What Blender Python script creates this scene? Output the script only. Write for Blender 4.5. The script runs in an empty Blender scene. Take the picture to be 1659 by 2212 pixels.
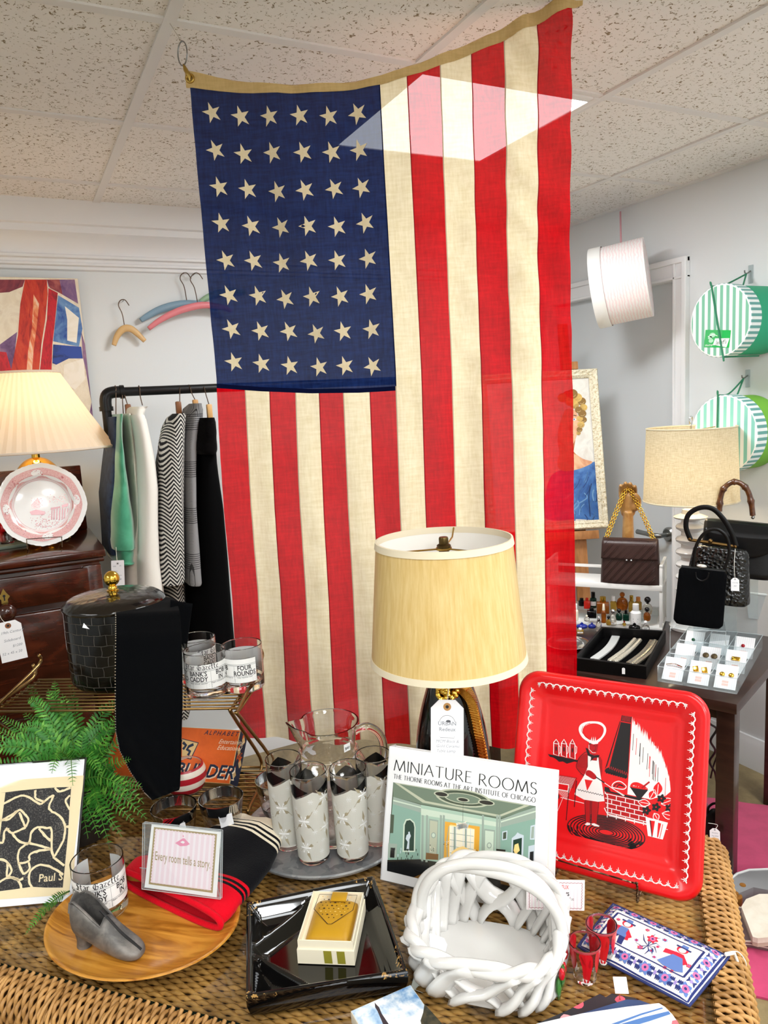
import bpy, bmesh, math, random
from math import pi, sin, cos, radians as rad, hypot, atan2
from mathutils import Vector as V, Matrix as MX, noise
from mathutils.geometry import tessellate_polygon
random.seed(7)
S = bpy.context.scene
COL = S.collection
# ------------------------------------------------------------------ camera
CAMZ, FPX, IW, IH = 1.61, 1600.0, 1659, 2212
def cam_axes(yaw, pitch, roll):
    cy, sy = cos(yaw), sin(yaw)
    f = V((sy*cos(pitch), cy*cos(pitch), -sin(pitch)))
    r = V((cy, -sy, 0)); d = f.cross(r)
    c, s = cos(roll), sin(roll)
    return c*r + s*d, c*d - s*r, f
CR, CD, CF = cam_axes(rad(26.330), rad(8.429), rad(3.1206))
CP = V((0, 0, CAMZ))
cd = bpy.data.cameras.new('camera'); cam = bpy.data.objects.new('camera', cd); COL.objects.link(cam)
m = MX.Identity(4)
for i in range(3):
    m[i][0], m[i][1], m[i][2], m[i][3] = CR[i], -CD[i], -CF[i], CP[i]
cam.matrix_world = m
cd.sensor_fit = 'HORIZONTAL'; cd.sensor_width = 36; cd.lens = 36*FPX/IW; cd.clip_start = .02
S.camera = cam
S.view_settings.view_transform = 'Standard'; S.view_settings.look = 'None'
S.view_settings.gamma = 1; S.view_settings.use_curve_mapping = False
S.view_settings.exposure = -0.22
S.cycles.max_bounces = 14; S.cycles.transmission_bounces = 12; S.cycles.transparent_max_bounces = 16
# points of the place read off the photograph by what carries them
def ray(px, py): return CR*((px-IW/2)/FPX) + CD*((py-IH/2)/FPX) + CF
def at(px, py, z): d = ray(px, py); return CP + d*((z-CAMZ)/d.z)
def atx(px, py, x): d = ray(px, py); return CP + d*(x/d.x)
def aty(px, py, y): d = ray(px, py); return CP + d*(y/d.y)
def atd(px, py, D): return CP + ray(px, py)*D
# ------------------------------------------------------------------ world and lights
w = bpy.data.worlds.new('world'); S.world = w; w.use_nodes = True
w.node_tree.nodes['Background'].inputs[0].default_value = (1, .98, .96, 1)
w.node_tree.nodes['Background'].inputs[1].default_value = .10
def area(name, loc, sx, sy, power, col, rot=(0, 0, 0)):
    l = bpy.data.lights.new(name, 'AREA'); l.shape = 'RECTANGLE'; l.size = sx; l.size_y = sy; l.energy = power; l.color = col
    o = bpy.data.objects.new(name, l); COL.objects.link(o); o.location = loc; o.rotation_euler = rot; return o
CEIL = 2.44
PANELS = [(1.318, 2.025, 26), (0.098, -.42, 10), (-1.73, .8, 20), (1.93, .19, 17), (-.5, -2.25, 66), (1.318, -1.64, 44)]   # recessed fluorescent panels: x, y, watts
for i, (x, y, p) in enumerate(PANELS):
    area('panel_light', (x, y, CEIL-.012), .55, .55 if i == 0 else 1.15, p, (.97, .99, 1.0))
def lamp_light(name, loc, power, col, r=.03):
    l = bpy.data.lights.new(name, 'POINT'); l.energy = power; l.color = col; l.shadow_soft_size = r
    o = bpy.data.objects.new(name, l); COL.objects.link(o); o.location = loc; return o
# ------------------------------------------------------------------ materials
def lin(h):
    if not isinstance(h, str): return tuple(h)+(1,) if len(h) == 3 else h
    h = h.lstrip('#'); c = [int(h[i:i+2], 16)/255 for i in (0, 2, 4)]
    return tuple(x/12.92 if x <= .04045 else ((x+.055)/1.055)**2.4 for x in c)+(1,)
MATS = {}
class NT:
    def __init__(s, m): s.n = m.node_tree.nodes; s.l = m.node_tree.links
    def add(s, t, ins=None, **kw):
        n = s.n.new(t)
        for k, v in kw.items(): setattr(n, k, v)
        for k, v in (ins or {}).items():
            if hasattr(v, 'is_output'): s.l.new(v, n.inputs[k])
            else: n.inputs[k].default_value = v
        return n
    def mix(s, f, a, b, mode='MIX'):
        n = s.n.new('ShaderNodeMix'); n.data_type = 'RGBA'; n.blend_type = mode
        for k, v in ((0, f), (6, a), (7, b)):
            if hasattr(v, 'is_output'): s.l.new(v, n.inputs[k])
            else: n.inputs[k].default_value = v
        return n.outputs[2]
    def math(s, op, a, b=0., c=0.):
        n = s.n.new('ShaderNodeMath'); n.operation = op
        for k, v in enumerate((a, b, c)):
            if hasattr(v, 'is_output'): s.l.new(v, n.inputs[k])
            else: n.inputs[k].default_value = v
        return n.outputs[0]
    def ramp(s, f, stops, interp='LINEAR'):
        n = s.n.new('ShaderNodeValToRGB'); n.color_ramp.interpolation = interp
        e = n.color_ramp.elements
        while len(e) > 1: e.remove(e[-1])
        e[0].position, e[0].color = stops[0][0], lin(stops[0][1])
        for p, c in stops[1:]:
            q = e.new(p); q.color = lin(c)
        s.l.new(f, n.inputs[0]); return n.outputs[0]
    def coord(s, kind='Object', scale=(1, 1, 1), rot=(0, 0, 0)):
        t = s.n.new('ShaderNodeTexCoord'); mp = s.n.new('ShaderNodeMapping')
        mp.inputs['Scale'].default_value = scale; mp.inputs['Rotation'].default_value = rot
        s.l.new(t.outputs[kind], mp.inputs[0]); return mp.outputs[0]
    def noise(s, co, scale, detail=2., rough=.5, dist=0.):
        return s.add('ShaderNodeTexNoise', {'Vector': co, 'Scale': scale, 'Detail': detail, 'Roughness': rough, 'Distortion': dist}).outputs[0]
def M(name, col='#808080', rough=.5, metal=0., spec=.5, trans=0., ior=1.45, alpha=1., coat=0., sheen=0., sss=0., emit=None, es=0.,
      var=None, bump=None, fn=None, subs=None):
    """principled material; var=(scale, colour, amount, stretch) mottles it, bump=(scale, strength, stretch) roughens it"""
    if name in MATS: return MATS[name]
    m = bpy.data.materials.new(name); m.use_nodes = True; t = NT(m)
    p = t.n['Principled BSDF']; I = p.inputs
    I['Base Color'].default_value = lin(col); I['Roughness'].default_value = rough; I['Metallic'].default_value = metal
    I['Specular IOR Level'].default_value = spec; I['Transmission Weight'].default_value = trans; I['IOR'].default_value = ior
    I['Alpha'].default_value = alpha; I['Coat Weight'].default_value = coat; I['Coat Roughness'].default_value = .08; I['Sheen Weight'].default_value = sheen
    if emit: I['Emission Color'].default_value = lin(emit); I['Emission Strength'].default_value = es
    if var:
        co = t.coord('Object', var[3] if len(var) > 3 else (1, 1, 1))
        n = t.noise(co, var[0], 4, .6, .4 if len(var) < 5 else var[4])
        f = t.ramp(n, [(.38, (0, 0, 0)), (.66, (var[2],)*3)])
        t.l.new(t.mix(f, lin(col), lin(var[1])), I['Base Color'])
    if bump:
        co = t.coord('Object', bump[2] if len(bump) > 2 else (1, 1, 1))
        b = t.add('ShaderNodeBump', {'Height': t.noise(co, bump[0], 3, .6), 'Strength': bump[1], 'Distance': .002})
        t.l.new(b.outputs[0], I['Normal'])
    if fn: fn(t, p, I)
    MATS[name] = m; return m
def thin_clear(name, tint='#f4f8f8', refl=.9, body=.06):
    """thin clear acrylic sheet: see-through with a faint body tint and fresnel gloss"""
    if name in MATS: return MATS[name]
    m = bpy.data.materials.new(name); m.use_nodes = True; t = NT(m); t.n.clear()
    tr = t.add('ShaderNodeBsdfTransparent', {0: lin(tint)}); gl = t.add('ShaderNodeBsdfGlossy', {0: (1, 1, 1, 1), 'Roughness': .03})
    df = t.add('ShaderNodeBsdfDiffuse', {0: lin('#e8eef0')})
    a = t.add('ShaderNodeMixShader', {0: body, 1: tr.outputs[0], 2: df.outputs[0]})
    lw = t.add('ShaderNodeLayerWeight', {0: .5}); fac = t.math('MULTIPLY', t.math('MULTIPLY_ADD', t.math('POWER', lw.outputs[1], 4.), .96, .04), refl)
    b = t.add('ShaderNodeMixShader', {0: fac, 1: a.outputs[0], 2: gl.outputs[0]})
    o = t.add('ShaderNodeOutputMaterial', {0: b.outputs[0]}); MATS[name] = m; return m
def cloth_shade(name, col, trl=.5, seethru=0., weave=None, col2=None):
    """diffuse + translucent fabric (lamp shades, bunting), optionally with an open weave"""
    if name in MATS: return MATS[name]
    m = bpy.data.materials.new(name); m.use_nodes = True; t = NT(m); t.n.clear()
    c = lin(col)
    if weave:
        a = t.noise(t.coord('Object', weave[0]), weave[2], 3, .6); b = t.noise(t.coord('Object', weave[1]), weave[2], 3, .6)
        f = t.ramp(t.math('MULTIPLY', t.math('ADD', a, b), .5), [(.36, (0, 0, 0)), (.64, (1, 1, 1))])
        c = t.mix(f, lin(col), lin(col2))
    d = t.add('ShaderNodeBsdfDiffuse', {0: c}); q = t.add('ShaderNodeBsdfTranslucent', {0: c})
    sh = t.add('ShaderNodeMixShader', {0: trl, 1: d.outputs[0], 2: q.outputs[0]})
    if seethru:
        tr = t.add('ShaderNodeBsdfTransparent', {0: (1, 1, 1, 1)})
        sh = t.add('ShaderNodeMixShader', {0: seethru, 1: sh.outputs[0], 2: tr.outputs[0]})
    t.add('ShaderNodeOutputMaterial', {0: sh.outputs[0]}); MATS[name] = m; return m
# ------------------------------------------------------------------ objects
def tag(o, label=None, cat=None, group=None, kind=None):
    if label: o['label'] = label
    if cat: o['category'] = cat
    if group: o['group'] = group
    if kind: o['kind'] = kind
    return o
def thing(name, label, cat, loc=(0, 0, 0), rz=0, group=None, rot=None):
    o = bpy.data.objects.new(name, None); COL.objects.link(o); o.empty_display_size = .05
    if isinstance(loc, MX): o.matrix_world = loc
    else: o.location = loc; o.rotation_euler = rot or (0, 0, rz)
    return tag(o, label, cat, group)
def dup(root, loc=None, rz=None, label=None, group=None, mat=None):
    r = root.copy(); COL.objects.link(r)
    if mat is not None: r.matrix_world = mat
    if loc is not None: r.location = loc
    if rz is not None: r.rotation_euler = (0, 0, rz)
    if label: r['label'] = label
    if group: r['group'] = group
    for ch in list(root.children):
        c = ch.copy(); COL.objects.link(c); c.parent = r
        for g in list(ch.children):
            d = g.copy(); COL.objects.link(d); d.parent = c
    return r
class MB:
    """collects geometry for ONE mesh object"""
    def __init__(s, T=None): s.v = []; s.f = []; s.mi = []; s.T = T; s.fn = None
    def add(s, vs, fs, mi=0):
        o = len(s.v)
        for p in vs:
            p = V(p)
            if s.fn: p = V(s.fn(p.x, p.y, p.z))
            if s.T is not None: p = s.T @ p
            s.v.append(p)
        for k, f in enumerate(fs): s.f.append([i+o for i in f]); s.mi.append(mi[k] if isinstance(mi, list) else mi)
        return s
    def box(s, c, d, mi=0, rz=0, bev=0, R=None, seg=2):
        bm = bmesh.new(); bmesh.ops.create_cube(bm, size=1)
        for q in bm.verts: q.co = V((q.co.x*d[0], q.co.y*d[1], q.co.z*d[2]))
        if bev: bmesh.ops.bevel(bm, geom=list(bm.edges), offset=bev, segments=seg, affect='EDGES', profile=.5)
        bm.verts.index_update()
        Rm = R if R is not None else MX.Rotation(rz, 3, 'Z')
        s.add([Rm @ q.co + V(c) for q in bm.verts], [[q.index for q in f.verts] for f in bm.faces], mi); bm.free(); return s
    def lathe(s, prof, n=32, mi=0, c=(0, 0, 0), sx=1, sy=1, R=None, a0=0, a1=2*pi, fn=None):
        full = abs(a1-a0-2*pi) < 1e-6; k = n if full else n+1; vs = []; fs = []; mm = []
        for i in range(k):
            a = a0+(a1-a0)*i/n
            for j, (r, z) in enumerate(prof):
                rr = fn(r, z, a) if fn else r
                q = V((rr*cos(a)*sx, rr*sin(a)*sy, z))
                vs.append((R @ q if R is not None else q)+V(c))
        P = len(prof)
        for i in range(n):
            i2 = (i+1) % k
            for j in range(P-1):
                fs.append([i*P+j, i2*P+j, i2*P+j+1, i*P+j+1]); mm.append(mi[j] if isinstance(mi, list) else mi)
        s.add(vs, fs, mm); return s
    def tube(s, pts, r, n=8, mi=0, closed=False, caps=True, flat=1., up=None):
        pts = [V(p) for p in pts]; K = len(pts); rs = r if isinstance(r, (list, tuple)) else [r]*K
        vs = []; fs = []; tp = None; nn = None
        for i, p in enumerate(pts):
            a = pts[i-1] if (i or closed) else p; b = pts[(i+1) % K] if (i < K-1 or closed) else p
            t = (b-a); t = t.normalized() if t.length > 1e-9 else V((0, 0, 1))
            if nn is None:
                u = V(up) if up else (V((0, 0, 1)) if abs(t.z) < .9 else V((1, 0, 0)))
                nn = (u - t*u.dot(t)).normalized()
            else:
                nn = nn - t*nn.dot(t)
                nn = nn.normalized() if nn.length > 1e-6 else t.orthogonal().normalized()
            bb = t.cross(nn)
            for k in range(n):
                a2 = 2*pi*k/n; vs.append(p + nn*(cos(a2)*rs[i]*flat) + bb*(sin(a2)*rs[i]))
        for i in range(K if closed else K-1):
            for k in range(n):
                j = (i+1) % K; fs.append([i*n+k, i*n+(k+1) % n, j*n+(k+1) % n, j*n+k])
        if caps and not closed: fs += [list(range(n))[::-1], [(K-1)*n+k for k in range(n)]]
        return s.add(vs, fs, mi)
    def sheet(s, fn, nu, nv, mi=0, wrapu=False):
        vs = [fn(i/nu, j/nv) for i in range(nu if wrapu else nu+1) for j in range(nv+1)]
        P = nv+1; fs = []; mm = []
        for i in range(nu):
            i2 = (i+1) % nu if wrapu else i+1
            for j in range(nv):
                fs.append([i*P+j, i2*P+j, i2*P+j+1, i*P+j+1]); mm.append(mi((i+.5)/nu, (j+.5)/nv) if callable(mi) else mi)
        return s.add(vs, fs, mm)
    def prism(s, poly, z0, z1, mi=0, mside=None):
        n = len(poly); tri = tessellate_polygon([[V((p[0], p[1], 0)) for p in poly]])
        vs = [(p[0], p[1], z0) for p in poly]+[(p[0], p[1], z1) for p in poly]
        fs = [list(t) for t in tri]+[[i+n for i in t] for t in tri]; k = len(fs)
        fs += [[i, (i+1) % n, (i+1) % n+n, i+n] for i in range(n)]
        return s.add(vs, fs, [mi]*k+[mi if mside is None else mside]*n)
    def ball(s, c, r, mi=0, n=16, sc=(1, 1, 1)):
        pr = [(max(1e-5, r*sin(pi*j/(n//2))), -r*cos(pi*j/(n//2))) for j in range(n//2+1)]
        vs0 = len(s.v); s.lathe([(a*1., b*sc[2]) for a, b in pr], n, mi, c, sc[0], sc[1]); return s
    # ---- flat printed shapes (x right, y up, z = height over the surface)
    def poly(s, pts, mi=0, z=0.):
        tri = tessellate_polygon([[V((p[0], p[1], 0)) for p in pts]])
        return s.add([(p[0], p[1], z) for p in pts], [list(t) for t in tri], mi)
    def rect(s, x, y, w, h, mi=0, z=0.): return s.poly([(x, y), (x+w, y), (x+w, y+h), (x, y+h)], mi, z)
    def disc(s, x, y, rx, ry=None, mi=0, z=0., n=20, a=0.):
        ry = ry or rx; ca, sa = cos(a), sin(a)
        return s.poly([(x+rx*cos(t)*ca-ry*sin(t)*sa, y+rx*cos(t)*sa+ry*sin(t)*ca) for t in [2*pi*i/n for i in range(n)]], mi, z)
    def line(s, pts, w, mi=0, z=0., closed=False, nib=None):
        """ribbon; nib=(angle, thin ratio) gives a broad-pen stroke, w may be a list"""
        K = len(pts); vs = []; fs = []
        for i, p in enumerate(pts):
            a = pts[i-1] if (i or closed) else p; b = pts[(i+1) % K] if (i < K-1 or closed) else p
            dx, dy = b[0]-a[0], b[1]-a[1]; L = hypot(dx, dy) or 1
            ww = (w[i] if isinstance(w, (list, tuple)) else w)/2
            if nib:
                an = abs(sin(atan2(dy, dx)-nib[0])); ww *= nib[1]+(1-nib[1])*an
            vs += [(p[0]-dy/L*ww, p[1]+dx/L*ww, z), (p[0]+dy/L*ww, p[1]-dx/L*ww, z)]
        for i in range(K if closed else K-1):
            j = (i+1) % K; fs.append([2*i, 2*i+1, 2*j+1, 2*j])
        return s.add(vs, fs, mi)
    def text(s, st, x, y, size, mi=0, z=0., al='CENTER', bold=0., shear=0., sx=1., rot=0., sp=1.):
        c = bpy.data.curves.new('t', 'FONT'); c.body = st; c.size = size; c.align_x = al; c.offset = bold*size; c.shear = shear
        c.resolution_u = 2; c.space_character = sp; c.fill_mode = 'FRONT'
        o = bpy.data.objects.new('t', c); me = bpy.data.meshes.new_from_object(o)
        ca, sa = cos(rot), sin(rot)
        s.add([(x+q.co.x*sx*ca-q.co.y*sa, y+q.co.x*sx*sa+q.co.y*ca, z) for q in me.vertices], [list(f.vertices) for f in me.polygons], mi)
        bpy.data.objects.remove(o); bpy.data.curves.remove(c); bpy.data.meshes.remove(me); return s
    def build(s, name, mats, parent=None, smooth=40, solid=0., sub=0, recalc=True, off=0.):
        me = bpy.data.meshes.new(name)
        bm = bmesh.new(); vv = [bm.verts.new(p) for p in s.v]
        for f, k in zip(s.f, s.mi):
            try: q = bm.faces.new([vv[i] for i in f]); q.material_index = k; q.smooth = smooth > 0
            except ValueError: pass
        bmesh.ops.remove_doubles(bm, verts=bm.verts, dist=1e-6)
        if recalc:
            bmesh.ops.recalc_face_normals(bm, faces=bm.faces)
            if all(len(e.link_faces) == 2 for e in bm.edges) and bm.calc_volume(signed=True) < 0: bmesh.ops.reverse_faces(bm, faces=bm.faces)
        bm.to_mesh(me); bm.free()
        if smooth and smooth < 180: me.set_sharp_from_angle(angle=rad(smooth))
        for q in (mats if isinstance(mats, (list, tuple)) else [mats]): me.materials.append(q)
        o = bpy.data.objects.new(name, me); COL.objects.link(o)
        if parent is not None: o.parent = parent
        if solid: md = o.modifiers.new('thick', 'SOLIDIFY'); md.thickness = solid; md.offset = off
        if sub: md = o.modifiers.new('smooth', 'SUBSURF'); md.levels = md.render_levels = sub
        return o
def frame(o, x, y):
    """matrix with origin o, x axis along x, y axis near y, z = x cross y"""
    x = V(x).normalized(); y = V(y); y = (y-x*y.dot(x)).normalized(); z = x.cross(y)
    m = MX.Identity(4)
    for i in range(3): m[i][0], m[i][1], m[i][2], m[i][3] = x[i], y[i], z[i], o[i]
    return m
def lean(bl, br, tl, z, tilt=None):
    """pose of a flat thing whose foot bl-br rests at height z and whose corner tl is seen: matrix, width, height"""
    A, B = at(*bl, z), at(*br, z); e = (B-A); wd = e.length; e.normalize()
    nb = V((-e.y, e.x, 0));                       # away from the viewer
    if nb.dot(A-V((0, 0, z))) < 0: nb = -nb
    best = None
    for k in ([tilt] if tilt is not None else [i*.5-10 for i in range(180)]):
        a = rad(k); up = V((0, 0, 1))*cos(a)+nb*sin(a); n = e.cross(up)
        d = ray(*tl); q = CP+d*((A-CP).dot(n)/d.dot(n)); err = abs((q-A).dot(e))
        if best is None or err < best[0]: best = (err, k, (q-A).dot(up), up)
    return frame(A, e, best[3]), wd, best[2]
def arc(c, r, a0, a1, n=12, r2=None): return [(c[0]+r*cos(a0+(a1-a0)*i/n), c[1]+(r2 or r)*sin(a0+(a1-a0)*i/n)) for i in range(n+1)]
def rrect(w, h, r, n=6, x=0, y=0):
    p = []
    for cx, cy, a in ((w/2-r, h/2-r, 0), (-w/2+r, h/2-r, pi/2), (-w/2+r, -h/2+r, pi), (w/2-r, -h/2+r, 1.5*pi)):
        p += [(x+cx+r*cos(a+pi/2*i/n), y+cy+r*sin(a+pi/2*i/n)) for i in range(n+1)]
    return p
def smooth(pts, k=6, closed=False):
    """Catmull-Rom through points (any dimension)"""
    P = [V(tuple(p)+(0,)*(3-len(p))) for p in pts]; n = len(P); out = []; d = len(pts[0])
    for i in range(n if closed else n-1):
        a = P[i-1] if (i or closed) else P[0]; b = P[i]; c = P[(i+1) % n]; e = P[(i+2) % n] if (closed or i+2 < n) else P[n-1]
        for j in range(k):
            t = j/k; q = .5*((2*b)+(c-a)*t+(2*a-5*b+4*c-e)*t*t+(3*b-a-3*c+e)*t*t*t); out.append(tuple(q)[:d])
    if not closed: out.append(tuple(P[-1])[:d])
    return out
def lerp(a, b, t): return a+(b-a)*t
def table(x, xs, ys):
    if x <= xs[0]: return ys[0]
    for i in range(len(xs)-1):
        if x <= xs[i+1]: return lerp(ys[i], ys[i+1], (x-xs[i])/(xs[i+1]-xs[i]))
    return ys[-1]
def nz(x, y, z=0.): return noise.noise(V((x, y, z)))
def proj(p): c = V(p)-CP; z = c.dot(CF); return IW/2+FPX*c.dot(CR)/z, IH/2+FPX*c.dot(CD)/z
def zat(x, y, py):
    a, b = 0., 2.6
    for _ in range(40):
        mth = (a+b)/2
        if proj((x, y, mth))[1] > py: a = mth
        else: b = mth
    return a
def face_rz(x, y): return atan2(-x, y)            # turn so that local -Y looks back at the viewer
def tracer(mat, x0=0, y0=0, sc=1.):
    """reads points of a picture that lies in the plane of mat; returns local 2-D points"""
    inv = mat.inverted(); o = mat.translation; n = V((mat[0][2], mat[1][2], mat[2][2]))
    def one(x, y):
        d = ray(x0+x/sc, y0+y/sc); q = inv @ (CP+d*((o-CP).dot(n)/d.dot(n))); return (q.x, q.y)
    return lambda *pts: [one(*p) for p in pts]
# thin-and-thick capitals
def _arc(cx, cy, rx, ry, a0, a1, n=12): return [(cx+rx*cos(rad(a0+(a1-a0)*i/n)), cy+ry*sin(rad(a0+(a1-a0)*i/n))) for i in range(n+1)]
GLY = {'M': (.95, [[(0, 0), (.14, 1)], [(.14, 1), (.47, .05)], [(.47, .05), (.8, 1)], [(.8, 1), (.93, 0)]]), 'I': (.12, [[(.06, 0), (.06, 1)]]),
 'N': (.72, [[(.03, 0), (.03, 1)], [(.03, 1), (.68, 0)], [(.68, 0), (.68, 1)]]), 'A': (.74, [[(0, 0), (.36, 1)], [(.36, 1), (.74, 0)], [(.14, .36), (.6, .36)]]),
 'T': (.66, [[(0, .98), (.66, .98)], [(.33, 1), (.33, 0)]]), 'U': (.66, [[(.04, 1), (.04, .32)]+_arc(.33, .3, .29, .3, 180, 360)+[(.62, 1)]]),
 'R': (.62, [[(.05, 0), (.05, 1)], [(.05, .98), (.22, .98)]+_arc(.22, .74, .25, .24, 90, -90)+[(.05, .5)], [(.22, .5), (.62, 0)]]),
 'E': (.5, [[(.05, 0), (.05, 1)], [(.05, .98), (.46, .98)], [(.05, .52), (.4, .52)], [(.05, .02), (.5, .02)]]), 'O': (.9, [_arc(.45, .5, .43, .5, 0, 360, 28)]),
 'S': (.48, [_arc(.25, .75, .21, .24, 30, 270, 12)+_arc(.23, .25, .22, .25, 90, -150, 12)]), 'H': (.7, [[(.05, 0), (.05, 1)], [(.65, 0), (.65, 1)], [(.05, .52), (.65, .52)]]),
 'C': (.74, [_arc(.45, .5, .43, .5, 45, 315, 20)]), 'G': (.8, [_arc(.45, .5, .43, .5, 45, 340, 20)+[(.82, .45), (.55, .45)]]), 'F': (.46, [[(.05, 0), (.05, 1)], [(.05, .98), (.46, .98)], [(.05, .52), (.4, .52)]]), ' ': (.2, [])}
def caps(mb, st, x, y, h, width, mi, z, wt=.11, sp=.16):
    tot = sum(GLY[c][0]+sp for c in st)-sp; k = width/tot; X = x
    for c in st:
        w_, ss = GLY[c]
        for q in ss: mb.line([(X+a*k, y+b*h) for a, b in q], wt*h, mi, z, nib=(0, .42))
        X += (w_+sp)*k
BL = {'S': (.75, [[(.7, .85), (.5, 1), (.2, .9), (.15, .7), (.6, .45), (.62, .2), (.4, 0), (.05, .1)], [(.38, 1.05), (.38, -.05)]]), 't': (.4, [[(.15, .95), (.15, .12), (.35, .02)], [(0, .66), (.36, .7)]]),
 'a': (.52, [[(.05, .6), (.25, .7), (.42, .58), (.42, .1), (.52, .02)], [(.42, .4), (.08, .26), (.1, .06), (.3, .02), (.42, .14)]]), 'r': (.42, [[(.08, .66), (.12, .6), (.12, .02)], [(.12, .5), (.28, .68), (.4, .6)]]),
 'G': (.85, [[(.75, .85), (.5, 1), (.2, .85), (.08, .45), (.25, .08), (.55, 0), (.75, .15), (.76, .5), (.5, .52)], [(.42, .95), (.38, .05)]]), 'z': (.46, [[(.05, .62), (.4, .64), (.06, .1), (.42, .04)]]), 'e': (.46, [[(.12, .38), (.38, .46), (.36, .64), (.16, .62), (.08, .3), (.16, .06), (.4, .1)]]), ' ': (.3, [])}
def black_letter(mb, st, x, y, h, mi, z=.0004):
    X = x
    for c in st:
        w_, ss = BL[c]
        for q in ss: mb.line([(X+a*h, y+b*h) for a, b in q], .15*h, mi, z, nib=(rad(40), .22))
        X += (w_+.08)*h
    return X-x
def price_tag(name, label, pose, w, h, lines=(), group=None, string=None, hole=True, corner=.25, ink='#8b8f98', strc='#e8e4da', rot=0., ring='#b98a52', parent=None):
    """paper tag: pose matrix has its origin at the hole, x right and y up on the paper; string: world points"""
    t = thing(name, label, 'tag', pose, group=group)
    c = w*corner; top = h*.09
    out = [(-w/2, top-h), (w/2, top-h), (w/2, top-c), (w/2-c, top), (-w/2+c, top), (-w/2, top-c)]
    p = MB(); p.prism(out, -.0003, .0003); 
    if hole: p.disc(0, -h*.02, w*.12, None, 1, .0004); p.disc(0, -h*.02, w*.05, None, 2, .0005)
    for (st, x, y, s, b) in lines:
        p.text(st, x*w, top-y*h, s*w, 3, .0005, shear=.25 if b < 0 else 0, bold=max(0, b), rot=rot)
    p.build('paper', [M('tag_paper', '#f4f4f6', .7), M('tag_ring'+ring, ring, .6), M('ink_black', '#16161a', .6), M('tag_ink'+ink, ink, .7)], t, 0, recalc=False)
    if string:
        inv = pose.inverted(); q = MB(); q.tube([inv @ V(s) for s in smooth([tuple(s) for s in string], 5)], .0007, 5); q.build('string', M('tag_string'+strc, strc, .8), t)
    return t
def cam_pose(o, roll=0., tilt=0.):
    """pose at o that looks straight back at the viewer, level in the place (z up), optionally rolled"""
    d = (V((CP.x, CP.y, 0))-V((o[0], o[1], 0))).normalized(); x = V((-d.y, d.x, 0)); y = V((0, 0, 1))*cos(tilt)-d*sin(tilt)
    x2 = x*cos(roll)+y*sin(roll); y2 = y*cos(roll)-x*sin(roll); return frame(V(o), x2, y2)

def sup(prof, d=.0012):
    """adds holding loops at both ends of the long runs of a profile"""
    out = [prof[0]]
    for a, b in zip(prof, prof[1:]):
        L = hypot(b[0]-a[0], b[1]-a[1])
        if L > 5*d: out += [(lerp(a[0], b[0], d/L), lerp(a[1], b[1], d/L)), (lerp(a[0], b[0], 1-d/L), lerp(a[1], b[1], 1-d/L))]
        out.append(b)
    return out
# ------------------------------------------------------------------ the room
WX, WY = 2.64, 3.27
m_wall = M('wall_paint', '#dfe3e4', .75, bump=(120, .08))
m_wallb = M('wall_paint_cool', '#dde0e2', .75, bump=(120, .08))
m_trim = M('trim_paint', '#e9eaec', .4)
def f_tile(t, p, I):
    co = t.coord('Object', (1, 1, 1)); wv = t.noise(co, 55, 2, .5)
    co2 = t.mix(.022, co, t.add('ShaderNodeTexNoise', {'Vector': co, 'Scale': 60.}).outputs[1], 'ADD')
    a = t.noise(co2, 105, 2.2, .55, .9); b = t.noise(co, 4, 2)
    f = t.ramp(a, [(.61, (0, 0, 0)), (.64, (1, 1, 1))])
    t.l.new(t.mix(f, lin('#f1eeea'), lin('#94866f')), I['Base Color'])
    bp = t.add('ShaderNodeBump', {'Height': f, 'Strength': .5, 'Distance': .002}); bp.invert = True; t.l.new(bp.outputs[0], I['Normal'])
m_tile = M('ceiling_tile', '#e2deda', .9, spec=.1, fn=f_tile)
m_tbar = M('tile_grid_paint', '#e4e2e0', .5)
def f_floor(t, p, I):
    co = t.coord(); n = t.noise(co, 3, 5, .6, .8); n2 = t.noise(co, 22, 4, .7)
    c = t.ramp(n, [(.3, '#6b5a3c'), (.5, '#8d7a54'), (.7, '#a08e66')])
    t.l.new(t.mix(.35, c, t.ramp(n2, [(.3, '#5a4b35'), (.7, '#a5936c')])), I['Base Color'])
m_floor = M('floor_concrete', '#8d7a54', .35, fn=f_floor)
def struct(name, mb, m, parent=None, smooth=40):
    o = mb.build(name, m, parent, smooth)
    if parent is None: o['kind'] = 'structure'
    return o
X0, Y0 = -3.2, -3.4
struct('floor', MB().box(((X0+WX)/2, (Y0+WY)/2, -.05), (WX-X0+.4, WY-Y0+.4, .1)), m_floor)
ce = struct('ceiling', MB().box(((X0+WX)/2, (Y0+WY)/2, CEIL+.05), (WX-X0+.4, WY-Y0+.4, .1)), m_tile)
mb = MB(); k = .0; GX, GY, P = .403, 1.72, .61
for i in range(-6, 5):
    x = GX+i*P
    if X0 < x < WX: mb.box((x, (Y0+WY)/2, CEIL-.003), (.026, WY-Y0, .006))
for j in range(-9, 4):
    y = GY+j*P
    if Y0 < y < WY: mb.box(((X0+WX)/2, y, CEIL-.0025), (WX-X0, .026, .005))
mb.box((WX-.012, (Y0+WY)/2, CEIL-.004), (.024, WY-Y0, .008))
mb.build('tile_grid', m_tbar, ce)
struct('wall_back', MB().box(((X0+WX)/2, WY+.05, CEIL/2), (WX-X0+.4, .1, CEIL)), m_wall)
struct('wall_left', MB().box((X0-.05, (Y0+WY)/2, CEIL/2), (.1, WY-Y0, CEIL)), m_wall)
struct('wall_front', MB().box(((X0+WX)/2, Y0-.05, CEIL/2), (WX-X0+.4, .1, CEIL)), m_wall)
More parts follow.
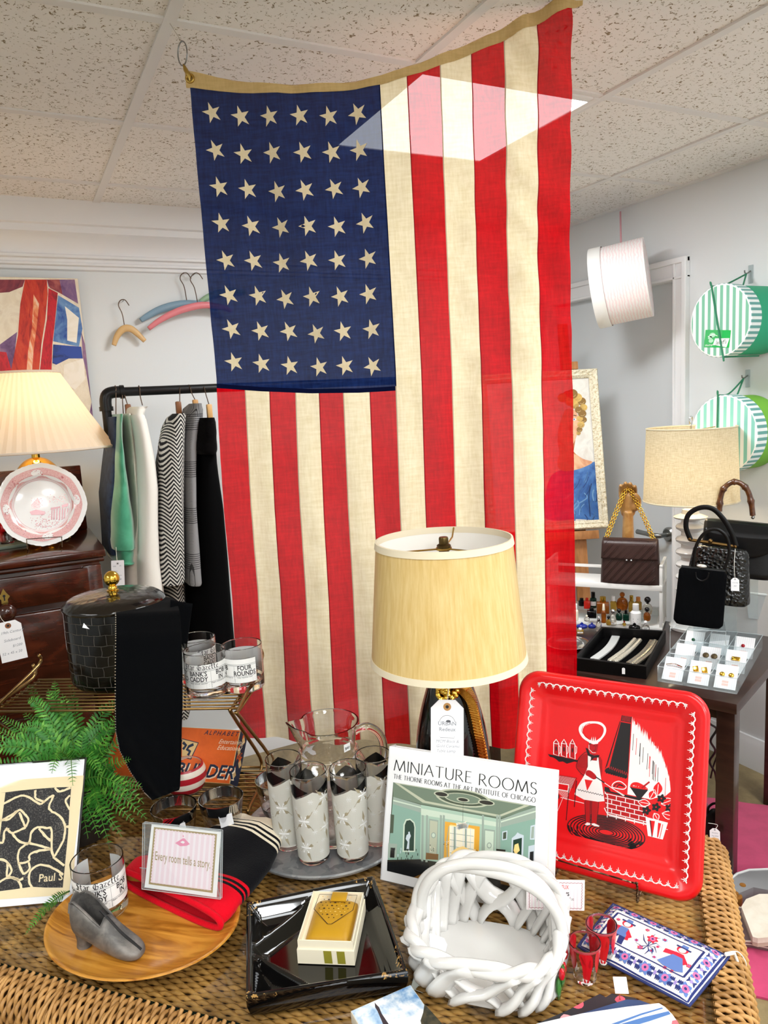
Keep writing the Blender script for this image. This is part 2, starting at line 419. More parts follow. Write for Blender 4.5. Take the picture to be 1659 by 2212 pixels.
# right wall with a door opening
DY0, DY1, DZ = 2.375, 3.155, 2.06
wr = MB(); wr.box((WX+.05, (Y0+DY0)/2, CEIL/2), (.1, DY0-Y0, CEIL)); wr.box((WX+.05, (DY1+WY)/2, CEIL/2), (.1, WY-DY1, CEIL)); wr.box((WX+.05, (DY0+DY1)/2, (DZ+CEIL)/2), (.1, DY1-DY0, CEIL-DZ))
struct('wall_right', wr, m_wallb)
d = thing('door_1', None, None, (WX, 0, 0)); d['kind'] = 'structure'
MB().box((.05, (DY0+DY1)/2, DZ/2), (.04, DY1-DY0, DZ)).build('door_panel', M('door_paint', '#d3d8db', .45), d)
dc = MB()
def casing(mb, y0, y1, z0, z1, vert):
    if vert:
        s = 1 if y1 > y0 else -1; z1 -= .006
        mb.box((-.0086, (y0+y1)/2, (z0+z1)/2-.001), (.018, abs(y1-y0)-.002, z1-z0), bev=.003)
        mb.box((-.0132, y1-s*.0125, (z0+z1)/2-.0007), (.028, .024, z1-z0), bev=.004); mb.box((-.012, y0+s*.008, (z0+z1)/2), (.024, .012, z1-z0), bev=.003)
    else:
        mb.box((-.009, (y0+y1)/2, (z0+z1)/2), (.018, y1-y0, z1-z0), bev=.003)
        mb.box((-.014, (y0+y1)/2, z1-.012), (.028, y1-y0, .024), bev=.004); mb.box((-.012, (y0+y1)/2, z0+.008), (.024, y1-y0, .012), bev=.003)
casing(dc, DY0, DY0-.075, 0, DZ+.09, True); casing(dc, DY1, DY1+.075, 0, DZ+.09, True); casing(dc, DY0-.075, DY1+.075, DZ, DZ+.09, False)
dc.build('door_casing', m_trim, d, 0)
m_steel = M('satin_steel', '#8d8e8c', .32, 1.)
h = MB(); h.lathe([(.0, 0), (.034, 0), (.034, .012), (.026, .02), (0, .02)], 24, 0, (.03, 2.43, .935), R=MX.Rotation(-pi/2, 3, 'Y'))
h.tube([(.03, 2.43, .935), (-.035, 2.43, .935), (-.045, 2.445, .935), (-.045, 2.50, .938), (-.042, 2.56, .94)], [.011, .011, .013, .011, .012], 10)
h.build('door_handle', m_steel, d)
# crown moulding along the back wall
prof = [(0, 2.44), (.09, 2.44), (.09, 2.352), (.078, 2.347), (.078, 2.322), (.066, 2.315), (.05, 2.30), (.038, 2.28), (.032, 2.262), (.03, 2.25), (.036, 2.246), (.036, 2.236), (.022, 2.232), (.02, 2.222), (.024, 2.218), (.024, 2.21), (.012, 2.206), (.012, 2.195), (0, 2.19)]
mb = MB(); mb.sheet(lambda u, v: (lerp(X0, WX, u), WY-prof[round(v*(len(prof)-1))][0], prof[round(v*(len(prof)-1))][1]), 1, len(prof)-1)
struct('trim_1', mb, m_trim, smooth=25)
mb = MB(); bp = [(0, .14), (.008, .138), (.012, .12), (.016, .11), (.016, 0)]
mb.sheet(lambda u, v: (WX-bp[round(v*4)][0], lerp(Y0, DY0-.075, u), bp[round(v*4)][1]), 1, 4); struct('baseboard_right', mb, m_trim, smooth=25)
mb = MB(); mb.sheet(lambda u, v: (lerp(X0, WX, u), WY-bp[round(v*4)][0], bp[round(v*4)][1]), 1, 4); struct('baseboard_back', mb, m_trim, smooth=25)
# recessed fluorescent panels
m_glow = M('panel_diffuser', '#ffffff', .5, emit='#f6fbff', es=9.0)
for i, (x, y, p) in enumerate(PANELS):
    lx, ly = .597, (.597 if i == 0 else 1.2)
    t = thing('ceiling_light', 'square recessed fluorescent panel glowing behind the flag' if i == 0 else 'long recessed fluorescent panel over the shop floor, outside the picture', 'light', (x, y, CEIL), 0, None if i == 0 else 'ceiling panels over the shop floor')
    MB().box((0, 0, -.004), (lx-.05, ly-.05, .004)).build('diffuser', m_glow, t)
    f = MB()
    for s in (-1, 1): f.box((s*(lx/2-.0125), 0, -.005), (.025, ly, .01), bev=.002); f.box((0, s*(ly/2-.0125), -.005), (lx-.05, .025, .01), bev=.002)
    f.build('light_frame', m_tbar, t)
# ------------------------------------------------------------------ the flag
FA, FB = V((.417, 1.74, 0)), V((1.185, 1.343, 0)); FU = (FB-FA).normalized(); FN = V((FU.y, -FU.x, 0))   # FN faces the viewer
flag = thing('flag', 'large vintage stars and stripes flag hung upright from the ceiling by its canvas heading', 'flag', (FA.x, FA.y, .8), 0)
UB = [.02, .082, .14, .2, .256, .314, .376, .437, .498, .569, .637, .707, .777, .848]
def f_topz(u): return table(u, [.02, .12, .236, .35, .446, .508, .577, .649, .722, .793, .87], [2.318, 2.303, 2.292, 2.291, 2.298, 2.31, 2.331, 2.356, 2.38, 2.408, 2.436])
def f_botz(u): return lerp(.806, .73, (u-.01)/.85)
def f_left(z): return table(z, [.8, .92, 1.15, 1.38, 1.68, 2.0, 2.11, 2.33], [-.008, -.008, -.002, .0, .01, .007, .005, .004])
def cloth_pt(u, t, off=0.):
    """u: distance across the heading, t: 0 heading .. 1 fly end"""
    z = lerp(f_topz(u), f_botz(u), t)
    k = max(0, 1-(u-.02)/.83); uu = u + f_left(z)*k*1.
    if u > .5: uu += .012*(1-min(1, t*3.5))*(u-.5)/.35
    # soft vertical folds, diagonal pulls from the high corner
    d = .010*sin(uu*26+t*2.2+.6)*(.25+.75*t)+.006*sin(uu*61+1.3-t*3)*(.3+.7*t)
    d += .013*nz(uu*5+2, z*2.2, 1.3)+.006*nz(uu*13-z*5, z*7+uu*4, 8.)+.003*nz(uu*30, z*24, 2.)
    pull = max(0, min(1, (uu-.42)/.35))*max(0, 1-t*1.5)
    d += .0085*pull*sin((uu*.75-(2.45-z)*.62)*75+2*nz(uu*6, z*6, 4)) + .008*pull*nz(uu*14-z*12, (uu+z)*5, 3)
    c = max(0, 1-abs(uu-.17-(2.2-z)*.12)/.06)*max(0, min(1, (2.3-z)*3))*(1 if z > 1.6 else max(0, 1-(1.6-z)*3))
    d += -.02*c
    d += .012*max(0, nz(uu*9+7, z*9, 9)-.15)*(t > .8)
    p = FA + FU*uu + FN*(d+off); return V((p.x-FA.x, p.y-FA.y, z-.8))
W1, W2 = (9, 130, 1), (130, 9, 1)
def wv(a, b): return ((120, 120, 14), (14, 14, 120), 1.6)
fl_red = cloth_shade('flag_red', '#d90a18', .12, .06, wv(0, 0), '#b80410'); fl_cre = cloth_shade('flag_cream', '#fdf0d0', .12, .06, wv(0, 0), '#ecdcb2')
fl_nav = cloth_shade('flag_navy', '#1c2f62', .12, .035, wv(0, 0), '#0f1c45'); fl_star = cloth_shade('flag_star', '#fbeccb', .2, 0, wv(0, 0), '#f4e2b8')
fl_seam = cloth_shade('flag_seam', '#8e1c22', .1); fl_seam2 = cloth_shade('flag_seam_pale', '#b9a68c', .1); fl_nseam = cloth_shade('flag_seam_navy', '#0c1230', .1)
CT = .425
cols = []                                  # (u0, u1, index of stripe or -1 for seam)
for i in range(13):
    a, b = UB[i], UB[i+1]
    if i: cols.append((a-.0012, a+.0012, -i))
    n = 7
    for j in range(n):
        p0 = a+.0012*(i > 0); p1 = b-.0012*(i < 12); cols.append((lerp(p0, p1, j/n), lerp(p0, p1, (j+1)/n), i+1))
mb = MB(); us = [cols[0][0]]+[c[1] for c in cols]; NV = 150
CR_ = round(CT*NV)
def fmat(u, v):
    k = int(u*len(cols)); k = cols[k][2]; row = int(v*NV)
    i = (k-1) if k > 0 else None
    if row < CR_ and (k < 8 and k > -7): return 2
    if row < CR_ and k == -7: return 6
    if row == CR_ and -7 < k < 8: return 6
    if k < 0: return 4 if True and (-k) % 2 == 0 else 5
    return 0 if i % 2 == 0 else 1
mb.sheet(lambda u, v: cloth_pt(us[round(u*len(cols))], v), len(cols), NV, fmat)
def star(mb, f, r, ang):
    pts = []
    for k in range(10):
        a = ang+pi*k/5; q = r if k % 2 == 0 else r*.385; pts.append((q*cos(a), q*sin(a)))
    for off in (.0012, -.0012):
        vs = [f(0, 0, off)]+[f(x, y, off) for x, y in pts]
        mb.add(vs, [[0, i+1, (i+1) % 10+1] for i in range(10)], 3)
for j in range(8):
    for i in range(6):
        u = UB[0]+.417*(.105+.155*i)+random.uniform(-.003, .003); tt = CT*(.082+.1205*j)+random.uniform(-.002, .002)
        z0 = 1.53
        star(mb, lambda x, y, o, u=u, tt=tt: cloth_pt(u+x*.92, tt-y/z0, o), .0235, pi+random.uniform(-.12, .12)-.02)
mb.build('bunting', [fl_red, fl_cre, fl_nav, fl_star, fl_seam, fl_seam2, fl_nseam], flag, 60, recalc=False)
hm = cloth_shade('heading_canvas', '#d9bd86', .12, 0, wv(0, 0), '#cbae76')
def head_h(u): return table(u, [.01, .06, .2, .4, .87], [.030, .026, .014, .012, .026])
mb = MB()
for o in (.0015, -.0015): mb.sheet(lambda u, v: cloth_pt(lerp(.012, .872, u), 0, o)+V((0, 0, lerp(-.004, head_h(lerp(.012, .872, u)), v)))+FN*(.004*sin(u*40)*v), 60, 3)
mb.sheet(lambda u, v: cloth_pt(lerp(.012, .872, u), 0, lerp(-.0015, .0015, v))+V((0, 0, head_h(lerp(.012, .872, u)))), 60, 1)
mb.build('heading', hm, flag, 60)
# hem at the fly end
m_brass = M('brass', '#b99a52', .28, 1.); m_gold = M('gold_plate', '#e2b84a', .18, 1.); m_chrome = M('chrome', '#d8dadc', .08, 1.)
g = cloth_pt(.022, 0)+V((0, 0, .014)); RF = frame((0, 0, 0), FU, V((0, 0, 1)))
mb = MB(); 
for ang in range(1): mb.tube([g+FN*.003+FU*(.0075*cos(a))+V((0, 0, .0075*sin(a))) for a in [2*pi*i/20 for i in range(20)]], .0032, 8, closed=True)
mb.tube([g-FN*.003+FU*(.0075*cos(a))+V((0, 0, .0075*sin(a))) for a in [2*pi*i/20 for i in range(20)]], .003, 8, closed=True)
mb.build('grommet', m_brass, flag)
gw = g+V((FA.x, FA.y, .8))
rg = thing('split_ring', 'round steel split ring hung by a thread above the flag grommet', 'ring', gw+V((0, 0, .03)))
rc = at(404, 124, 2.395); rc = gw+V((0, 0, 0))+(rc-rc)+V((0, 0, .052)) - FU*.012
mb = MB(); cL = rc-V(rg.location); dirr = FU*.75+FN*.65
pts = [cL+dirr*(.017*cos(a))+V((0, 0, .024*sin(a))) for a in [2*pi*i/32 for i in range(32)]]
mb.tube(pts, .0013, 8, closed=True); mb.tube([p+FN*.0016 for p in pts], .0013, 8, closed=True); mb.build('ring_wire', m_steel, rg)
lo = cL-V((0, 0, .024)); gl = g+V((FA.x, FA.y, .8))-V(rg.location)
mb = MB(); mb.tube([lo+V((0, 0, .002)), lo*.6+gl*.4+FN*.006, gl+FN*.006+V((0, 0, .003)), gl+FN*.005-V((0, 0, .006))], [.0022, .005, .0045, .002], 8); mb.build('snap_clip', m_brass, rg)
top = V((.405, 1.72, CEIL-.006))-V(rg.location)
MB().tube([cL+V((0, 0, .024)), top], .0007, 6).build('thread', M('thread', '#b8b0a6', .6), rg)
# cord holding the far corner to the ceiling
c2 = cloth_pt(.865, 0)+V((FA.x, FA.y, .8))
# ------------------------------------------------------------------ wicker display table with a glass top
ZT = .815; TA = rad(-45.6); E1 = V((cos(TA), sin(TA), 0)); E2 = V((-sin(TA), cos(TA), 0))
TE0, TE1, TF0, TF1 = -1.34, .085, .742, 1.345          # glass edges along E1 / E2
def T(a, b, z=ZT): p = E1*a+E2*b; return V((p.x, p.y, z))
m_wick = M('wicker', '#c09257', .45, var=(14, '#7d5527', .75, (1, 1, 1), 1.2), spec=.4)
m_wickd = M('wicker_dark', '#b98a4c', .5, var=(11, '#5a3a15', .85, (1, 1, 1), 1.2), spec=.35)
tb = thing('wicker_table', 'woven wicker display table carrying the front merchandise under a glass top', 'table', T((TE0+TE1)/2, (TF0+TF1)/2, 0), TA)
ca, cb = (TE0+TE1)/2, (TF0+TF1)/2
def weave(mb, fn, L, Wd, pitch, stake, amp, r, jit=.0006, seg=3):
    """rows of over-under strands; fn(s, t, h) -> point, s along a row, t across the rows, h out of the surface"""
    n = int(Wd/pitch); k = int(L/stake)*seg
    for j in range(n):
        t = (j+.5)*pitch; ph = pi*(j % 2); o = random.uniform(-jit, jit); pts = []
        for i in range(k+1):
            s = L*i/k; pts.append(fn(s, t+o+.0007*nz(s*30, j*.7), amp*cos(pi*s/stake+ph)))
        mb.tube(pts, [r*(1+.14*nz(q[0]*60, q[1]*60, j)) for q in pts], 5, caps=False)
LX, LY = TE1-TE0+.06, TF1-TF0+.03
mb = MB(); weave(mb, lambda s, t, h: (s-LX/2-0, t-LY/2, .803+h-.004), LX, LY, .0060, .0150, .0026, .0037)
mb.build('woven_top', m_wickd, tb, 180, recalc=False)
mb = MB(); mb.box((0, 0, .790), (LX, LY, .012)); mb.build('gap_shade_sheet', M('wicker_shadow', '#3a2613', .8), tb)  # dark sheet under the weave, coloured as the shade in its gaps
# rolled rims: right edge and front edge, woven round a core
def rim_pt(hw, prof_r):
    pass
RW = .052
def rimprof(t):            # t metres round the roll, from the glass edge outwards and down
    if t < .022: return (t, .004)
    a = min((t-.022)/.03, pi/2); 
    if t-.022 < .03*pi/2: return (.022+.03*sin(a), .004-.03*(1-cos(a)))
    return (.052, -.026-(t-.022-.03*pi/2))
def rim_norm(t):
    if t < .022: return (0, 1)
    a = min((t-.022)/.03, pi/2); return (sin(a), cos(a))
def side(mb, kind, tl):
    def fn(s, t, h):
        (o, z), (nx, nzv) = rimprof(s), rim_norm(s)
        o += nx*h; z += nzv*h
        if kind == 'r': return (TE1-ca+.004+o, TF0-cb-.05+t, ZT+z-.004)
        if kind == 'f': return (TE0-ca+t, TF0-cb-.004-o, ZT+z-.004)
        if kind == 'b': return (TE0-ca+t, TF1-cb+.004+o, ZT+z-.004)
    weave(mb, fn, tl, (TF1-TF0+.035) if kind == 'r' else (TE1-TE0+.05), .0066, .0125, .0030, .0033)
mb = MB(); side(mb, 'r', .34); mb.build('woven_rim', m_wick, tb, 180, recalc=False)
mb = MB(); side(mb, 'f', .10); mb.build('woven_rim', m_wick, tb, 180, recalc=False)
mb = MB()
mb.box(((TE1-TE0)/2+.025, 0, .40), (.04, TF1-TF0+.02, .70)); mb.box((.02, -(TF1-TF0)/2-.02, .38), (TE1-TE0+.05, .04, .66)); mb.box((0, (TF1-TF0)/2+.01, .40), (TE1-TE0+.05, .03, .78)); mb.box((-(TE1-TE0)/2, 0, .40), (.03, TF1-TF0, .78))
mb.box((.012, -(TF1-TF0)/2-.019, .765), (TE1-TE0+.05, .03, .05)); mb.box(((TE1-TE0)/2+.022, 0, .77), (.035, TF1-TF0+.02, .05))
mb.build('woven_body', M('wicker_core', '#6d4a24', .7, var=(40, '#3a2512', .8)), tb)
# braided stakes crossing the front roll
for i in range(14):
    a = -.62+i*.095; mb = MB()
    for q in (-.004, .004):
        mb.tube([(a+q+.012*cos(tt*22+q*300), TF0-cb-.004-rimprof(tt)[0]-rim_norm(tt)[0]*.006, ZT+rimprof(tt)[1]+rim_norm(tt)[1]*.006-.004) for tt in [k*.0085 for k in range(2, 10)]], .0024, 6)
    mb.build('lashing', m_wick, tb, 180)
m_top = thin_clear('table_glass', '#f4f7f0', .75, .0)
def f_glass(): pass
gt = thing('glass_tabletop', 'clear glass sheet with dark green edge lying on the wicker table', 'glass', T(ca, cb, ZT-.006), TA)
MB().add([(-(TE1-TE0)/2, -(TF1-TF0)/2, .006), ((TE1-TE0)/2, -(TF1-TF0)/2, .006), ((TE1-TE0)/2, (TF1-TF0)/2, .006), (-(TE1-TE0)/2, (TF1-TF0)/2, .006)], [[0, 1, 2, 3]]).build('glass_sheet', m_top, gt)
mb = MB(); w_, h_ = (TE1-TE0)/2, (TF1-TF0)/2
mb.add([(-w_, -h_, 0), (w_, -h_, 0), (w_, h_, 0), (-w_, h_, 0), (-w_, -h_, .006), (w_, -h_, .006), (w_, h_, .006), (-w_, h_, .006)], [[0, 1, 5, 4], [1, 2, 6, 5], [2, 3, 7, 6], [3, 0, 4, 7]])
mb.build('glass_edge', M('glass_edge_green', '#16261f', .15), gt, 0)
# ------------------------------------------------------------------ black and gold lamp
m_blackgl = M('black_glaze', '#060607', .06, coat=.5); m_white = M('plain_white', '#f2f2f0', .5)
LB = at(985, 1795, ZT); lx, ly = LB.x, LB.y
lmp = thing('table_lamp', 'black ceramic table lamp with gold rope relief and a cream silk shade, before the flag', 'lamp', (lx, ly, ZT), face_rz(lx, ly))
zb, zt_ = zat(lx, ly, 1422)-ZT, zat(lx, ly, 1163)-ZT
rb, rt = .1385, .119
def f_silk(t, p, I):
    co = t.coord('Object', (60, 60, 2)); n = t.noise(co, 3, 4, .6); c = t.mix(t.ramp(n, [(.3, (0, 0, 0)), (.7, (1, 1, 1))]), lin('#d4b167'), lin('#e6cb8c'))
    t.l.new(c, I['Base Color']); I['Anisotropic'].default_value = .7
m_silk = M('shade_silk', '#e9d4a0', .33, sheen=.05, spec=.8, fn=f_silk); m_bias = M('shade_trim_tape', '#e8dcc0', .8); m_lin = M('shade_lining', '#f3f0e8', .8)
mb = MB(); mb.lathe([(rb, zb), (rt, zt_)], 72, 0); mb.lathe([(rb-.0015, zb), (rt-.0015, zt_)], 72, 1); shd = mb.build('shade', [m_silk, m_lin], lmp, recalc=False)
for (r, z, h_) in ((rb-.0002, zb, .011), (rt+.0011, zt_-.011, .011)):
    MB().lathe([(r-.002, z-.0006), (r+.0022, z), (r+.0012-(rb-rt)*.05, z+h_), (r-.003, z+h_+.0004), (r-.002, z-.0006)], 72).build('shade_trim', m_bias, shd)
mb = MB(); zs = zt_-.012
for k in range(3):
    a = rad(200+120*k); mb.tube([(rt*.985*cos(a), rt*.985*sin(a), zt_-.002), (rt*.8*cos(a), rt*.8*sin(a), zs-.004), (.012*cos(a), .012*sin(a), zs-.006)], .0016, 6)
mb.lathe([(.006, zs-.008), (.014, zs-.008), (.014, zs-.004), (.006, zs-.004)], 20); mb.build('spider', m_brass, shd)
MB().lathe([(0, zs-.003), (.0125, zs-.003), (.0125, zs), (.0085, zs+.003), (.0085, zs+.012), (.0075, zs+.0145), (0, zs+.015)], 20).build('finial', M('aged_bronze', '#5a4a2c', .35, 1.), lmp)
BP = [(0, .0), (.05, .0), (.056, .006), (.06, .03), (.066, .07), (.0675, .10), (.066, .13), (.061, .17), (.053, .205), (.043, .235), (.034, .262), (.026, .285), (.019, .30), (.015, .306), (.011, .31), (.009, zs-.006), (0, zs-.006)]
sc_ = (zat(lx, ly, 1455)-ZT)/.262
BP = [(r*1.03, z*sc_ if z < .311 else z) for r, z in BP]
mb = MB(); mb.lathe(smooth(BP[:14], 4)+BP[14:], 48); mb.build('base', m_blackgl, lmp)
mb = MB(); mb.lathe([(0, 0), (.062, 0), (.062, .004), (0, .004)], 36); mb.build('foot_pad', M('felt_black', '#101012', .9), lmp)
def lr(z): return table(z, [p[1] for p in BP[1:14]], [p[0] for p in BP[1:14]])
def lsurf(px, py, off=.0):
    """point of the ceramic body seen at a picture point"""
    d = ray(px, py); o = CP-V((lx, ly, ZT)); z = zat(lx, ly, py)-ZT; r = lr(z)+off
    A = d.x**2+d.y**2; B = 2*(o.x*d.x+o.y*d.y); C_ = o.x**2+o.y**2-r*r; D_ = B*B-4*A*C_
    k = (-B-math.sqrt(D_))/(2*A) if D_ > 0 else -B/(2*A)
    q = o+d*k; q = MX.Rotation(-face_rz(lx, ly), 3, 'Z') @ q; return q
mb = MB()
rope = smooth([(964, 1478), (978, 1476), (992, 1482), (1004, 1492), (1016, 1512), (1024, 1540), (1031, 1575), (1038, 1610), (1044, 1650), (1047, 1690)], 6)
P_ = [lsurf(*p, .002) for p in rope]; N_ = len(P_)
mb.tube(P_, [.009*(1 if i < N_*.75 else 1) for i in range(N_)], 8)
for i in range(0, N_-2, 1):
    a, b = P_[i], P_[i+2]; t_ = (b-a).normalized(); n_ = V((P_[i].x, P_[i].y, 0)).normalized(); s_ = t_.cross(n_)
    mb.tube([a+s_*.0105+n_*.001, (a+b)/2+n_*.0095, b+t_*.006-s_*.0105+n_*.001], [.0022, .0034, .0022], 6)
mb.build('gold_rope', M('relief_gold', '#c98f3c', .2, 1., bump=(90, .3)), lmp)
mb = MB()
for k in range(16):
    a = 2*pi*k/16; q = lsurf(957+13*cos(a)*.9, 1494+17*sin(a), .004); mb.ball(q, .0042+.0012*(k % 2), 0, 8)
for k in range(5): mb.ball(lsurf(960+4*cos(k*1.3), 1491+6*sin(k*1.3), .004), .0055, 0, 10)
for k in range(6): mb.ball(lsurf(975+k*2.5, 1505-k*2+6*sin(k*2), .005), .0045, 0, 8)
mb.build('gold_flower', M('relief_gold_bright', '#e6c052', .16, 1., bump=(120, .4)), lmp)
tp = lsurf(966, 1524, .012); hp = V((lx, ly, ZT)) + (MX.Rotation(face_rz(lx, ly), 3, 'Z') @ tp)
up_ = V((lx, ly, ZT)) + (MX.Rotation(face_rz(lx, ly), 3, 'Z') @ lsurf(972, 1450, .004))
tg = price_tag('price_tag', 'white paper tag with brown reinforcing ring hanging on the black and gold lamp', cam_pose(hp+(CP-hp).normalized()*.006, rad(-2.5), .2), .056, .108,
    [('URBAN', 0, .40, .17, .012), ('Redeux', 0, .49, .165, .012), ('MCM Black &', .0, .67, .125, -1), ('Gold Ceramic', .02, .745, .125, -1), ('Table Lamp', -.04, .82, .125, -1), ('$140', .12, .94, .12, -1)], string=[hp, hp*.5+up_*.5+V((-.004, -.006, 0)), up_])
mb = MB(); mb.line(arc((0, -.030), .0135, pi*.05, pi*.95, 14), .0006, 0, .0006); mb.line([(-.012, -.052), (-.012, -.0545), (.012, -.0545), (.012, -.052)], .0006, 0, .0006); mb.disc(.002, -.0265, .004, .0022, 0, .0006)
mb.build('emblem', M('tag_ink_dark', '#54565c', .7), tg, 0, recalc=False)
# ------------------------------------------------------------------ art book
BKM, bw, bh = lean((821, 1900), (1176, 1983), (840, 1611), ZT)
bk = thing('art_book', 'white hardcover book with a photograph of a green salon, standing upright behind the white basket', 'book', BKM)
tr = tracer(BKM, 800, 1580, 3.19)
bh2 = tr((128, 100))[0][1]; bh = bh2; bwT = tr((1250, 245))[0][0]; bw = max(bw, bwT*.5+bw*.5)
BT = .026
mb = MB(); mb.box((bw/2, bh/2, -BT/2), (bw-.006, bh-.008, BT-.005)); mb.build('pages', M('page_block', '#e9e4d6', .8), bk)
m_jack = M('glossy_jacket', '#e6e6e6', .18, coat=.2)
mb = MB(); mb.box((bw/2, bh/2, -.0012), (bw, bh, .0024), bev=.0008); mb.box((.0014, bh/2, -BT/2), (.0028, bh, BT), bev=.0008); mb.build('front_cover', m_jack, bk)
MB().box((bw/2+.004, bh/2-.002, -BT), (bw+.008, bh, .0024), bev=.0008).build('back_cover', m_jack, bk)
def bx(u, v): return (u*bw, (1-v)*bh)
pal = ['#17181a', '#86a898', '#a9c4b0', '#6f7f6c', '#c9d8c4', '#e6a93a', '#f6ecd2', '#2a2720', '#46513f', '#98a79a', '#7d5a2e', '#c7d3da', '#b9bda4', '#ffd98a', '#1f3a2c']
mats = [M('print'+c, c, .2, coat=.3) for c in pal]
mb = MB(); z0 = .0003; Z = lambda k: z0+k*.00004
caps(mb, 'MINIATURE', bw*.045, bh*(1-.178), bh*.083, bw*.495, 0, Z(0), .10); caps(mb, 'ROOMS', bw*.585, bh*(1-.182), bh*.083, bw*.34, 0, Z(0), .10)
caps(mb, 'THE THORNE ROOMS AT THE ART INSTITUTE OF CHICAGO', bw*.045, bh*(1-.238), bh*.034, bw*.875, 0, Z(0), .13, .2)
mb.build('cover_title', mats, bk, 0, recalc=False)
mb = MB()
def pp(*p): return tr(*p)
F = lambda mi, k, *p: mb.poly(tr(*p), mi, Z(k))
Ln = lambda mi, k, w_, *p, **kw: mb.line(tr(*p), w_, mi, Z(k), **kw)
F(8, 0, (158, 350), (1140, 515), (1120, 1205), (115, 960))
# ceiling
F(3, 1, (158, 350), (1140, 515), (1140, 520), (900, 600), (350, 500), (158, 450)); F(12, 2, (165, 352), (1100, 510), (890, 590), (360, 490))
F(3, 3, (200, 362), (1060, 508), (890, 575), (380, 478))
for (cx, cy, rx, ry, mi) in ((640, 460, 190, 60, 12), (640, 460, 172, 50, 8), (640, 462, 130, 36, 12), (640, 462, 118, 31, 3), (490, 432, 52, 20, 12), (490, 432, 42, 14, 7), (800, 490, 58, 20, 12), (800, 490, 48, 14, 7), (640, 470, 45, 16, 12), (640, 470, 34, 11, 7)):
    mb.poly(tr(*[(cx+rx*cos(t), cy+ry*sin(t)+.13*rx*cos(t)) for t in [2*pi*i/24 for i in range(24)]]), mi, Z(4)+random.random()*1e-5+ (0.00004*[190,172,130,118,52,42,58,48,45,34].index(rx) if rx in [190,172,130,118,52,42,58,48,45,34] else 0))
# walls
F(1, 1, (158, 450), (350, 505), (340, 880), (120, 900)); F(2, 1, (350, 505), (900, 605), (890, 960), (340, 900)); F(1, 1, (900, 605), (1140, 515), (1122, 1060), (890, 980))
F(9, 2, (158, 450), (350, 505), (350, 560), (156, 500)); F(4, 2, (350, 530), (900, 630), (900, 660), (350, 575)); F(9, 2, (900, 605), (1140, 520), (1140, 600), (900, 660))
F(4, 3, (158, 470), (350, 520), (350, 528), (158, 480)); F(4, 3, (900, 618), (1140, 545), (1140, 555), (900, 628))
for x in (355, 385, 480, 500, 770, 868, 885): F(9, 4, (x, 575), (x+14, 578), (x+10, 900), (x-5, 900))
F(9, 4, (405, 600), (470, 612), (462, 860), (398, 850)); F(12, 5, (412, 612), (464, 622), (456, 845), (406, 838)); F(9, 5, (785, 670), (860, 680), (850, 930), (780, 920)); F(4, 6, (792, 682), (852, 690), (844, 915), (788, 908))
for (cx, cy) in ((436, 715), (820, 785)): mb.poly(tr(*[(cx+17*cos(t), cy+21*sin(t)) for t in [2*pi*i/18 for i in range(18)]]), 9, Z(7)); mb.poly(tr(*[(cx+11*cos(t), cy+14*sin(t)) for t in [2*pi*i/18 for i in range(18)]]), 4, Z(8))
# left niche and statue
F(4, 3, (222, 830), (228, 640), (245, 605), (275, 600), (305, 625), (312, 660), (308, 830)); F(14, 4, (232, 820), (238, 645), (250, 615), (275, 610), (298, 632), (304, 660), (300, 822))
F(11, 5, (250, 810), (258, 760), (244, 740), (250, 715), (262, 705), (262, 692), (272, 690), (274, 703), (280, 720), (270, 745), (268, 810))
F(8, 3, (140, 570), (165, 575), (158, 700), (135, 700)); F(9, 4, (125, 770), (185, 775), (180, 870), (120, 870)); F(0, 5, (140, 800), (170, 802), (166, 870), (136, 868))
# window
F(5, 5, (515, 620), (755, 655), (745, 930), (505, 905)); F(13, 6, (545, 640), (720, 668), (712, 920), (540, 900)); F(6, 7, (548, 650), (718, 675), (708, 912), (545, 895))
for x in (565, 575, 590, 640, 652, 662, 690): F(9 if x in (575, 652) else 11, 8, (x, 655), (x+(14 if x in (575, 652) else 3), 657), (x+(12 if x in (575, 652) else 1), 905), (x-2, 903))
for y in (700, 745, 790, 835): Ln(9, 8, .0008, (548, y), (712, y+22))
F(13, 9, (600, 800), (640, 790), (680, 810), (700, 905), (560, 890), (560, 830)); F(5, 9, (515, 620), (755, 655), (752, 690), (720, 672), (640, 652), (560, 640), (520, 655))
F(9, 9, (512, 650), (545, 655), (530, 760), (536, 900), (508, 898)); F(5, 10, (514, 650), (540, 655), (524, 760), (530, 895), (508, 893)); F(5, 10, (724, 685), (752, 688), (744, 925), (722, 920), (738, 800))
# chandelier
Ln(7, 11, .0004, (640, 480), (638, 620))
for k in range(26): mb.poly(tr(*[(632+random.uniform(-48, 48)+4*cos(t), 655+random.uniform(-6, 1)*6+0*t+30*random.random()+5*sin(t)) for t in (0, 2.1, 4.2)]), 11 if k % 3 else 6, Z(12))
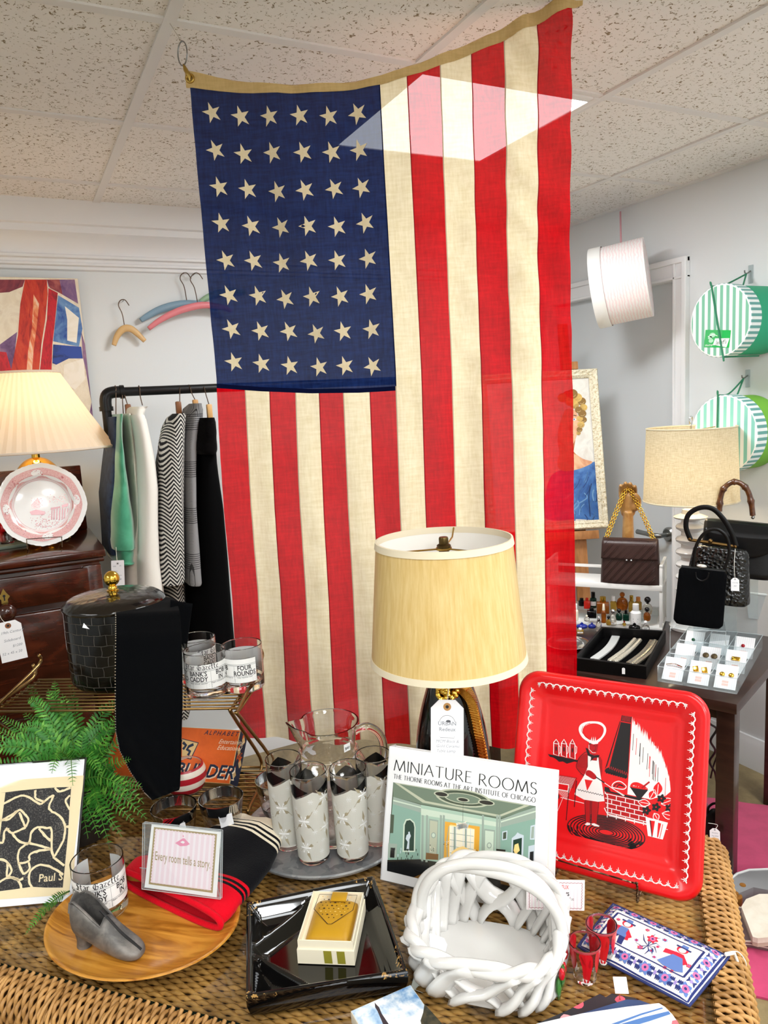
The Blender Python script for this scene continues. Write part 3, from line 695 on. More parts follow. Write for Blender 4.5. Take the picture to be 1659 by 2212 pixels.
# right wall door, paintings
F(7, 5, (868, 808), (932, 815), (925, 960), (862, 945)); F(11, 5, (975, 735), (1058, 715), (1050, 985), (968, 985)); F(14, 6, (985, 748), (1045, 732), (1038, 965), (978, 965)); F(13, 7, (995, 780), (1020, 770), (1030, 820), (1000, 850), (988, 820))
F(11, 6, (975, 735), (1000, 715), (1015, 695), (1030, 705), (1058, 715)); F(11, 5, (1090, 790), (1132, 780), (1124, 1050), (1082, 1030)); F(0, 6, (1100, 830), (1126, 825), (1120, 1060), (1092, 1040))
F(11, 5, (910, 690), (945, 682), (942, 745), (908, 750)); F(8, 6, (916, 697), (938, 691), (936, 738), (914, 742)); F(11, 5, (1105, 650), (1136, 642), (1132, 745), (1100, 745)); F(9, 6, (1112, 658), (1130, 653), (1126, 735), (1107, 737))
# floor and furniture
F(7, 3, (118, 885), (340, 880), (505, 905), (745, 930), (890, 950), (1122, 1030), (1120, 1205), (115, 960)); F(0, 4, (118, 900), (340, 885), (400, 910), (410, 960), (300, 1005), (115, 960)); F(10, 4, (300, 1005), (470, 915), (560, 910), (520, 990), (470, 1040))
F(10, 5, (385, 835), (470, 845), (468, 885), (382, 880)); F(6, 5, (440, 935), (480, 928), (485, 945), (450, 950)); F(6, 6, (510, 905), (545, 905), (545, 935), (515, 930)); F(0, 5, (500, 930), (700, 950), (680, 1020), (560, 1010)); F(10, 5, (880, 950), (1100, 1010), (1100, 1100), (900, 1050))
for k in range(26): x = random.uniform(900, 1110); y = 985+(x-900)*.2+random.uniform(-40, 60); F(random.choice([0, 10, 5, 11, 9]), 7, (x, y), (x+6, y+2), (x+5, y+26), (x-1, y+24))
for k in range(22): x = random.uniform(125, 330); y = random.uniform(800, 880); F(random.choice([0, 7, 11, 8]), 6, (x, y), (x+5, y), (x+4, y+18), (x, y+17))
for (x, y) in ((520, 770), (732, 830), (425, 800), (815, 880), (655, 900)):
    for k in range(9): a = random.uniform(-16, 16); b = random.uniform(-24, 24); F(random.choice([0, 8, 6, 11]), 13, (x+a, y+b), (x+a+7, y+b+2), (x+a+3, y+b+9))
mb.build('cover_photograph', mats, bk, 0, recalc=False)
# ------------------------------------------------------------------ red illustrated serving tray on a wire easel
RTM, rw, rh = lean((1093, 1848), (1516, 1963), (1123, 1443), ZT+.012)
tr = tracer(RTM, 1100, 1440, 2.968)
q4 = tracer(RTM)((1123, 1443), (1536, 1501), (1516, 1963), (1093, 1848))
rw = (q4[1][0]+q4[2][0])/2; rh = (q4[0][1]+q4[1][1])/2
rt_ = thing('serving_tray', 'red metal serving tray printed with a cook at a grill, on a wire easel', 'tray', RTM)
m_red = M('tray_red', '#df0d14', .3, coat=.25, bump=(7, .05)); m_tw = M('tray_white', '#f0e9e6', .35); m_tb = M('tray_black', '#1d1a1c', .35); m_tp = M('tray_red_deep', '#b00a12', .35)
cx, cy = rw/2, rh/2; RB = .018        # floor of the tray lies RB behind the rim
def tz(d): return table(d, [0, .004, .010, .022, .040, .047, .056, .2], [-.004, .002, .003, -.002, -.0135, -.0145, -RB, -RB])
levels = [0, .002, .004, .007, .010, .015, .022, .030, .036, .040, .044, .047, .050, .054, .058]
mb = MB(); n_ = 8; rings = []
for d in levels: rings.append([(x+cx, y+cy, tz(d)) for x, y in rrect(rw-2*d, rh-2*d, max(.008, .038-d*.62), n_)])
K = len(rings[0]); vs = [p for r in rings for p in r]
fs = [[i*K+j, i*K+(j+1) % K, (i+1)*K+(j+1) % K, (i+1)*K+j] for i in range(len(rings)-1) for j in range(K)]; fs.append([(len(rings)-1)*K+j for j in range(K)])
mb.add(vs, fs); mb.build('tray_pan', m_red, rt_, 60, solid=.0016, off=-1)
# scalloped white border
mb = MB(); dB = .021; bz = lambda: tz(dB)+.0012
def scallop(p0, p1, n, inn):
    L = V(p1)-V(p0); u = L/n; m2 = V(inn)
    for i in range(n):
        a = V(p0)+u*i; pts = [a+u*t+m2*(.0045*sin(pi*t)-.002) for t in [k/8 for k in range(9)]]
        mb.line([(p.x, p.y) for p in pts], .0019, 0, bz())
        b = a+u; mb.line([(b-m2*.007).to_tuple()[:2], (b+m2*.0015).to_tuple()[:2]], [.0005, .0026], 0, bz())
        mb.line([(b-u*.22-m2*.0035).to_tuple()[:2], (b-m2*.0005).to_tuple()[:2], (b+u*.22-m2*.0035).to_tuple()[:2]], [.0005, .0022, .0005], 0, bz())
a, b, c, e = (dB+.003, dB, 0), (rw-dB-.003, dB, 0), (rw-dB-.003, rh-dB, 0), (dB+.003, rh-dB, 0)
scallop(e, c, 21, (0, 1, 0)); scallop(a, b, 21, (0, -1, 0)); scallop(a, e, 20, (-1, 0, 0)); scallop(b, c, 20, (1, 0, 0))
mb.build('printed_border', m_tw, rt_, 0, recalc=False)
# the printed cook
fl = frame(RTM @ V((0, 0, -RB)), RTM.to_3x3() @ V((1, 0, 0)), RTM.to_3x3() @ V((0, 1, 0))); tr = tracer(fl, 1100, 1440, 2.968)
mb = MB(); Z = lambda k: -RB+.0005+k*.00005
F = lambda mi, k, *p: mb.poly(tr(*p), mi, Z(k)); Ln = lambda mi, k, w_, *p, **kw: mb.line(tr(*p), w_, mi, Z(k), **kw)
W_, B_, R_, D_ = 0, 1, 2, 3
def sm(*p): return smooth(list(p), 5, True)
# rug
ell = lambda rx, ry, a0=0, a1=360, n=46: [(622+rx*cos(rad(t)), 1062+ry*sin(rad(t))+.165*rx*cos(rad(t))) for t in [a0+(a1-a0)*i/n for i in range(n+1)]]
for k in range(11): Ln(B_, 0, .0019 if k % 2 else .0016, *ell(248-k*20, 104-k*8.6, 0, 360))
for k in range(40): t = random.uniform(10, 175); r = random.choice([1, .92, .84, .76, .68]); Ln(B_, 0, .0022, *ell(240*r, 100*r, t, t+14, 4))
# chef: legs, shoes
F(D_, 2, (487, 850), (528, 850), (520, 1003), (490, 1000)); F(D_, 2, (530, 850), (578, 852), (562, 1008), (527, 1005))
for (x0, x1) in ((486, 490), (520, 519), (529, 527), (576, 562)): Ln(B_, 3, .0008, (x0, 860), (x1, 1003))
F(W_, 4, (484, 1012), (500, 998), (520, 1003), (520, 1014), (500, 1018)); F(W_, 4, (527, 1006), (545, 1003), (580, 1020), (575, 1026), (548, 1022), (530, 1014))
# jacket with dots
F(D_, 3, *sm((505, 555), (460, 575), (440, 610), (438, 650), (490, 690), (545, 720), (590, 705), (596, 640), (590, 590), (560, 565))); 
for y in range(565, 720, 9):
    for x in range(440, 600, 9):
        if hypot((x-520)/82, (y-635)/88) < 1: F(B_, 4, (x-2.6, y), (x, y-2.6), (x+2.6, y), (x, y+2.6))
Ln(B_, 4, .0009, *sm((505, 553), (458, 573), (437, 612), (434, 652), (490, 694)), closed=False)
# apron
F(W_, 5, (505, 558), (520, 557), (526, 600), (562, 603), (566, 580), (572, 580), (578, 640), (590, 720), (612, 862), (570, 866), (480, 852), (418, 818), (440, 765), (480, 700), (505, 640))
Ln(B_, 6, .0011, *[(440+i*8.2, 787+i*1.9+(5 if i % 2 else -3)) for i in range(21)]); F(R_, 6, (484, 722), (536, 730), (500, 796))
F(D_, 6, *sm((490, 690), (500, 665), (525, 668), (555, 695), (560, 715), (540, 722), (510, 705))); F(D_, 5, (486, 690), (500, 660), (440, 640), (438, 655))
# fork
Ln(B_, 7, .0018, (555, 706), (612, 745)); Ln(W_, 7, .0012, (612, 745), (735, 830)); Ln(W_, 7, .001, (690, 795), (720, 820)); Ln(W_, 7, .001, (690, 795), (740, 826))
# scarf, head, hat
F(B_, 6, (490, 520), (505, 525), (520, 560), (545, 570), (580, 566), (575, 582), (545, 584), (520, 608), (528, 580), (505, 570)); F(D_, 7, *sm((514, 490), (512, 525), (535, 552), (560, 548), (568, 520), (566, 492))); Ln(W_, 8, .0008, (512, 500), (512, 528), (535, 552), (556, 551))
F(B_, 8, (512, 505), (518, 488), (530, 490)); Ln(B_, 8, .0008, (540, 508), (552, 506)); Ln(B_, 8, .0008, (556, 508), (565, 505)); Ln(B_, 8, .0006, (552, 510), (556, 528), (549, 530)); Ln(B_, 8, .001, (540, 538), (556, 536))
F(W_, 8, (512, 488), (520, 472), (540, 478), (562, 474), (572, 482), (570, 494), (540, 498))
out = smooth([(512, 484), (470, 455), (447, 410), (455, 375), (490, 355), (540, 350), (590, 358), (620, 390), (618, 430), (590, 470), (572, 486)], 5)
inn = smooth([(556, 476), (590, 450), (606, 415), (600, 385), (565, 366), (520, 366), (482, 385), (470, 410), (478, 435), (500, 455), (530, 470)], 5)
F(W_, 9, *(out+inn)); Ln(R_, 10, .0009, *smooth([(520, 470), (486, 445), (474, 408), (490, 375), (520, 362)], 4)); Ln(D_, 10, .0007, *smooth([(530, 472), (500, 455), (466, 415), (476, 380)], 4))
for x in (528, 540, 552): F(W_, 10, (x-5, 478), (x+2, 448), (x+5, 478))
# chimney
F(B_, 2, (724, 300), (788, 310), (780, 360), (716, 348)); F(B_, 2, (716, 355), (780, 366), (760, 700), (640, 655))
for k in range(7): Ln(R_, 3, .0006, (730+k*8, 306+k*1.2), (724+k*8, 346+k*1.5))
Ln(R_, 3, .0009, (718, 350), (780, 362)); Ln(B_, 2, .001, (712, 350), (618, 650)); Ln(B_, 2, .0008, (706, 370), (626, 640))
F(B_, 3, (618, 655), (640, 645), (760, 690), (756, 715), (612, 672)); Ln(R_, 4, .001, *[(640+i*7, 640+i*2.6+(14 if i % 2 else -6)) for i in range(18)])
for k in range(9): F(B_, 3, *[(626+k*15+8*cos(t), 676+k*4.2+9*sin(t)) for t in [pi*i/6 for i in range(-1, 8)]])
# white boards
top = [(790, 312)]; x = 790
pts = []
while x < 1030:
    y = table(x, [790, 830, 880, 930, 980, 1010, 1030], [330, 375, 430, 490, 555, 640, 720]); pts += [(x, y+random.uniform(-22, 12)), (x+2, y+random.uniform(10, 46))]; x += random.uniform(3, 7)
F(W_, 2, (790, 312), *pts, (1036, 800), (1000, 830), (900, 850), (758, 818))
for k in range(15): x = random.uniform(790, 1010); y = table(x, [790, 1010], [420, 720]); Ln(B_ if k % 3 else R_, 3, .0008, (x, y), (x-6, y+random.uniform(60, 140)))
# grill, bricks
F(B_, 4, (612, 770), (640, 775), (650, 800), (885, 852), (885, 870), (612, 800)); F(D_, 3, (612, 800), (885, 870), (880, 1010), (620, 945))
for j in range(5):
    y0, y1 = 812+j*30, 872+j*31; Ln(W_, 4, .0012, (612+j*3, y0), (885, y1))
    for i in range(5): x = 630+i*58+(28 if j % 2 else 0); 
    for i in range(5):
        x = 630+i*58+(28 if j % 2 else 0)
        if x < 880: yy = y0+(x-612)*.22; Ln(W_, 4, .0012, (x, yy), (x-1, yy+30))
Ln(W_, 4, .0014, (612, 800), (632, 830), (632, 945)); Ln(W_, 4, .0016, (610, 905), (630, 945), (880, 1008)); Ln(W_, 4, .001, (640, 955), (1018, 1045)); Ln(W_, 4, .001, (330, 838), (480, 876))
# roast, bowl
Ln(W_, 5, .0014, *smooth([(660, 770), (672, 745), (710, 735), (750, 765), (735, 785), (690, 780)], 5, True), closed=True); Ln(B_, 5, .0012, *smooth([(670, 772), (690, 750), (730, 762)], 4)); Ln(B_, 5, .0012, *smooth([(690, 775), (705, 760), (740, 770)], 4))
F(B_, 6, (772, 768), (892, 790), (845, 845), (820, 838)); F(R_, 7, *sm((778, 770), (790, 745), (825, 742), (870, 765), (888, 788), (830, 782))); Ln(D_, 8, .0025, (850, 778), (900, 738))
for k in range(16): x = random.uniform(782, 880); F(W_ if k % 2 else D_, 8, (x, 760+(x-782)*.2), (x+5, 757+(x-782)*.2), (x+3, 765+(x-782)*.2))
# plant
leaf = lambda cx, cy, a, l, w_, mi, k: F(mi, k, *[(cx+l*t*cos(a)-w_*s*sin(a)*sin(pi*t)*1., cy+l*t*sin(a)+w_*s*cos(a)*sin(pi*t)) for t, s in [(i/6, 1) for i in range(7)]+[(1-i/6, -1) for i in range(1, 6)]])
for (x, y, a, l, w_) in ((950, 830, -85, 95, 32), (900, 850, -60, 70, 26), (905, 880, 190, 80, 22), (975, 880, -20, 80, 24), (980, 940, 15, 90, 26), (930, 940, 60, 50, 20)):
    leaf(x, y, rad(a), l, w_, R_, 5); leaf(x, y, rad(a), l*.0+l, w_, R_, 5); P = [(x+l*t*cos(rad(a))-w_*s*sin(rad(a))*sin(pi*t), y+l*t*sin(rad(a))+w_*s*cos(rad(a))*sin(pi*t)) for t, s in [(i/6, 1) for i in range(7)]+[(1-i/6, -1) for i in range(1, 6)]]
    Ln(W_, 6, .0012, *P, closed=True); Ln(W_, 6, .0009, (x, y), (x+l*.8*cos(rad(a)), y+l*.8*sin(rad(a))))
for (x, y) in ((976, 845), (942, 900), (880, 922), (1028, 905)):
    F(B_, 7, *[(x+(27+6*cos(5*t))*cos(t)*.95, y+(24+6*cos(5*t))*sin(t)) for t in [2*pi*i/30 for i in range(30)]]); F(R_, 8, *[(x+5*cos(t), y+5*sin(t)) for t in [2*pi*i/8 for i in range(8)]]); F(D_, 9, *[(x+2.5*cos(t), y+2.5*sin(t)) for t in [2*pi*i/8 for i in range(8)]])
F(W_, 6, (874, 962), (1018, 1000), (985, 1108), (890, 1085)); F(R_, 7, (900, 985), (935, 990), (920, 1085), (912, 1080)); F(R_, 7, (955, 1000), (975, 1005), (955, 1095), (948, 1092)); Ln(B_, 7, .0014, (905, 985), (916, 1090)); Ln(R_, 7, .001, (985, 1010), (965, 1100))
# shelf with pots, chair
F(B_, 4, (248, 560), (443, 600), (436, 612), (262, 578)); F(B_, 4, (270, 575), (420, 608), (370, 622), (345, 608), (320, 610), (300, 592))
for x in (302, 352, 406):
    F(D_, 4, (x-17, 560+(x-302)*.2), (x-16, 485+(x-302)*.1), (x, 466), (x+16, 490+(x-302)*.1), (x+17, 572+(x-302)*.2)); Ln(W_, 5, .0015, (x-17, 560+(x-302)*.2), (x-16, 485+(x-302)*.1), (x, 466), (x+16, 490+(x-302)*.1), (x+17, 572+(x-302)*.2), closed=True); Ln(W_, 5, .001, (x+17, 505), (x+28, 515), (x+26, 550), (x+17, 562)); Ln(W_, 5, .001, (x-16, 492), (x+16, 496)); F(B_, 5, *[(x+5*cos(t), 525+(x-302)*.1+16*sin(t)) for t in [2*pi*i/10 for i in range(10)]])
F(D_, 4, (276, 685), (436, 712), (412, 780), (276, 760))
for k in range(22): Ln(W_, 5, .0004, (276+k*7, 690+k*1.2), (270+k*4.5, 770+k*4))
F(W_, 6, (276, 738), (385, 755), (380, 802), (276, 783)); F(R_, 7, (282, 744), (379, 760), (375, 795), (282, 778)); F(B_, 7, *[(292+30*cos(t), 832+28*sin(t)) for t in [2*pi*i/16 for i in range(16)]]); Ln(B_, 6, .0012, (384, 780), (366, 985)); Ln(B_, 6, .0012, (432, 730), (418, 900)); Ln(W_, 6, .0006, (350, 830), (290, 975))
mb.build('printed_picture', [m_tw, m_tb, m_red, m_tp], rt_, 0, recalc=False)
# scuffs
# wire easel
ez = thing('wire_easel', 'twisted dark wire plate easel holding up the red serving tray', 'easel', RTM)
m_wire = M('twisted_wire', '#6f5a46', .3, 1.)
mb = MB()
def twist(pts, r=.0011, n=3):
    P = smooth(pts, n*6); L = len(P)
    for s in (0, pi):
        mb.tube([(p[0]+r*cos(i*.9+s), p[1]+r*sin(i*.9+s)*.7, p[2]+r*sin(i*.9+s)) for i, p in enumerate(P)], r, 5)
le = tracer(RTM)((1199, 1885), (1200, 1850), (1378, 1905), (1379, 1938))
zf = .010
twist([(le[0][0], le[0][1]-.004, zf-.004), (le[0][0], le[0][1], zf), (le[1][0]-.001, le[1][1], zf+.001), (le[1][0]+.012, le[1][1]-.002, zf), (le[2][0]-.012, le[2][1], zf), (le[2][0], le[2][1], zf), (le[3][0], le[3][1], zf), (le[3][0], le[3][1]-.004, zf-.004)])
mb.build('front_lip', m_wire, ez)
mb = MB(); inv = RTM.inverted()
for k in (0, 3):
    g0 = RTM @ V((le[k][0], le[k][1]-.004, zf-.004)); bk_ = RTM.to_3x3() @ V((0, 0, -1)); bk_.z = 0; bk_.normalize()
    g1 = g0+bk_*.05; g1.z = ZT+.004; g2 = g0+bk_*.15; g2.z = ZT+.002; t3 = RTM @ V((le[k][0]*.6+rw*.2, rh*.7, -.027))
    gm = g0.copy(); gm.z = ZT+.003
    twist([tuple(inv @ p) for p in (g0, gm, g1, g2)]); twist([tuple(inv @ p) for p in (g1, RTM @ V((le[k][0], .1, -.03)), t3)])
mb.build('back_strut', m_wire, ez)
# ------------------------------------------------------------------ wooden plate and what lies on it
def f_teak(t, p, I):
    co = t.coord('Object', (3, 26, 8), (0, 0, .5)); n = t.noise(co, 1.6, 4, .55, 1.4)
    c = t.ramp(n, [(.28, '#6e3f10'), (.42, '#a86a20'), (.55, '#c98a33'), (.75, '#d99f45')]); t.l.new(c, I['Base Color'])
m_teak = M('teak', '#b87a2b', .28, coat=.35, fn=f_teak)
PLC = V((.101, 1.131, ZT)); PLR = rad(136)
pl = thing('wooden_plate', 'oval teak wood plate holding the iron shoe and the newspaper glass', 'plate', PLC, PLR)
def plshape(r, z, a): return r*(1+.05*cos(a-2.2)+.02*cos(2*a))
mb = MB(); mb.lathe([(0, .0), (.085, 0), (.105, .003), (.13, .012), (.146, .0215), (.149, .0225), (.151, .021), (.1495, .019)][::-1]+[(0.0001, 0)] if False else
    [(0, 0), (.088, 0), (.108, .002), (.13, .009), (.147, .018), (.1512, .0215), (.1505, .0235), (.1475, .0235), (.142, .0185), (.125, .0105), (.105, .0065), (.085, .005), (0, .005)], 72, sx=1.0, sy=.855, fn=plshape)
mb.build('plate_body', m_teak, pl, 60)
# iron shoe: sections along its length, toe towards the viewer's right
m_iron = M('cast_iron_grey', '#565452', .55, .35, var=(34, '#85807a', .9), bump=(90, .25))
sh0, sh1 = at(178, 2040, ZT+.006), at(300, 2066, ZT+.006)
shv = sh1-sh0; SL = shv.length; ZP = ZT+.0062
ish = thing('iron_shoe', 'small grey cast iron shoe with a hollow ankle and stacked heel on the plate', 'figurine', V((sh0.x, sh0.y, ZP)), atan2(shv.y, shv.x))
k = SL/.110
secs = [(-.006, .030, .080, .012), (-.003, .022, .094, .0165), (.006, .020, .100, .0195), (.018, .018, .094, .0215), (.030, .0145, .084, .0215), (.042, .009, .072, .0205), (.054, .004, .061, .0195), (.066, .001, .049, .0195), (.078, 0, .037, .0205), (.090, 0, .028, .021), (.102, 0, .021, .0195), (.112, .001, .015, .0145), (.117, .003, .011, .006)]
mb = MB(); n_ = 20
def shsec(i, a):
    x, z0, z1, w_ = secs[i]; zc, h_ = (z0+z1)/2, (z1-z0)/2; c, s_ = cos(a), sin(a)
    return (x*k, w_*math.copysign(abs(c)**.8, c)*k*(1 if s_ < 0 else 1-.2*s_*s_*(x < .07)), (zc+h_*math.copysign(abs(s_)**.8, s_))*k)
vs = [shsec(i, 2*pi*j/n_) for i in range(len(secs)) for j in range(n_)]
fs = []
for i in range(len(secs)-1):
    for j in range(n_):
        mid = (j+.5)/n_*2*pi
        if 1 <= i <= 5 and abs(mid-pi/2) < .9: continue      # ankle opening
        fs.append([i*n_+j, i*n_+(j+1) % n_, (i+1)*n_+(j+1) % n_, (i+1)*n_+j])
fs.append([j for j in range(n_)]); fs.append([(len(secs)-1)*n_+j for j in range(n_)])
mb.add(vs, fs); mb.build('upper', m_iron, ish, 70, solid=.003*k, sub=1)
mb = MB(); mb.lathe([(0, 0), (.0125*k, 0), (.011*k, .012*k), (.013*k, .027*k), (0, .027*k)], 20, 0, (.005*k, 0, 0), sy=1.0); mb.build('heel', m_iron, ish)
mb = MB(); mb.tube(smooth([(.045*k, 0, .070*k), (.06*k, 0, .056*k), (.08*k, .0, .0375*k), (.1*k, 0, .024*k), (.116*k, 0, .013*k)], 4), [.0024]*17, 6, flat=.6)
mb.build('toe_seam', M('iron_dark', '#242424', .5, .4), ish)
mb = MB(); mb.tube([shsec(1, .2)]+[shsec(i, pi/2-.9) for i in range(1, 7)]+[shsec(6, pi/2)]+[shsec(i, pi/2+.9) for i in range(6, 0, -1)]+[shsec(1, pi-.2)], .0022*k, 6); mb.build('collar_bead', m_iron, ish)
MB().tube([(.004*k, -.0165*k, .040*k), (.009*k, -.0185*k, .044*k), (.015*k, -.018*k, .041*k), (.016*k, -.018*k, .035*k)], .002*k, 6).build('side_buckle', m_iron, ish)
# ------------------------------------------------------------------ newspaper glasses
m_glass = M('clear_glass', '#ffffff', 0.0, trans=1., ior=1.45, spec=.5)
m_news = M('newsprint_white', '#f4f4f1', .5); m_ink = M('ink_black', '#16161a', .6); m_inkg = M('ink_grey', '#8a8a88', .7)
GR, GH = .0405, .092
def news_glass(label, loc, rz, group):
    t = thing('newspaper_glass', label, 'glass', loc, rz, group)
    MB().lathe(sup([(0, .0005), (.030, .0), (GR-.003, .001), (GR-.0005, .004), (GR, .012), (GR, GH-.001), (GR-.0008, GH), (GR-.0016, GH-.001), (GR-.002, .03), (GR-.003, .018), (GR-.009, .0145), (0, .0135)]), 56).build('glass_body', m_glass, t, 50)
    z0, z1 = .024, .073
    cyl = lambda x, y, z: ((GR+.0002+z)*sin(x/GR), -(GR+.0002+z)*cos(x/GR), y)
    mb = MB(); mb.fn = cyl; A = 2*pi*GR*.86/2
    mb.sheet(lambda u, v: (lerp(-A, A, u), lerp(z0, z1, v), 0), 60, 1, 0)
    w4 = .053
    black_letter(mb, 'Star Gazette', -.036, .0628, .0105, 1, .0004)
    for (y, h_) in ((.0725, .0006), (.0615, .0005), (.0590, .0005), (.0372, .0004)): mb.add(*(lambda n: ([(lerp(-A, A, i/n), y+dy, .0003) for i in range(n+1) for dy in (0, h_)], [[2*i, 2*i+2, 2*i+3, 2*i+1] for i in range(n)]))(50), 1)
    heads = [("BANK'S", 'CADDY', 'After school, teacher'), ('BOB', 'IN', 'Hippo withstands base in'), ('FOUR', 'ROUNDS', 'City rejoices over'), ('FIRST', 'LOSES', 'Public to get'), ('TOY', 'SOLD', 'Facts on new')]
    for i, (a_, b_, c_) in enumerate(heads):
        x = -.006+(i-0)*w4*.86
        if x > A-.01: x -= 2*A
        mb.text(a_, x, .0500, .0135, 1, .0004, bold=.016, sx=.80); mb.text(b_, x, .0390, .0135, 1, .0004, bold=.016, sx=.80)
        mb.text(c_, x, .0340, .0042, 1, .0004)
        for r in range(4): mb.rect(x-w4*.42+.002, .0318-r*.0019, w4*(.78-.1*(r % 2)), .0007, 2, .0004)
        mb.rect(x+w4*.47, .025, .0003, .0335, 1, .0004)
    mb.build('printed_label', [m_news, m_ink, m_inkg], t, 0, recalc=False); return t
g0 = at(222, 1965, ZT+.006); r0 = face_rz(g0.x, g0.y)
glass0 = news_glass('clear tumbler with newspaper print standing on the teak plate behind the iron shoe', g0, r0-.1, 'newspaper print tumblers')
# ------------------------------------------------------------------ folded knit cap
def knit(t, p, I): pass
m_kr, m_kb, m_kc = [M(n, c, .95, sheen=.05, spec=.1, bump=(420, .6, (1, 1, .4))) for n, c in (('knit_red', '#d5081f'), ('knit_black', '#0c0c10'), ('knit_cream', '#efe3cb'))]
kst = [((262, 1895), (478, 2003), .030), ((272, 1880), (500, 1985), .032), ((290, 1862), (522, 1958), .034), ((320, 1848), (540, 1938), .034), ((370, 1830), (562, 1912), .034), ((420, 1810), (585, 1882), .036), ((462, 1794), (600, 1850), .038), ((492, 1784), (612, 1822), .040), ((520, 1776), (613, 1800), .036), ((540, 1776), (606, 1786), .02)]
KT = ZT+.008
KS = []
for (l, r, h_) in kst:
    a, b = at(*l, KT+.014), at(*r, KT+.010); KS.append((a, b, h_))
def kpt(u, v):
    f = u*(len(KS)-1); i = min(int(f), len(KS)-2); q = f-i; A_ = KS[i][0].lerp(KS[i+1][0], q); B_ = KS[i][1].lerp(KS[i+1][1], q); h_ = lerp(KS[i][2], KS[i+1][2], q)
    a = 2*pi*v; c, s_ = cos(a), sin(a); w_ = .5+.5*math.copysign(abs(c)**.75, c)
    p = B_.lerp(A_, w_); base = KT+.004*0
    zc = base+h_*.5; z = zc+h_*.5*math.copysign(abs(s_)**.7, s_)
    z += (.006*nz(u*4, w_*3, 2)+.004*sin(w_*9+u*5))*(s_ > 0)
    return V((p.x, p.y, z))
kn = thing('knit_cap', 'folded red black and cream striped knit cap lying between plate and round tray', 'cap', V((0, 0, 0)))
def kmat(u, v):
    for a, b, m_ in ((0, .235, 0), (.235, .262, 1), (.262, .285, 0), (.285, .312, 1), (.312, .335, 0), (.335, .66, 1), (.66, .68, 2), (.68, .70, 1), (.70, .72, 2), (.72, .74, 1), (.74, .76, 2), (.76, .775, 1), (.775, 2, 2)):
        if a <= u < b: return m_
mb = MB(); mb.sheet(lambda u, v: kpt(u, v), 110, 40, kmat)
mb.build('knit_body', [m_kr, m_kb, m_kc], kn, 180)
mb = MB(); mb.tube([kpt(.0, v/30)+V((0, 0, 0)) for v in range(30)], .005, 8, closed=True); mb.build('rolled_hem', m_kr, kn, 180)
# ------------------------------------------------------------------ acrylic sign
m_acr = thin_clear('acrylic', '#f2f6f7', 1., .05); m_acre = M('acrylic_edge', '#e8f2f4', .05, trans=.6, ior=1.49)
SGM, sw, shh = lean((301, 1919), (469, 1941), (316, 1780), KT+.040, 12)
sg = thing('acrylic_sign', 'clear acrylic stand with a pink striped card reading Every room tells a story', 'sign', SGM)
tr = tracer(SGM, 260, 1760, 4.366)
cs = tr((240, 80), (972, 152), (928, 795), (182, 695)); shh = (cs[0][1]+cs[1][1])/2; sw = (cs[1][0]+cs[2][0])/2
x0 = (cs[0][0]+cs[3][0])/2
mb = MB()
for z in (-.004, .001): mb.add([(x0, 0, z), (sw, 0, z), (sw, shh, z), (x0, shh, z)], [[0, 1, 2, 3]])
mb.build('clear_panel', m_acr, sg, 0, recalc=False)
mb = MB()
for (a, b) in (((x0, 0), (x0, shh)), ((x0, shh), (sw, shh)), ((sw, shh), (sw, 0)), ((sw, 0), (x0, 0))): mb.tube([(a[0], a[1], .001), (b[0], b[1], .001)], .0006, 4); mb.tube([(a[0], a[1], -.004), (b[0], b[1], -.004)], .0006, 4)
mb.build('polished_edge', m_acre, sg)
bkv = SGM.to_3x3().inverted() @ ((V((SGM.translation.x, SGM.translation.y, 0))).normalized()*.06)
mb = MB(); mb.add([(x0, 0, 0), (sw, 0, 0), V((sw, 0, 0))+bkv, V((x0, 0, 0))+bkv], [[0, 1, 2, 3]]); mb.build('clear_foot', m_acr, sg, 0)
mb = MB(); mb.tube([(sw, 0, 0), V((sw, 0, 0))+bkv, V((x0, 0, 0))+bkv], .0007, 4); mb.build('foot_edge', m_acre, sg)
mats = [M('card_white', '#f5f1ef', .5), M('card_pink', '#f4dbe2', .5), M('card_gold', '#a88f5f', .5), M('card_rose', '#ee8fb0', .5), M('card_pale', '#f8eaee', .5)]
mb = MB(); Zk = lambda k: -.0015+k*.00005
mb.poly(tr((290, 90), (945, 165), (905, 785), (222, 688)), 0, Zk(0)); inn = tr((312, 118), (908, 185), (866, 742), (262, 658))
mb.poly(inn, 2, Zk(1))
def bil(q, u, v): a = V(q[0]).lerp(V(q[1]), u); b = V(q[3]).lerp(V(q[2]), u); p = a.lerp(b, v); return (p[0], p[1])
q = inn; sc = []
for (e0, e1, n) in (((0, 0), (1, 0), 20), ((1, 0), (1, 1), 19), ((1, 1), (0, 1), 20), ((0, 1), (0, 0), 19)):
    for i in range(n):
        for j in range(4):
            u, v = lerp(e0[0], e1[0], (i+j/4)/n), lerp(e0[1], e1[1], (i+j/4)/n); d_ = .022+.012*abs(sin(pi*j/4)); sc.append(bil(q, min(max(u, d_), 1-d_), min(max(v, d_), 1-d_)))
mb.poly(sc, 1, Zk(2))
for i in range(11): u = .06+i*.083; mb.poly([bil(q, u, .05), bil(q, u+.036, .05), bil(q, u+.036, .95), bil(q, u, .95)], 4, Zk(3))
T_ = bil(q, .5, .58); mb.text('Every room tells a story.', T_[0], T_[1]-.0, .0185*(sw-x0)/.13, 2, Zk(5), sx=.50, bold=.005, rot=-.035)
mb.poly(tr((512, 270), (585, 225), (600, 225), (652, 280), (620, 296), (560, 300)), 3, Zk(4)); mb.poly(tr((560, 262), (586, 248), (605, 262), (590, 276)), 0, Zk(5)); mb.poly(tr((582, 205), (588, 193), (596, 206), (590, 216)), 3, Zk(4))
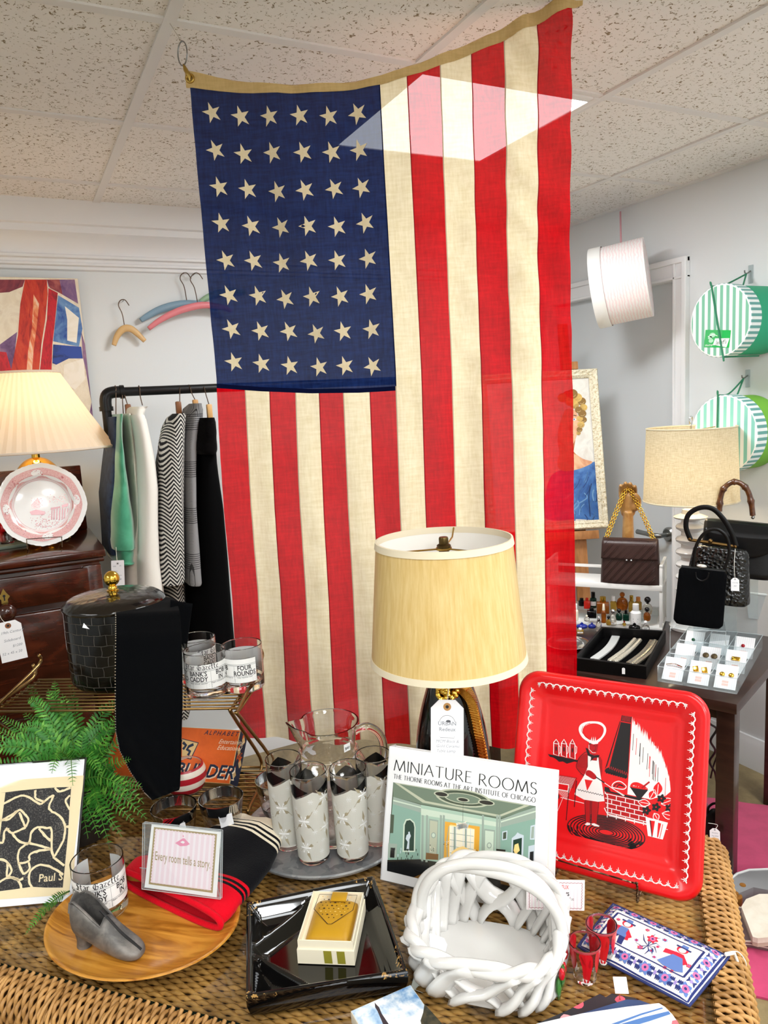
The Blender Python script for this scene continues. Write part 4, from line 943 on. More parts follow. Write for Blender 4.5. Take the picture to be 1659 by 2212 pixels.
mb.build('printed_card', mats, sg, 0, recalc=False)
# ------------------------------------------------------------------ black divided dish and boxed purse
DQ = [V((.247, 1.058, 0)), V((.447, 1.014, 0)), V((.397, .807, 0)), V((.193, .876, 0))]
dc_ = (DQ[0]+DQ[1]+DQ[2]+DQ[3])/4; dc_.z = ZT
ds = thing('divided_dish', 'square black glazed divided dish with worn gold corners holding the cream box', 'dish', dc_)
def dq(u, v, s=1.):
    a = DQ[3].lerp(DQ[2], u); b = DQ[0].lerp(DQ[1], u); p = a.lerp(b, v); p = V((p.x-dc_.x, p.y-dc_.y, 0)); return p*s
def segd(px, py, ax, ay, bx_, by_):
    vx, vy = bx_-ax, by_-ay; t = max(0, min(1, ((px-ax)*vx+(py-ay)*vy)/(vx*vx+vy*vy))); return hypot(px-ax-t*vx, py-ay-t*vy), t
def dz(u, v):
    e = min(u, 1-u, v, 1-v)*.21; rim = table(e, [0, .004, .010, .020, .03], [.0335, .035, .028, .012, .007])
    r = 0
    for (bx_, by_) in ((.57, 1.0), (.44, 0.0)):
        d_, t = segd(u, v, -.0, .5, bx_, by_); d_ *= .21; r = max(r, table(d_, [0, .004, .009, .016], [.027+.004*abs(t-.5), .024, .013, .006]))
    return max(rim, r, .0065)
NG = 84; mb = MB(); 
def dpt(u, v): p = dq(u, v, 1-.0*0); return V((p.x, p.y, dz(u, v)))
mb.sheet(dpt, NG, NG, 0)
ring = [(i/NG, 0) for i in range(NG)]+[(1, i/NG) for i in range(NG)]+[(1-i/NG, 1) for i in range(NG)]+[(0, 1-i/NG) for i in range(NG)]
K = len(ring); vs = []
for (s_, z) in ((1, .0335), (1.006, .030), (1.0, .018), (.965, .003), (.95, 0)): vs += [V((dq(u, v, s_).x, dq(u, v, s_).y, z)) for u, v in ring]
mb.add(vs, [[i*K+j, i*K+(j+1) % K, (i+1)*K+(j+1) % K, (i+1)*K+j] for i in range(4) for j in range(K)]+[[4*K+j for j in range(K)]])
def f_bdish(t, p, I):
    geo = t.coord('Object'); n = t.noise(geo, 160, 3, .7)
    hz = t.add('ShaderNodeSeparateXYZ', {0: geo}); up = t.math('GREATER_THAN', hz.outputs[2], .027); far = t.math('GREATER_THAN', t.math('ADD', t.math('ABSOLUTE', t.math('MULTIPLY', hz.outputs[0], .93)), t.math('ABSOLUTE', hz.outputs[1])), .160)
    f = t.math('MULTIPLY', t.math('MULTIPLY', up, far), t.math('GREATER_THAN', n, .58)); t.l.new(t.mix(f, lin('#050506'), lin('#a9834a')), I['Base Color'])
m_bdish = M('black_dish_glaze', '#050506', .05, coat=.6, fn=f_bdish)
mb.build('dish_body', m_bdish, ds, 50)
bq = [V((.357, 1.004, 0)), V((.427, .962, 0)), V((.336, .892, 0)), V((.268, .941, 0))]      # back left, back right, front right, front left
ex = ((bq[1]-bq[0])+(bq[2]-bq[3])).normalized(); bwid = ((bq[1]-bq[0]).length+(bq[2]-bq[3]).length)/2; blen = ((bq[0]-bq[3]).length+(bq[1]-bq[2]).length)/2
bc = sum(bq, V())/4; bc.z = ZT+.0085
BXM = frame(bc, ex, V((-ex.y, ex.x, 0)))
bo = thing('gift_box', 'cream cardboard box with olive stripes holding a mustard leather case, in the black dish', 'box', BXM)
m_card = M('cream_card', '#ece2c8', .75); m_olive = M('olive_print', '#8d8626', .6); m_must = M('mustard_leather', '#b88a17', .42, bump=(500, .15))
mb = MB(); hw, hl = bwid/2, blen/2
mb.box((0, 0, .011), (bwid, blen, .022)); 
for dx in (-.5, .5): mb.box((dx*(bwid-.0026)*1.03-dx*.004, 0, .027), (.0016, blen-.004, .016))
for dy in (-.5, .5): mb.box((0, dy*(blen-.0066), .027), (bwid-.004, .0016, .016))
for x in (-.002+.0, .017): mb.add([(x+a_, -hl-.0004, z) for a_, z in ((0, .002), (.0115, .002), (.0105, .0215), (-.001, .0215))], [[0, 1, 2, 3]], 1)
mb.build('box_tray', [m_card, m_olive], bo, 30)
mb = MB(); lw_, ll_ = bwid-.012, blen-.012
mb.sheet(lambda u, v: ((u-.5)*lw_, (v-.5)*ll_, .018+.0165*(1-abs(2*u-1)**5)*(1-abs(2*v-1)**6)), 24, 24); mb.build('leather_case', m_must, bo, 180)
mb = MB(); zt3 = .0352
pent = [(-lw_*.40, ll_*.46), (lw_*.44, ll_*.46), (lw_*.42, ll_*.12), (lw_*.02, -ll_*.2), (-lw_*.02, -ll_*.2), (-lw_*.42, ll_*.12)]
mb.line(smooth([pent[0], pent[1], pent[2], (.003, -ll_*.19), (-.003, -ll_*.19), pent[5]], 1, True), .0011, 0, zt3, closed=True)
for i in range(9):
    for j in range(8):
        x, y = (i-4)*.0073+(.0036 if j % 2 else 0), ll_*.41-j*.0066
        if abs(x) < lw_*.36 and y > -ll_*.15+abs(x)*1.1 and not (abs(x-.004) < .012 and y > ll_*.3): mb.poly([(x-.0012, y), (x, y-.0012), (x+.0012, y), (x, y+.0012)] if (i+j) % 3 else [(x-.0022, y), (x, y-.0015), (x+.0022, y), (x, y+.0015)], 0 if (i*j) % 5 else 1, zt3)
mb.build('punched_pattern', [M('dark_brown', '#2c1a10', .7), M('gilt', '#d9b45c', .4)], bo, 0, recalc=False)
MB().box((.004, ll_*.40, .0362), (.024, .020, .0022), bev=.0008).build('snap_tab', m_must, bo)
# ------------------------------------------------------------------ postcard box, neckties, pouch
e0, e1_ = at(757, 2184, ZT+.018), at(887, 2127, ZT+.018); ex = (e1_-e0).normalized(); wd_ = (e1_-e0).length
PCM = frame(V((e1_.x, e1_.y, ZT+.001)), V((ex.y, -ex.x, 0)), ex)
pc = thing('photo_box', 'flat box printed with a blue sky and iron tower, at the front of the table', 'box', PCM)
mb = MB(); mb.box((.07, -wd_/2, .0085), (.14, wd_, .017), bev=.0008); mb.build('box_body', M('ivory_card', '#e9e1cd', .6), pc)
fl = frame(PCM @ V((0, 0, .0172)), PCM.to_3x3() @ V((1, 0, 0)), PCM.to_3x3() @ V((0, 1, 0))); tr = tracer(fl, 480, 1800, 3.456)
def f_sky(t, p, I):
    n = t.noise(t.coord('Object'), 26, 4, .6, .3); t.l.new(t.ramp(n, [(.42, '#5d8fc4'), (.52, '#a9c4dd'), (.62, '#eef1f2')]), I['Base Color'])
mb = MB(); zz = .0173
mb.poly([(.001, -wd_+.001), (.139, -wd_+.001), (.139, -.001), (.001, -.001)], 0, zz)
mb.poly(tr((1138, 1262), (1150, 1278), (1172, 1300), (1190, 1345), (1240, 1420), (1290, 1500), (1230, 1500), (1190, 1400), (1160, 1330), (1142, 1300)), 1, zz+.00005)
mb.poly(tr((1510, 1275), (1525, 1290), (1640, 1420), (1700, 1500), (1500, 1480), (1480, 1400), (1500, 1340)), 2, zz+.00005)
mb.build('printed_sky', [M('print_sky', '#7fa6cf', .2, coat=.4, fn=f_sky), M('print_tower', '#3a3238', .3), M('print_trees', '#2c2c22', .3, var=(120, '#5a5038', .8))], pc, 0, recalc=False)
def flatcloth(name, label, pts, c2, z, th, m, cat, hump=.003):
    P = [at(c2[0]+x/c2[2], c2[1]+y/c2[2], z) for x, y in pts]; c = sum(P, V())/len(P); c.z = z-th
    t = thing(name, label, cat, c); return t, [(p.x-c.x, p.y-c.y) for p in P]
C7 = (1130, 1840, 3.136)
def f_flor(t, p, I):
    co = t.coord('Object'); v = t.add('ShaderNodeTexVoronoi', {'Vector': co, 'Scale': 34.}); n = t.noise(co, 55, 3)
    f = t.math('LESS_THAN', t.math('ADD', v.outputs[0], t.math('MULTIPLY', n, .25)), .47)
    pal_ = t.ramp(t.add('ShaderNodeSeparateColor', {0: v.outputs[1]}).outputs[0], [(0, '#d8586b'), (.3, '#e7a0a4'), (.5, '#5f7f62'), (.68, '#8d8fc4'), (.85, '#cfae74')], 'CONSTANT'); t.l.new(t.mix(f, lin('#15161f'), pal_), I['Base Color'])
m_flor = M('floral_silk', '#15161f', .4, sheen=.3, fn=f_flor); m_tieb = M('tie_navy', '#173a68', .45, sheen=.3)
t, P = flatcloth('necktie', 'dark floral patterned necktie under the blue and white ones at the front', [(30, 1190), (300, 1075), (420, 1010), (520, 962), (560, 985), (600, 960), (760, 990), (800, 1020), (690, 1060), (380, 1200)], C7, ZT+.008, .007, None, 'necktie')
mb = MB(); mb.prism(P, 0, .007); mb.build('tie_body', m_flor, t, 0, solid=0)
t, P = flatcloth('necktie', 'navy blue necktie sandwiched between floral and white neckties at the front', [(300, 1180), (330, 1115), (700, 1000), (790, 1005), (860, 1030), (700, 1100), (500, 1220)], C7, ZT+.015, .006, None, 'necktie')
MB().prism(P, 0, .006).build('tie_body', m_tieb, t, 0)
t, P = flatcloth('necktie', 'white necktie with blue stripes on top of the floral necktie at the front', [(30, 1220), (90, 1165), (400, 1095), (700, 1050), (920, 1025), (960, 1050), (1010, 1100), (1080, 1200), (900, 1290), (300, 1290)], C7, ZT+.024, .008, None, 'necktie')
mb = MB(); mb.prism(P, 0, .008, 0)
def loc7(*p): c = t.location; return [(q.x-c.x, q.y-c.y) for q in [at(C7[0]+x/C7[2], C7[1]+y/C7[2], ZT+.0241) for x, y in p]]
mb.poly(loc7((620, 1180), (820, 1120), (985, 1080), (1000, 1100), (850, 1150), (680, 1200)), 1, .0083); mb.poly(loc7((560, 1180), (800, 1095), (940, 1055), (950, 1062), (800, 1108), (590, 1190)), 1, .0083); mb.poly(loc7((1010, 1145), (1040, 1140), (1075, 1200), (1000, 1200)), 2, .0083)
mb.build('tie_body', [M('tie_white', '#eef0f4', .5, sheen=.3), M('tie_blue_stripe', '#4d78b3', .5), M('tie_coral', '#d8707a', .5)], t, 0)
tp = at(1130+655/3.136, 1840+885/3.136, ZT+.030)
price_tag('price_tag', 'tiny white square tag standing up from the dark floral necktie', cam_pose(tp+V((0, 0, .006)), .15, .3), .017, .020, hole=False, corner=.02, string=[tp-V((0, 0, .012)), tp-V((.003, .003, .02)), tp-V((-.002, 0, .024))], strc='#c0563f')
# embroidered pouch
pz = ZT+.022; PQ = [at(1324.5, 1932.5, pz), at(1575, 2044, pz), at(1489, 2148, pz), at(1246, 2022, pz)]
pcen = sum(PQ, V())/4; pcen.z = ZT+.001
po = thing('embroidered_pouch', 'flat white pouch with blue and red folk embroidery lying over the table edge', 'pouch', pcen)
L4 = [V((p.x-pcen.x, p.y-pcen.y, 0)) for p in PQ]
def pq(u, v): a = L4[0].lerp(L4[1], u); b = L4[3].lerp(L4[2], u); return a.lerp(b, v)
def ptop(u, v): return .0045+.012*min(1, (1-abs(2*u-1)**8)*1.2)*(1-abs(2*v-1)**6)+.0015*nz(u*4, v*4, 1)
mb = MB(); mb.sheet(lambda u, v: V((pq(u, v).x, pq(u, v).y, ptop(u, v))), 30, 20); mb.sheet(lambda u, v: V((pq(u, v).x, pq(u, v).y, .004-.0035*(1-abs(2*v-1)**6))), 30, 20)
mb.build('pouch_body', M('pouch_canvas', '#efece6', .9, bump=(600, .3)), po, 180)
MB().tube([V((pq(u, v).x, pq(u, v).y, .0045)) for u, v in [(i/12, 0) for i in range(12)]+[(1, i/8) for i in range(8)]+[(1-i/12, 1) for i in range(12)]+[(0, 1-i/8) for i in range(8)]], .002, 6, closed=True).build('piping', M('pouch_navy', '#2a3468', .9), po)
mats = [M('thread_navy', '#242f6b', .9), M('thread_red', '#d0203a', .9), M('thread_blue', '#5c78b4', .9), M('thread_lilac', '#9a86c0', .9), M('thread_pink', '#e06a9a', .9)]
mb = MB(); 
def em(x, y, z):      # x, y in 0..1 across the pouch (y downwards)
    p = pq(x, y); return (p.x, p.y, ptop(x, y)+.0006+z)
mb.fn = em; AS = (L4[1]-L4[0]).length/(L4[3]-L4[0]).length
def flower(x, y, r, c0=2, c1=4, n=6, z=0.):
    mb.poly([(x+r*(.8+.2*cos(n*t))*cos(t)/AS, y+r*(.8+.2*cos(n*t))*sin(t)) for t in [2*pi*i/24 for i in range(24)]], c0, z); mb.disc(x, y, r*.5/AS, r*.5, c1, z+.00008, 10); mb.disc(x, y, r*.2/AS, r*.2, 0, z+.00016, 8)
for (a, b) in (((.02, .02), (.98, .02)), ((.98, .02), (.98, .98)), ((.98, .98), (.02, .98)), ((.02, .98), (.02, .02)), ((.125, .235), (.875, .235)), ((.875, .235), (.875, .765)), ((.875, .765), (.125, .765)), ((.125, .765), (.125, .235))):
    mb.line([(lerp(a[0], b[0], i/14), lerp(a[1], b[1], i/14)) for i in range(15)], .014 if a[0] in (.02, .98) and abs(a[1]-.5) > .4 else .018, 0)
fx = [.07, .24, .41, .59, .76, .93]
for x in fx: flower(x, .12, .085); flower(x, .88, .085)
for y in (.37, .63): flower(.065, y, .085); flower(.935, y, .085)
for i in range(5):
    for y in (.12, .88):
        xm = (fx[i]+fx[i+1])/2; mb.poly([(xm-.013, y), (xm, y-.04), (xm+.013, y), (xm, y+.04)], 3)
        for s_ in (-1, 1):
            for q_ in (-1, 1):
                for e_ in (0, 1, 2): mb.line([(xm+s_*(.014+.013*e_), y+q_*(.012)), (xm+s_*(.022+.013*e_), y+q_*.035), (xm+s_*(.018+.013*e_), y+q_*.062)], [.012, .018, .004], 0)
for y in (.25, .5, .75):
    for x in (.065, .935):
        mb.poly([(x-.018, y), (x, y-.03), (x+.018, y), (x, y+.03)], 3)
        for s_ in (-1, 1): mb.line([(x+s_*.03, y-.04), (x+s_*.018, y), (x+s_*.03, y+.04)], [.006, .02, .006], 0)
def folk(x, y, boy):
    mb.fn = lambda X, Y, z: em(x+(X-x)*1.14, y+(Y-y)*1.2, z)
    mb.disc(x, y-.11, .05/AS*1.2, .05, 1, .0001); mb.disc(x, y-.10, .032/AS*1.2, .036, 5, .0002); mb.line([(x-.055, y-.145), (x+.055, y-.13)], .02, 0, .0003); mb.poly([(x-.025, y-.14), (x-.02, y-.19), (x+.022, y-.185), (x+.028, y-.135)], 2, .0003)
    mb.poly([(x-.03, y-.05), (x+.03, y-.05), (x+.045, y+.08), (x-.045, y+.08)], 2 if boy else 1, .0001); mb.poly([(x-.03, y-.045), (x-.10, y-.03), (x-.10, y+.03), (x-.035, y+.01)], 1, .0002); mb.poly([(x+.03, y-.045), (x+.085, y+.04), (x+.06, y+.08), (x+.03, y+.02)], 1, .0002)
    if boy: mb.poly([(x-.04, y+.08), (x+.0, y+.08), (x-.03, y+.19), (x-.075, y+.17)], 0, .0001); mb.poly([(x+.0, y+.08), (x+.045, y+.08), (x+.06, y+.2), (x+.02, y+.2)], 0, .0001); mb.poly([(x-.045, y+.02), (x-.03, y+.01), (x-.05, y+.1), (x-.07, y+.09)], 1, .0003); mb.poly([(x+.04, y+.02), (x+.05, y+.01), (x+.075, y+.1), (x+.05, y+.11)], 1, .0003)
    else: mb.poly([(x-.035, y+.0), (x+.035, y+.0), (x+.095, y+.17), (x+.05, y+.2), (x-.04, y+.2), (x-.095, y+.17)], 2, .0002); mb.poly([(x-.025, y+.04), (x+.025, y+.04), (x+.06, y+.16), (x-.06, y+.16)], 5, .0003); flower(x, y+.1, .04, 1, 0, 5, .0004); mb.rect(x-.03, y+.2, .02, .035, 1); mb.rect(x+.02, y+.2, .02, .035, 1)
folk(.26, .5, True); folk(.74, .5, False); mb.fn = em
for (x, y, r, c) in ((.5, .42, .075, 1), (.42, .31, .03, 1), (.58, .34, .035, 2), (.46, .63, .04, 1), (.55, .6, .035, 2), (.57, .5, .025, 4), (.17, .36, .03, 1), (.85, .56, .035, 1), (.4, .55, .03, 3), (.6, .68, .03, 3)): flower(x, y, r, c, 1 if c != 1 else 4)
for k in range(9): a = k*2.4; mb.line([(.5, .55), (.5+.05*cos(a), .52+.12*sin(a)), (.5+.1*cos(a+.4), .52+.2*sin(a+.4))], [.004, .012, .003], 0)
mats.append(M('thread_white', '#f3efe8', .9)); mb.build('embroidery', mats, po, 0, recalc=False)
pt0 = PQ[1]-V((0, 0, .012)); hgt = at(1590, 2160, ZT-.13)
hgt = pt0+V((.052, -.012, -.12))
hg2 = at(1587, 2163, 0.72); 
price_tag('price_tag', 'white tag on a long cotton string hanging off the embroidered pouch', cam_pose(hg2, .12, .1), .026, .052, [('Urban', 0, .32, .3, -1), ('Redeux', 0, .5, .28, -1)], string=[pt0-V((.006, -.002, -.003)), pt0+V((.012, -.006, .002)), pt0+V((.02, -.012, -.02)), hg2+V((-.002, .003, .03)), hg2], corner=.3, ring='#e9e9ea')
MB(po.matrix_basis.inverted() @ frame(pt0, V((1, 0, 0)), V((0, 1, 0)))).tube([(-.008, 0, .002), (.006, -.004, .002), (.01, -.006, -.012)], .0022, 6).build("pull_tassel", M("cotton_white", "#efeae0", .9), po)
# ------------------------------------------------------------------ white ceramic basket
m_cer = M('white_glaze', '#d9d7d3', .12, coat=.3)
fa, fb = at(943.5, 2159.5, ZT+.003), at(1126, 2196, ZT+.003); bex = (fb-fa).normalized(); bey = V((-bex.y, bex.x, 0))
bcen = (fa+fb)/2+bey*.083; bcen.z = ZT
bk2 = thing('ceramic_basket', 'white glazed ceramic lattice basket with twisted handle in front of the art book', 'basket', frame(bcen, bex, bey))
def sq(a, h, p=.62): c, s_ = cos(a), sin(a); return (h*math.copysign(abs(c)**p, c), h*math.copysign(abs(s_)**p, s_))
HB, HT = .083, .0985
def wallh(a): return .062+.030*max(0, sin(a))**2
def bw_(a, t, off=0.):
    h = lerp(HB, HT, t**.8)+off; x, y = sq(a, h); return V((x, y*.93, .006+t*wallh(a)))
mb = MB(); mb.lathe([(0, 0), (1, 0), (1, .004), (.97, .008), (0, .008)], 64, fn=None); 
mb.v = [V((*[q*1. for q in (lambda r, a: (sq(a, HB*r)[0], sq(a, HB*r)[1]*.93))(hypot(p.x, p.y), atan2(p.y, p.x))], p.z)) for p in mb.v]
mb.build('basket_floor', m_cer, bk2)
mb = MB(); NS = 18
for i in range(NS):
    for s_, off in ((1, .0055), (-1, -.001)):
        a0 = 2*pi*i/NS; P = [bw_(a0+s_*.52*t, t, off+(.003*sin(t*pi*2.4) if s_ > 0 else 0)) for t in [j/10 for j in range(11)]]
        r = .0150 if s_ > 0 else .0118
        mb.tube(P, [r*(.85+.15*sin(pi*min(1, j/10+.15))) for j in range(11)], 8, flat=.46 if s_ > 0 else .42, up=(0, 0, 1))
mb.build('lattice_wall', m_cer, bk2, 180)
mb = MB()
for ph in (0, pi):
    P = []
    for i in range(160):
        a = 2*pi*i/160; q = bw_(a, 1, .003); n_ = V((q.x, q.y, 0)).normalized(); w_ = 7*a+ph
        P.append(q+n_*(.0042*cos(w_))+V((0, 0, .003+.0042*sin(w_))))
    mb.tube(P, .0074, 10, closed=True)
mb.build('rope_rim', m_cer, bk2, 180)
hz = zat(bcen.x, bcen.y, 1874)-ZT
mb = MB()
for ph in (0, pi):
    P = []
    for i in range(61):
        t = i/60; a = pi*(1-t); x = .100*math.copysign(abs(cos(a))**.8, cos(a)); z = .058+(hz-.058)*abs(sin(a))**.8
        w_ = 6*t+ph; P.append((x+.0045*cos(w_)*cos(a), .006*sin(w_), z+.0055*cos(w_)*sin(a)))
    mb.tube(P, .0078, 10)
mb.build('handle', m_cer, bk2, 180)
mb = MB(); 
for i in range(5): a = -.25+i*.13; q = bw_(a, .55-.06*i, .014); mb.ball(q, .007, 0, 8, (.7, 1, 1.2))
mb.build('holly_berries', M('glaze_red', '#c01322', .1, coat=.3), bk2)
mb = MB()
for (a, t, s_) in ((-.3, .25, 1), (-.12, .2, -1), (-.2, .45, 1)):
    q = bw_(a, t, .015); mb.ball(q, .011, 0, 8, (.4, 1, 1.5))
mb.build('holly_leaves', M('glaze_green', '#3f7a35', .15, coat=.3, var=(90, '#1f5226', .8)), bk2)
tq = at(942, 2040, ZT+.016)
nrm = (CP-tq).normalized(); tm = frame(tq+V((0, 0, .006)), bex*.93+V((0, 0, -.18)), bey*.8+V((0, 0, .55)))
price_tag('price_tag', 'handwritten white tag lying inside the white ceramic basket', tm, .034, .075, hole=False, corner=.2)
tg = MB(); 
for st, x, y in (('Berdorous', 0, 0), ('Holly Cer', -.004, -.014), ('Basket', -.002, -.028)): tg.text(st, x+.034, y+.004, .016, 0, .0008, shear=.25)
# ------------------------------------------------------------------ small cups and the card holder
m_plast = M('clear_plastic', '#ffffff', .03, trans=1., ior=1.3); m_cupred = M('print_red', '#cf0d1c', .35, coat=.3)
def cup(px, py, ptop, rt_, rb_, label):
    c = at(px, py, ZT); h = zat(c.x, c.y, ptop)-ZT
    t = thing('tumbler_cup', label, 'cup', c, face_rz(c.x, c.y), 'small red printed cups')
    MB().lathe(sup([(0, .001), (rb_-.001, 0), (rb_, .002), (rt_, h-.001), (rt_-.0005, h), (rt_-.0016, h-.001), (rb_-.0018, .006), (0, .005)]), 36).build('cup_body', m_plast, t)
    mb = MB(); R_ = lambda y: lerp(rb_, rt_, y/h)+.0003
    mb.fn = lambda x, y, z: ((R_(y)+z)*sin(x), -(R_(y)+z)*cos(x), y)
    def blob(pts, mi):
        cx = sum(p[0] for p in pts)/len(pts); cy = sum(p[1] for p in pts)/len(pts); pts = smooth(pts, 4, True)
        mb.add([(cx, cy*h, 0)]+[(p[0], p[1]*h, 0) for p in pts], [[0, i+1, (i+1) % len(pts)+1] for i in range(len(pts))], mi)
    for s_ in (0, 2.2, -2.2):
        blob([(s_-.35, .9), (s_+.4, .9), (s_+.55, .6), (s_+.35, .25), (s_-.1, .2), (s_-.2, .55)], 0); blob([(s_+.1, .4), (s_+.45, .45), (s_+.3, .12), (s_-.1, .14)], 0); blob([(s_-.2, .22), (s_+.1, .2), (s_+.45, .14), (s_+.3, .06), (s_-.1, .09)], 1)
    blob([(-1.2, .93), (-.75, .9), (-.8, .5), (-1.05, .35), (-1.3, .6)], 0); blob([(.8, .93), (1.3, .9), (1.3, .5), (1.05, .3), (.75, .6)], 0)
    mb.build('printed_figure', [m_cupred, m_white], t, 0, recalc=False)
    MB().lathe([(rt_+.0001, h*.92), (rt_+.0004, h*.96), (rt_+.0002, h*.985)], 36).build('rim_band', M('pale_red_plastic', '#d8525a', .2, trans=.5), t)
cup(1264, 2113, 2032, .0215, .0150, 'small clear cup with red printing in front of its twin, beside the basket')
cup(1300, 2072, 1994, .0215, .0150, 'small clear cup with red printing behind its twin, at the pouch corner')
hb = at(1207, 2028, ZT); ch = thing('card_holder', 'chrome disc card clip holding the barbecue tray card', 'card holder', hb, face_rz(hb.x, hb.y))
MB().lathe([(0, 0), (.021, 0), (.0215, .002), (.019, .004), (.010, .006), (.009, .012), (.0095, .02), (.006, .027), (0, .029)], 32).build('base', m_chrome, ch)
hcz = zat(hb.x, hb.y, 1990)-ZT
MB().tube([(.015*cos(a), .0, hcz+.015*sin(a)) for a in [2*pi*i/28 for i in range(28)]], .0022, 6, closed=True, flat=.4).build('clip_ring', m_chrome, ch)
BCM, cw, chh = lean((1137, 1965), (1262, 1968), (1137, 1899), ZT+.046, 8)
card = thing('shop_card', 'small white striped card reading BBQ Trays clipped beside the basket', 'card', BCM); tr = tracer(BCM, 800, 1580, 3.19)
q = tr((1075, 1018), (1478, 1025), (1475, 1236), (1075, 1228))
mb = MB(); mb.poly(q, 0, 0); mb.poly(q[::-1], 0, -.0004)
for i in range(16): u = .02+i*.06; mb.poly([bil(q, u, 0), bil(q, u+.03, 0), bil(q, u+.03, 1), bil(q, u, 1)], 1, .00005)
for (a, b) in (((.05, .09), (.95, .09)), ((.95, .09), (.95, .92)), ((.95, .92), (.05, .92)), ((.05, .92), (.05, .09))):
    n = 30 if abs(a[0]-b[0]) > .1 else 18; mb.line([bil(q, lerp(a[0], b[0], i/n)+(0 if abs(a[0]-b[0]) > .1 else .008*(i % 2)), lerp(a[1], b[1], i/n)+(.02*(i % 2) if abs(a[0]-b[0]) > .1 else 0)) for i in range(n+1)], .0007, 2, .0001)
W3 = (V(q[1])-V(q[0])).length
for st, u, v, s_, mi, kx in (('URBAN REDEUX', .5, .30, .10, 3, .62), ('BBQ Trays', .5, .52, .135, 4, .8), ('by Marcelline Stoyke', .5, .67, .085, 5, .9), ('$18.00 each', .5, .79, .085, 5, .9)): p = bil(q, u, v); mb.text(st, p[0], p[1], s_*W3, mi, .00015, sx=kx, bold=.012 if mi != 5 else 0)
mb.build('printed_card', [M('card_white', '#f5f1ef'), M('card_pale_pink', '#f3e3e6', .6), M('card_maroon', '#a04a50', .6), M('card_coral', '#e0504a', .6), M('ink_black', '#16161a'), M('ink_mid', '#6f6c70', .7)], card, 0, recalc=False)
# ------------------------------------------------------------------ round tray, snowflake tumblers, pitcher
def f_zinc(t, p, I):
    co = t.coord('Object'); v = t.add('ShaderNodeTexVoronoi', {'Vector': t.mix(.06, co, t.add('ShaderNodeTexNoise', {'Vector': co, 'Scale': 30.}).outputs[1], 'ADD'), 'Scale': 60.})
    t.l.new(t.ramp(t.add('ShaderNodeSeparateColor', {0: v.outputs[1]}).outputs[0], [(0, '#82868a'), (.4, '#9fa4a8'), (.7, '#b4b7b8'), (1, '#8b8f93')]), I['Base Color'])
m_zinc = M('galvanised_zinc', '#9a9ea2', .34, .55, fn=f_zinc)
rtc = V((.452, 1.232, ZT)); RT = .158
rtt = thing('round_tray', 'round grey galvanised metal tray under the snowflake glasses', 'tray', rtc)
MB().lathe([(0, 0), (RT-.006, 0), (RT, .004), (RT+.001, .008), (RT-.002, .010), (RT-.006, .008), (RT-.009, .006), (0, .006)], 96).build('tray_body', m_zinc, rtt)
ZR = ZT+.0064
m_frost = M('frosted_white', '#eceade', .5, trans=.35, ior=1.1, bump=(300, .1)); m_lozenge = M('black_enamel', '#0b0b0c', .25); m_golds = M('gilt_print', '#b9ad90', .35, .35); m_snow = M('snow_print', '#fbfbf8', .6)
def tumbler(px, py, ptop, label, rz=0.):
    c = at(px, py, ZR); h = zat(c.x, c.y, ptop)-ZR; rb_, rt_ = .0275, .0325
    t = thing('snowflake_tumbler', label, 'glass', c, face_rz(c.x, c.y)+rz, 'frosted snowflake tumblers')
    R_ = lambda y: lerp(rb_, rt_, y/h)
    MB().lathe(sup([(0, .001), (rb_-.003, 0), (rb_, .004), (rt_, h-.001), (rt_-.0006, h), (rt_-.0018, h-.001), (rb_-.002, .011), (0, .010)]), 48).build('glass_body', m_glass, t)
    mb = MB(); mb.fn = lambda x, y, z: ((R_(y)+z)*sin(x), -(R_(y)+z)*cos(x), y)
    # frosted zone with a zigzag upper edge
    n = 64; 
    def top(x): return h*(.845-.095*(1-abs((((x-pi/3)/(2*pi/3)+.5) % 1)-.5)*2)*1.0)
    vs = [(2*pi*i/n, lerp(.010, top(2*pi*i/n), j/6), .0002) for i in range(n+1) for j in range(7)]
    mb.add(vs, [[i*7+j, (i+1)*7+j, (i+1)*7+j+1, i*7+j+1] for i in range(n) for j in range(6)], 0)
    for k in range(3):
        a = pi/3+k*2*pi/3; w_ = .80
        L = [(a-w_+2*w_*i/14, h*.845+ (h*.078)*(1-abs(2*i/14-1))) for i in range(15)]; B = [(a-w_+2*w_*i/14, h*.845-(h*.078)*(1-abs(2*i/14-1))) for i in range(15)]
        mb.add([(x, y, .0004) for x, y in L]+[(x, y, .0004) for x, y in B], [[i, i+1, 16+i, 15+i] for i in range(14)], 1)
    def flake(a, y, r, mi=3, z=.0006):
        for k in range(6):
            b = pi*k/6*2; mb.line([(a, y), (a+r*cos(b)/rt_, y+r*sin(b))], [r*.16, r*.3], mi, z); mb.disc(a+r*.95*cos(b)/rt_, y+r*.95*sin(b), r*.17/rt_, r*.17, mi, z+.00005, 8)
    def gold(a, y, r, n0=4):
        for k in range(n0):
            b = 2*pi*k/n0+.5+y*40; q = [(r*.25, 0), (r*.55, r*.13), (r*1.15, 0), (r*.55, -r*.13)]; mb.poly([(a+(x*cos(b)-yy*sin(b))/rt_, y+x*sin(b)+yy*cos(b)) for x, yy in q], 2, .0005)
    for (a, y) in ((-.62, .52), (-.62, .22), (.75, .42), (.7, .75), (1.9, .3), (2.6, .55), (-1.7, .4), (-2.5, .25), (3.1, .35), (1.6, .62)):
        gold(a, y*h, .023); flake(a, y*h, .0095)
    for (a, y) in ((.1, .62), (.0, .40), (.35, .16), (-.15, .74), (1.2, .2), (-1.1, .65), (2.2, .7), (.5, .28)): flake(a, y*h, .0042)
    mb.build('printed_frost', [m_frost, m_lozenge, m_golds, m_snow], t, 0, recalc=False)
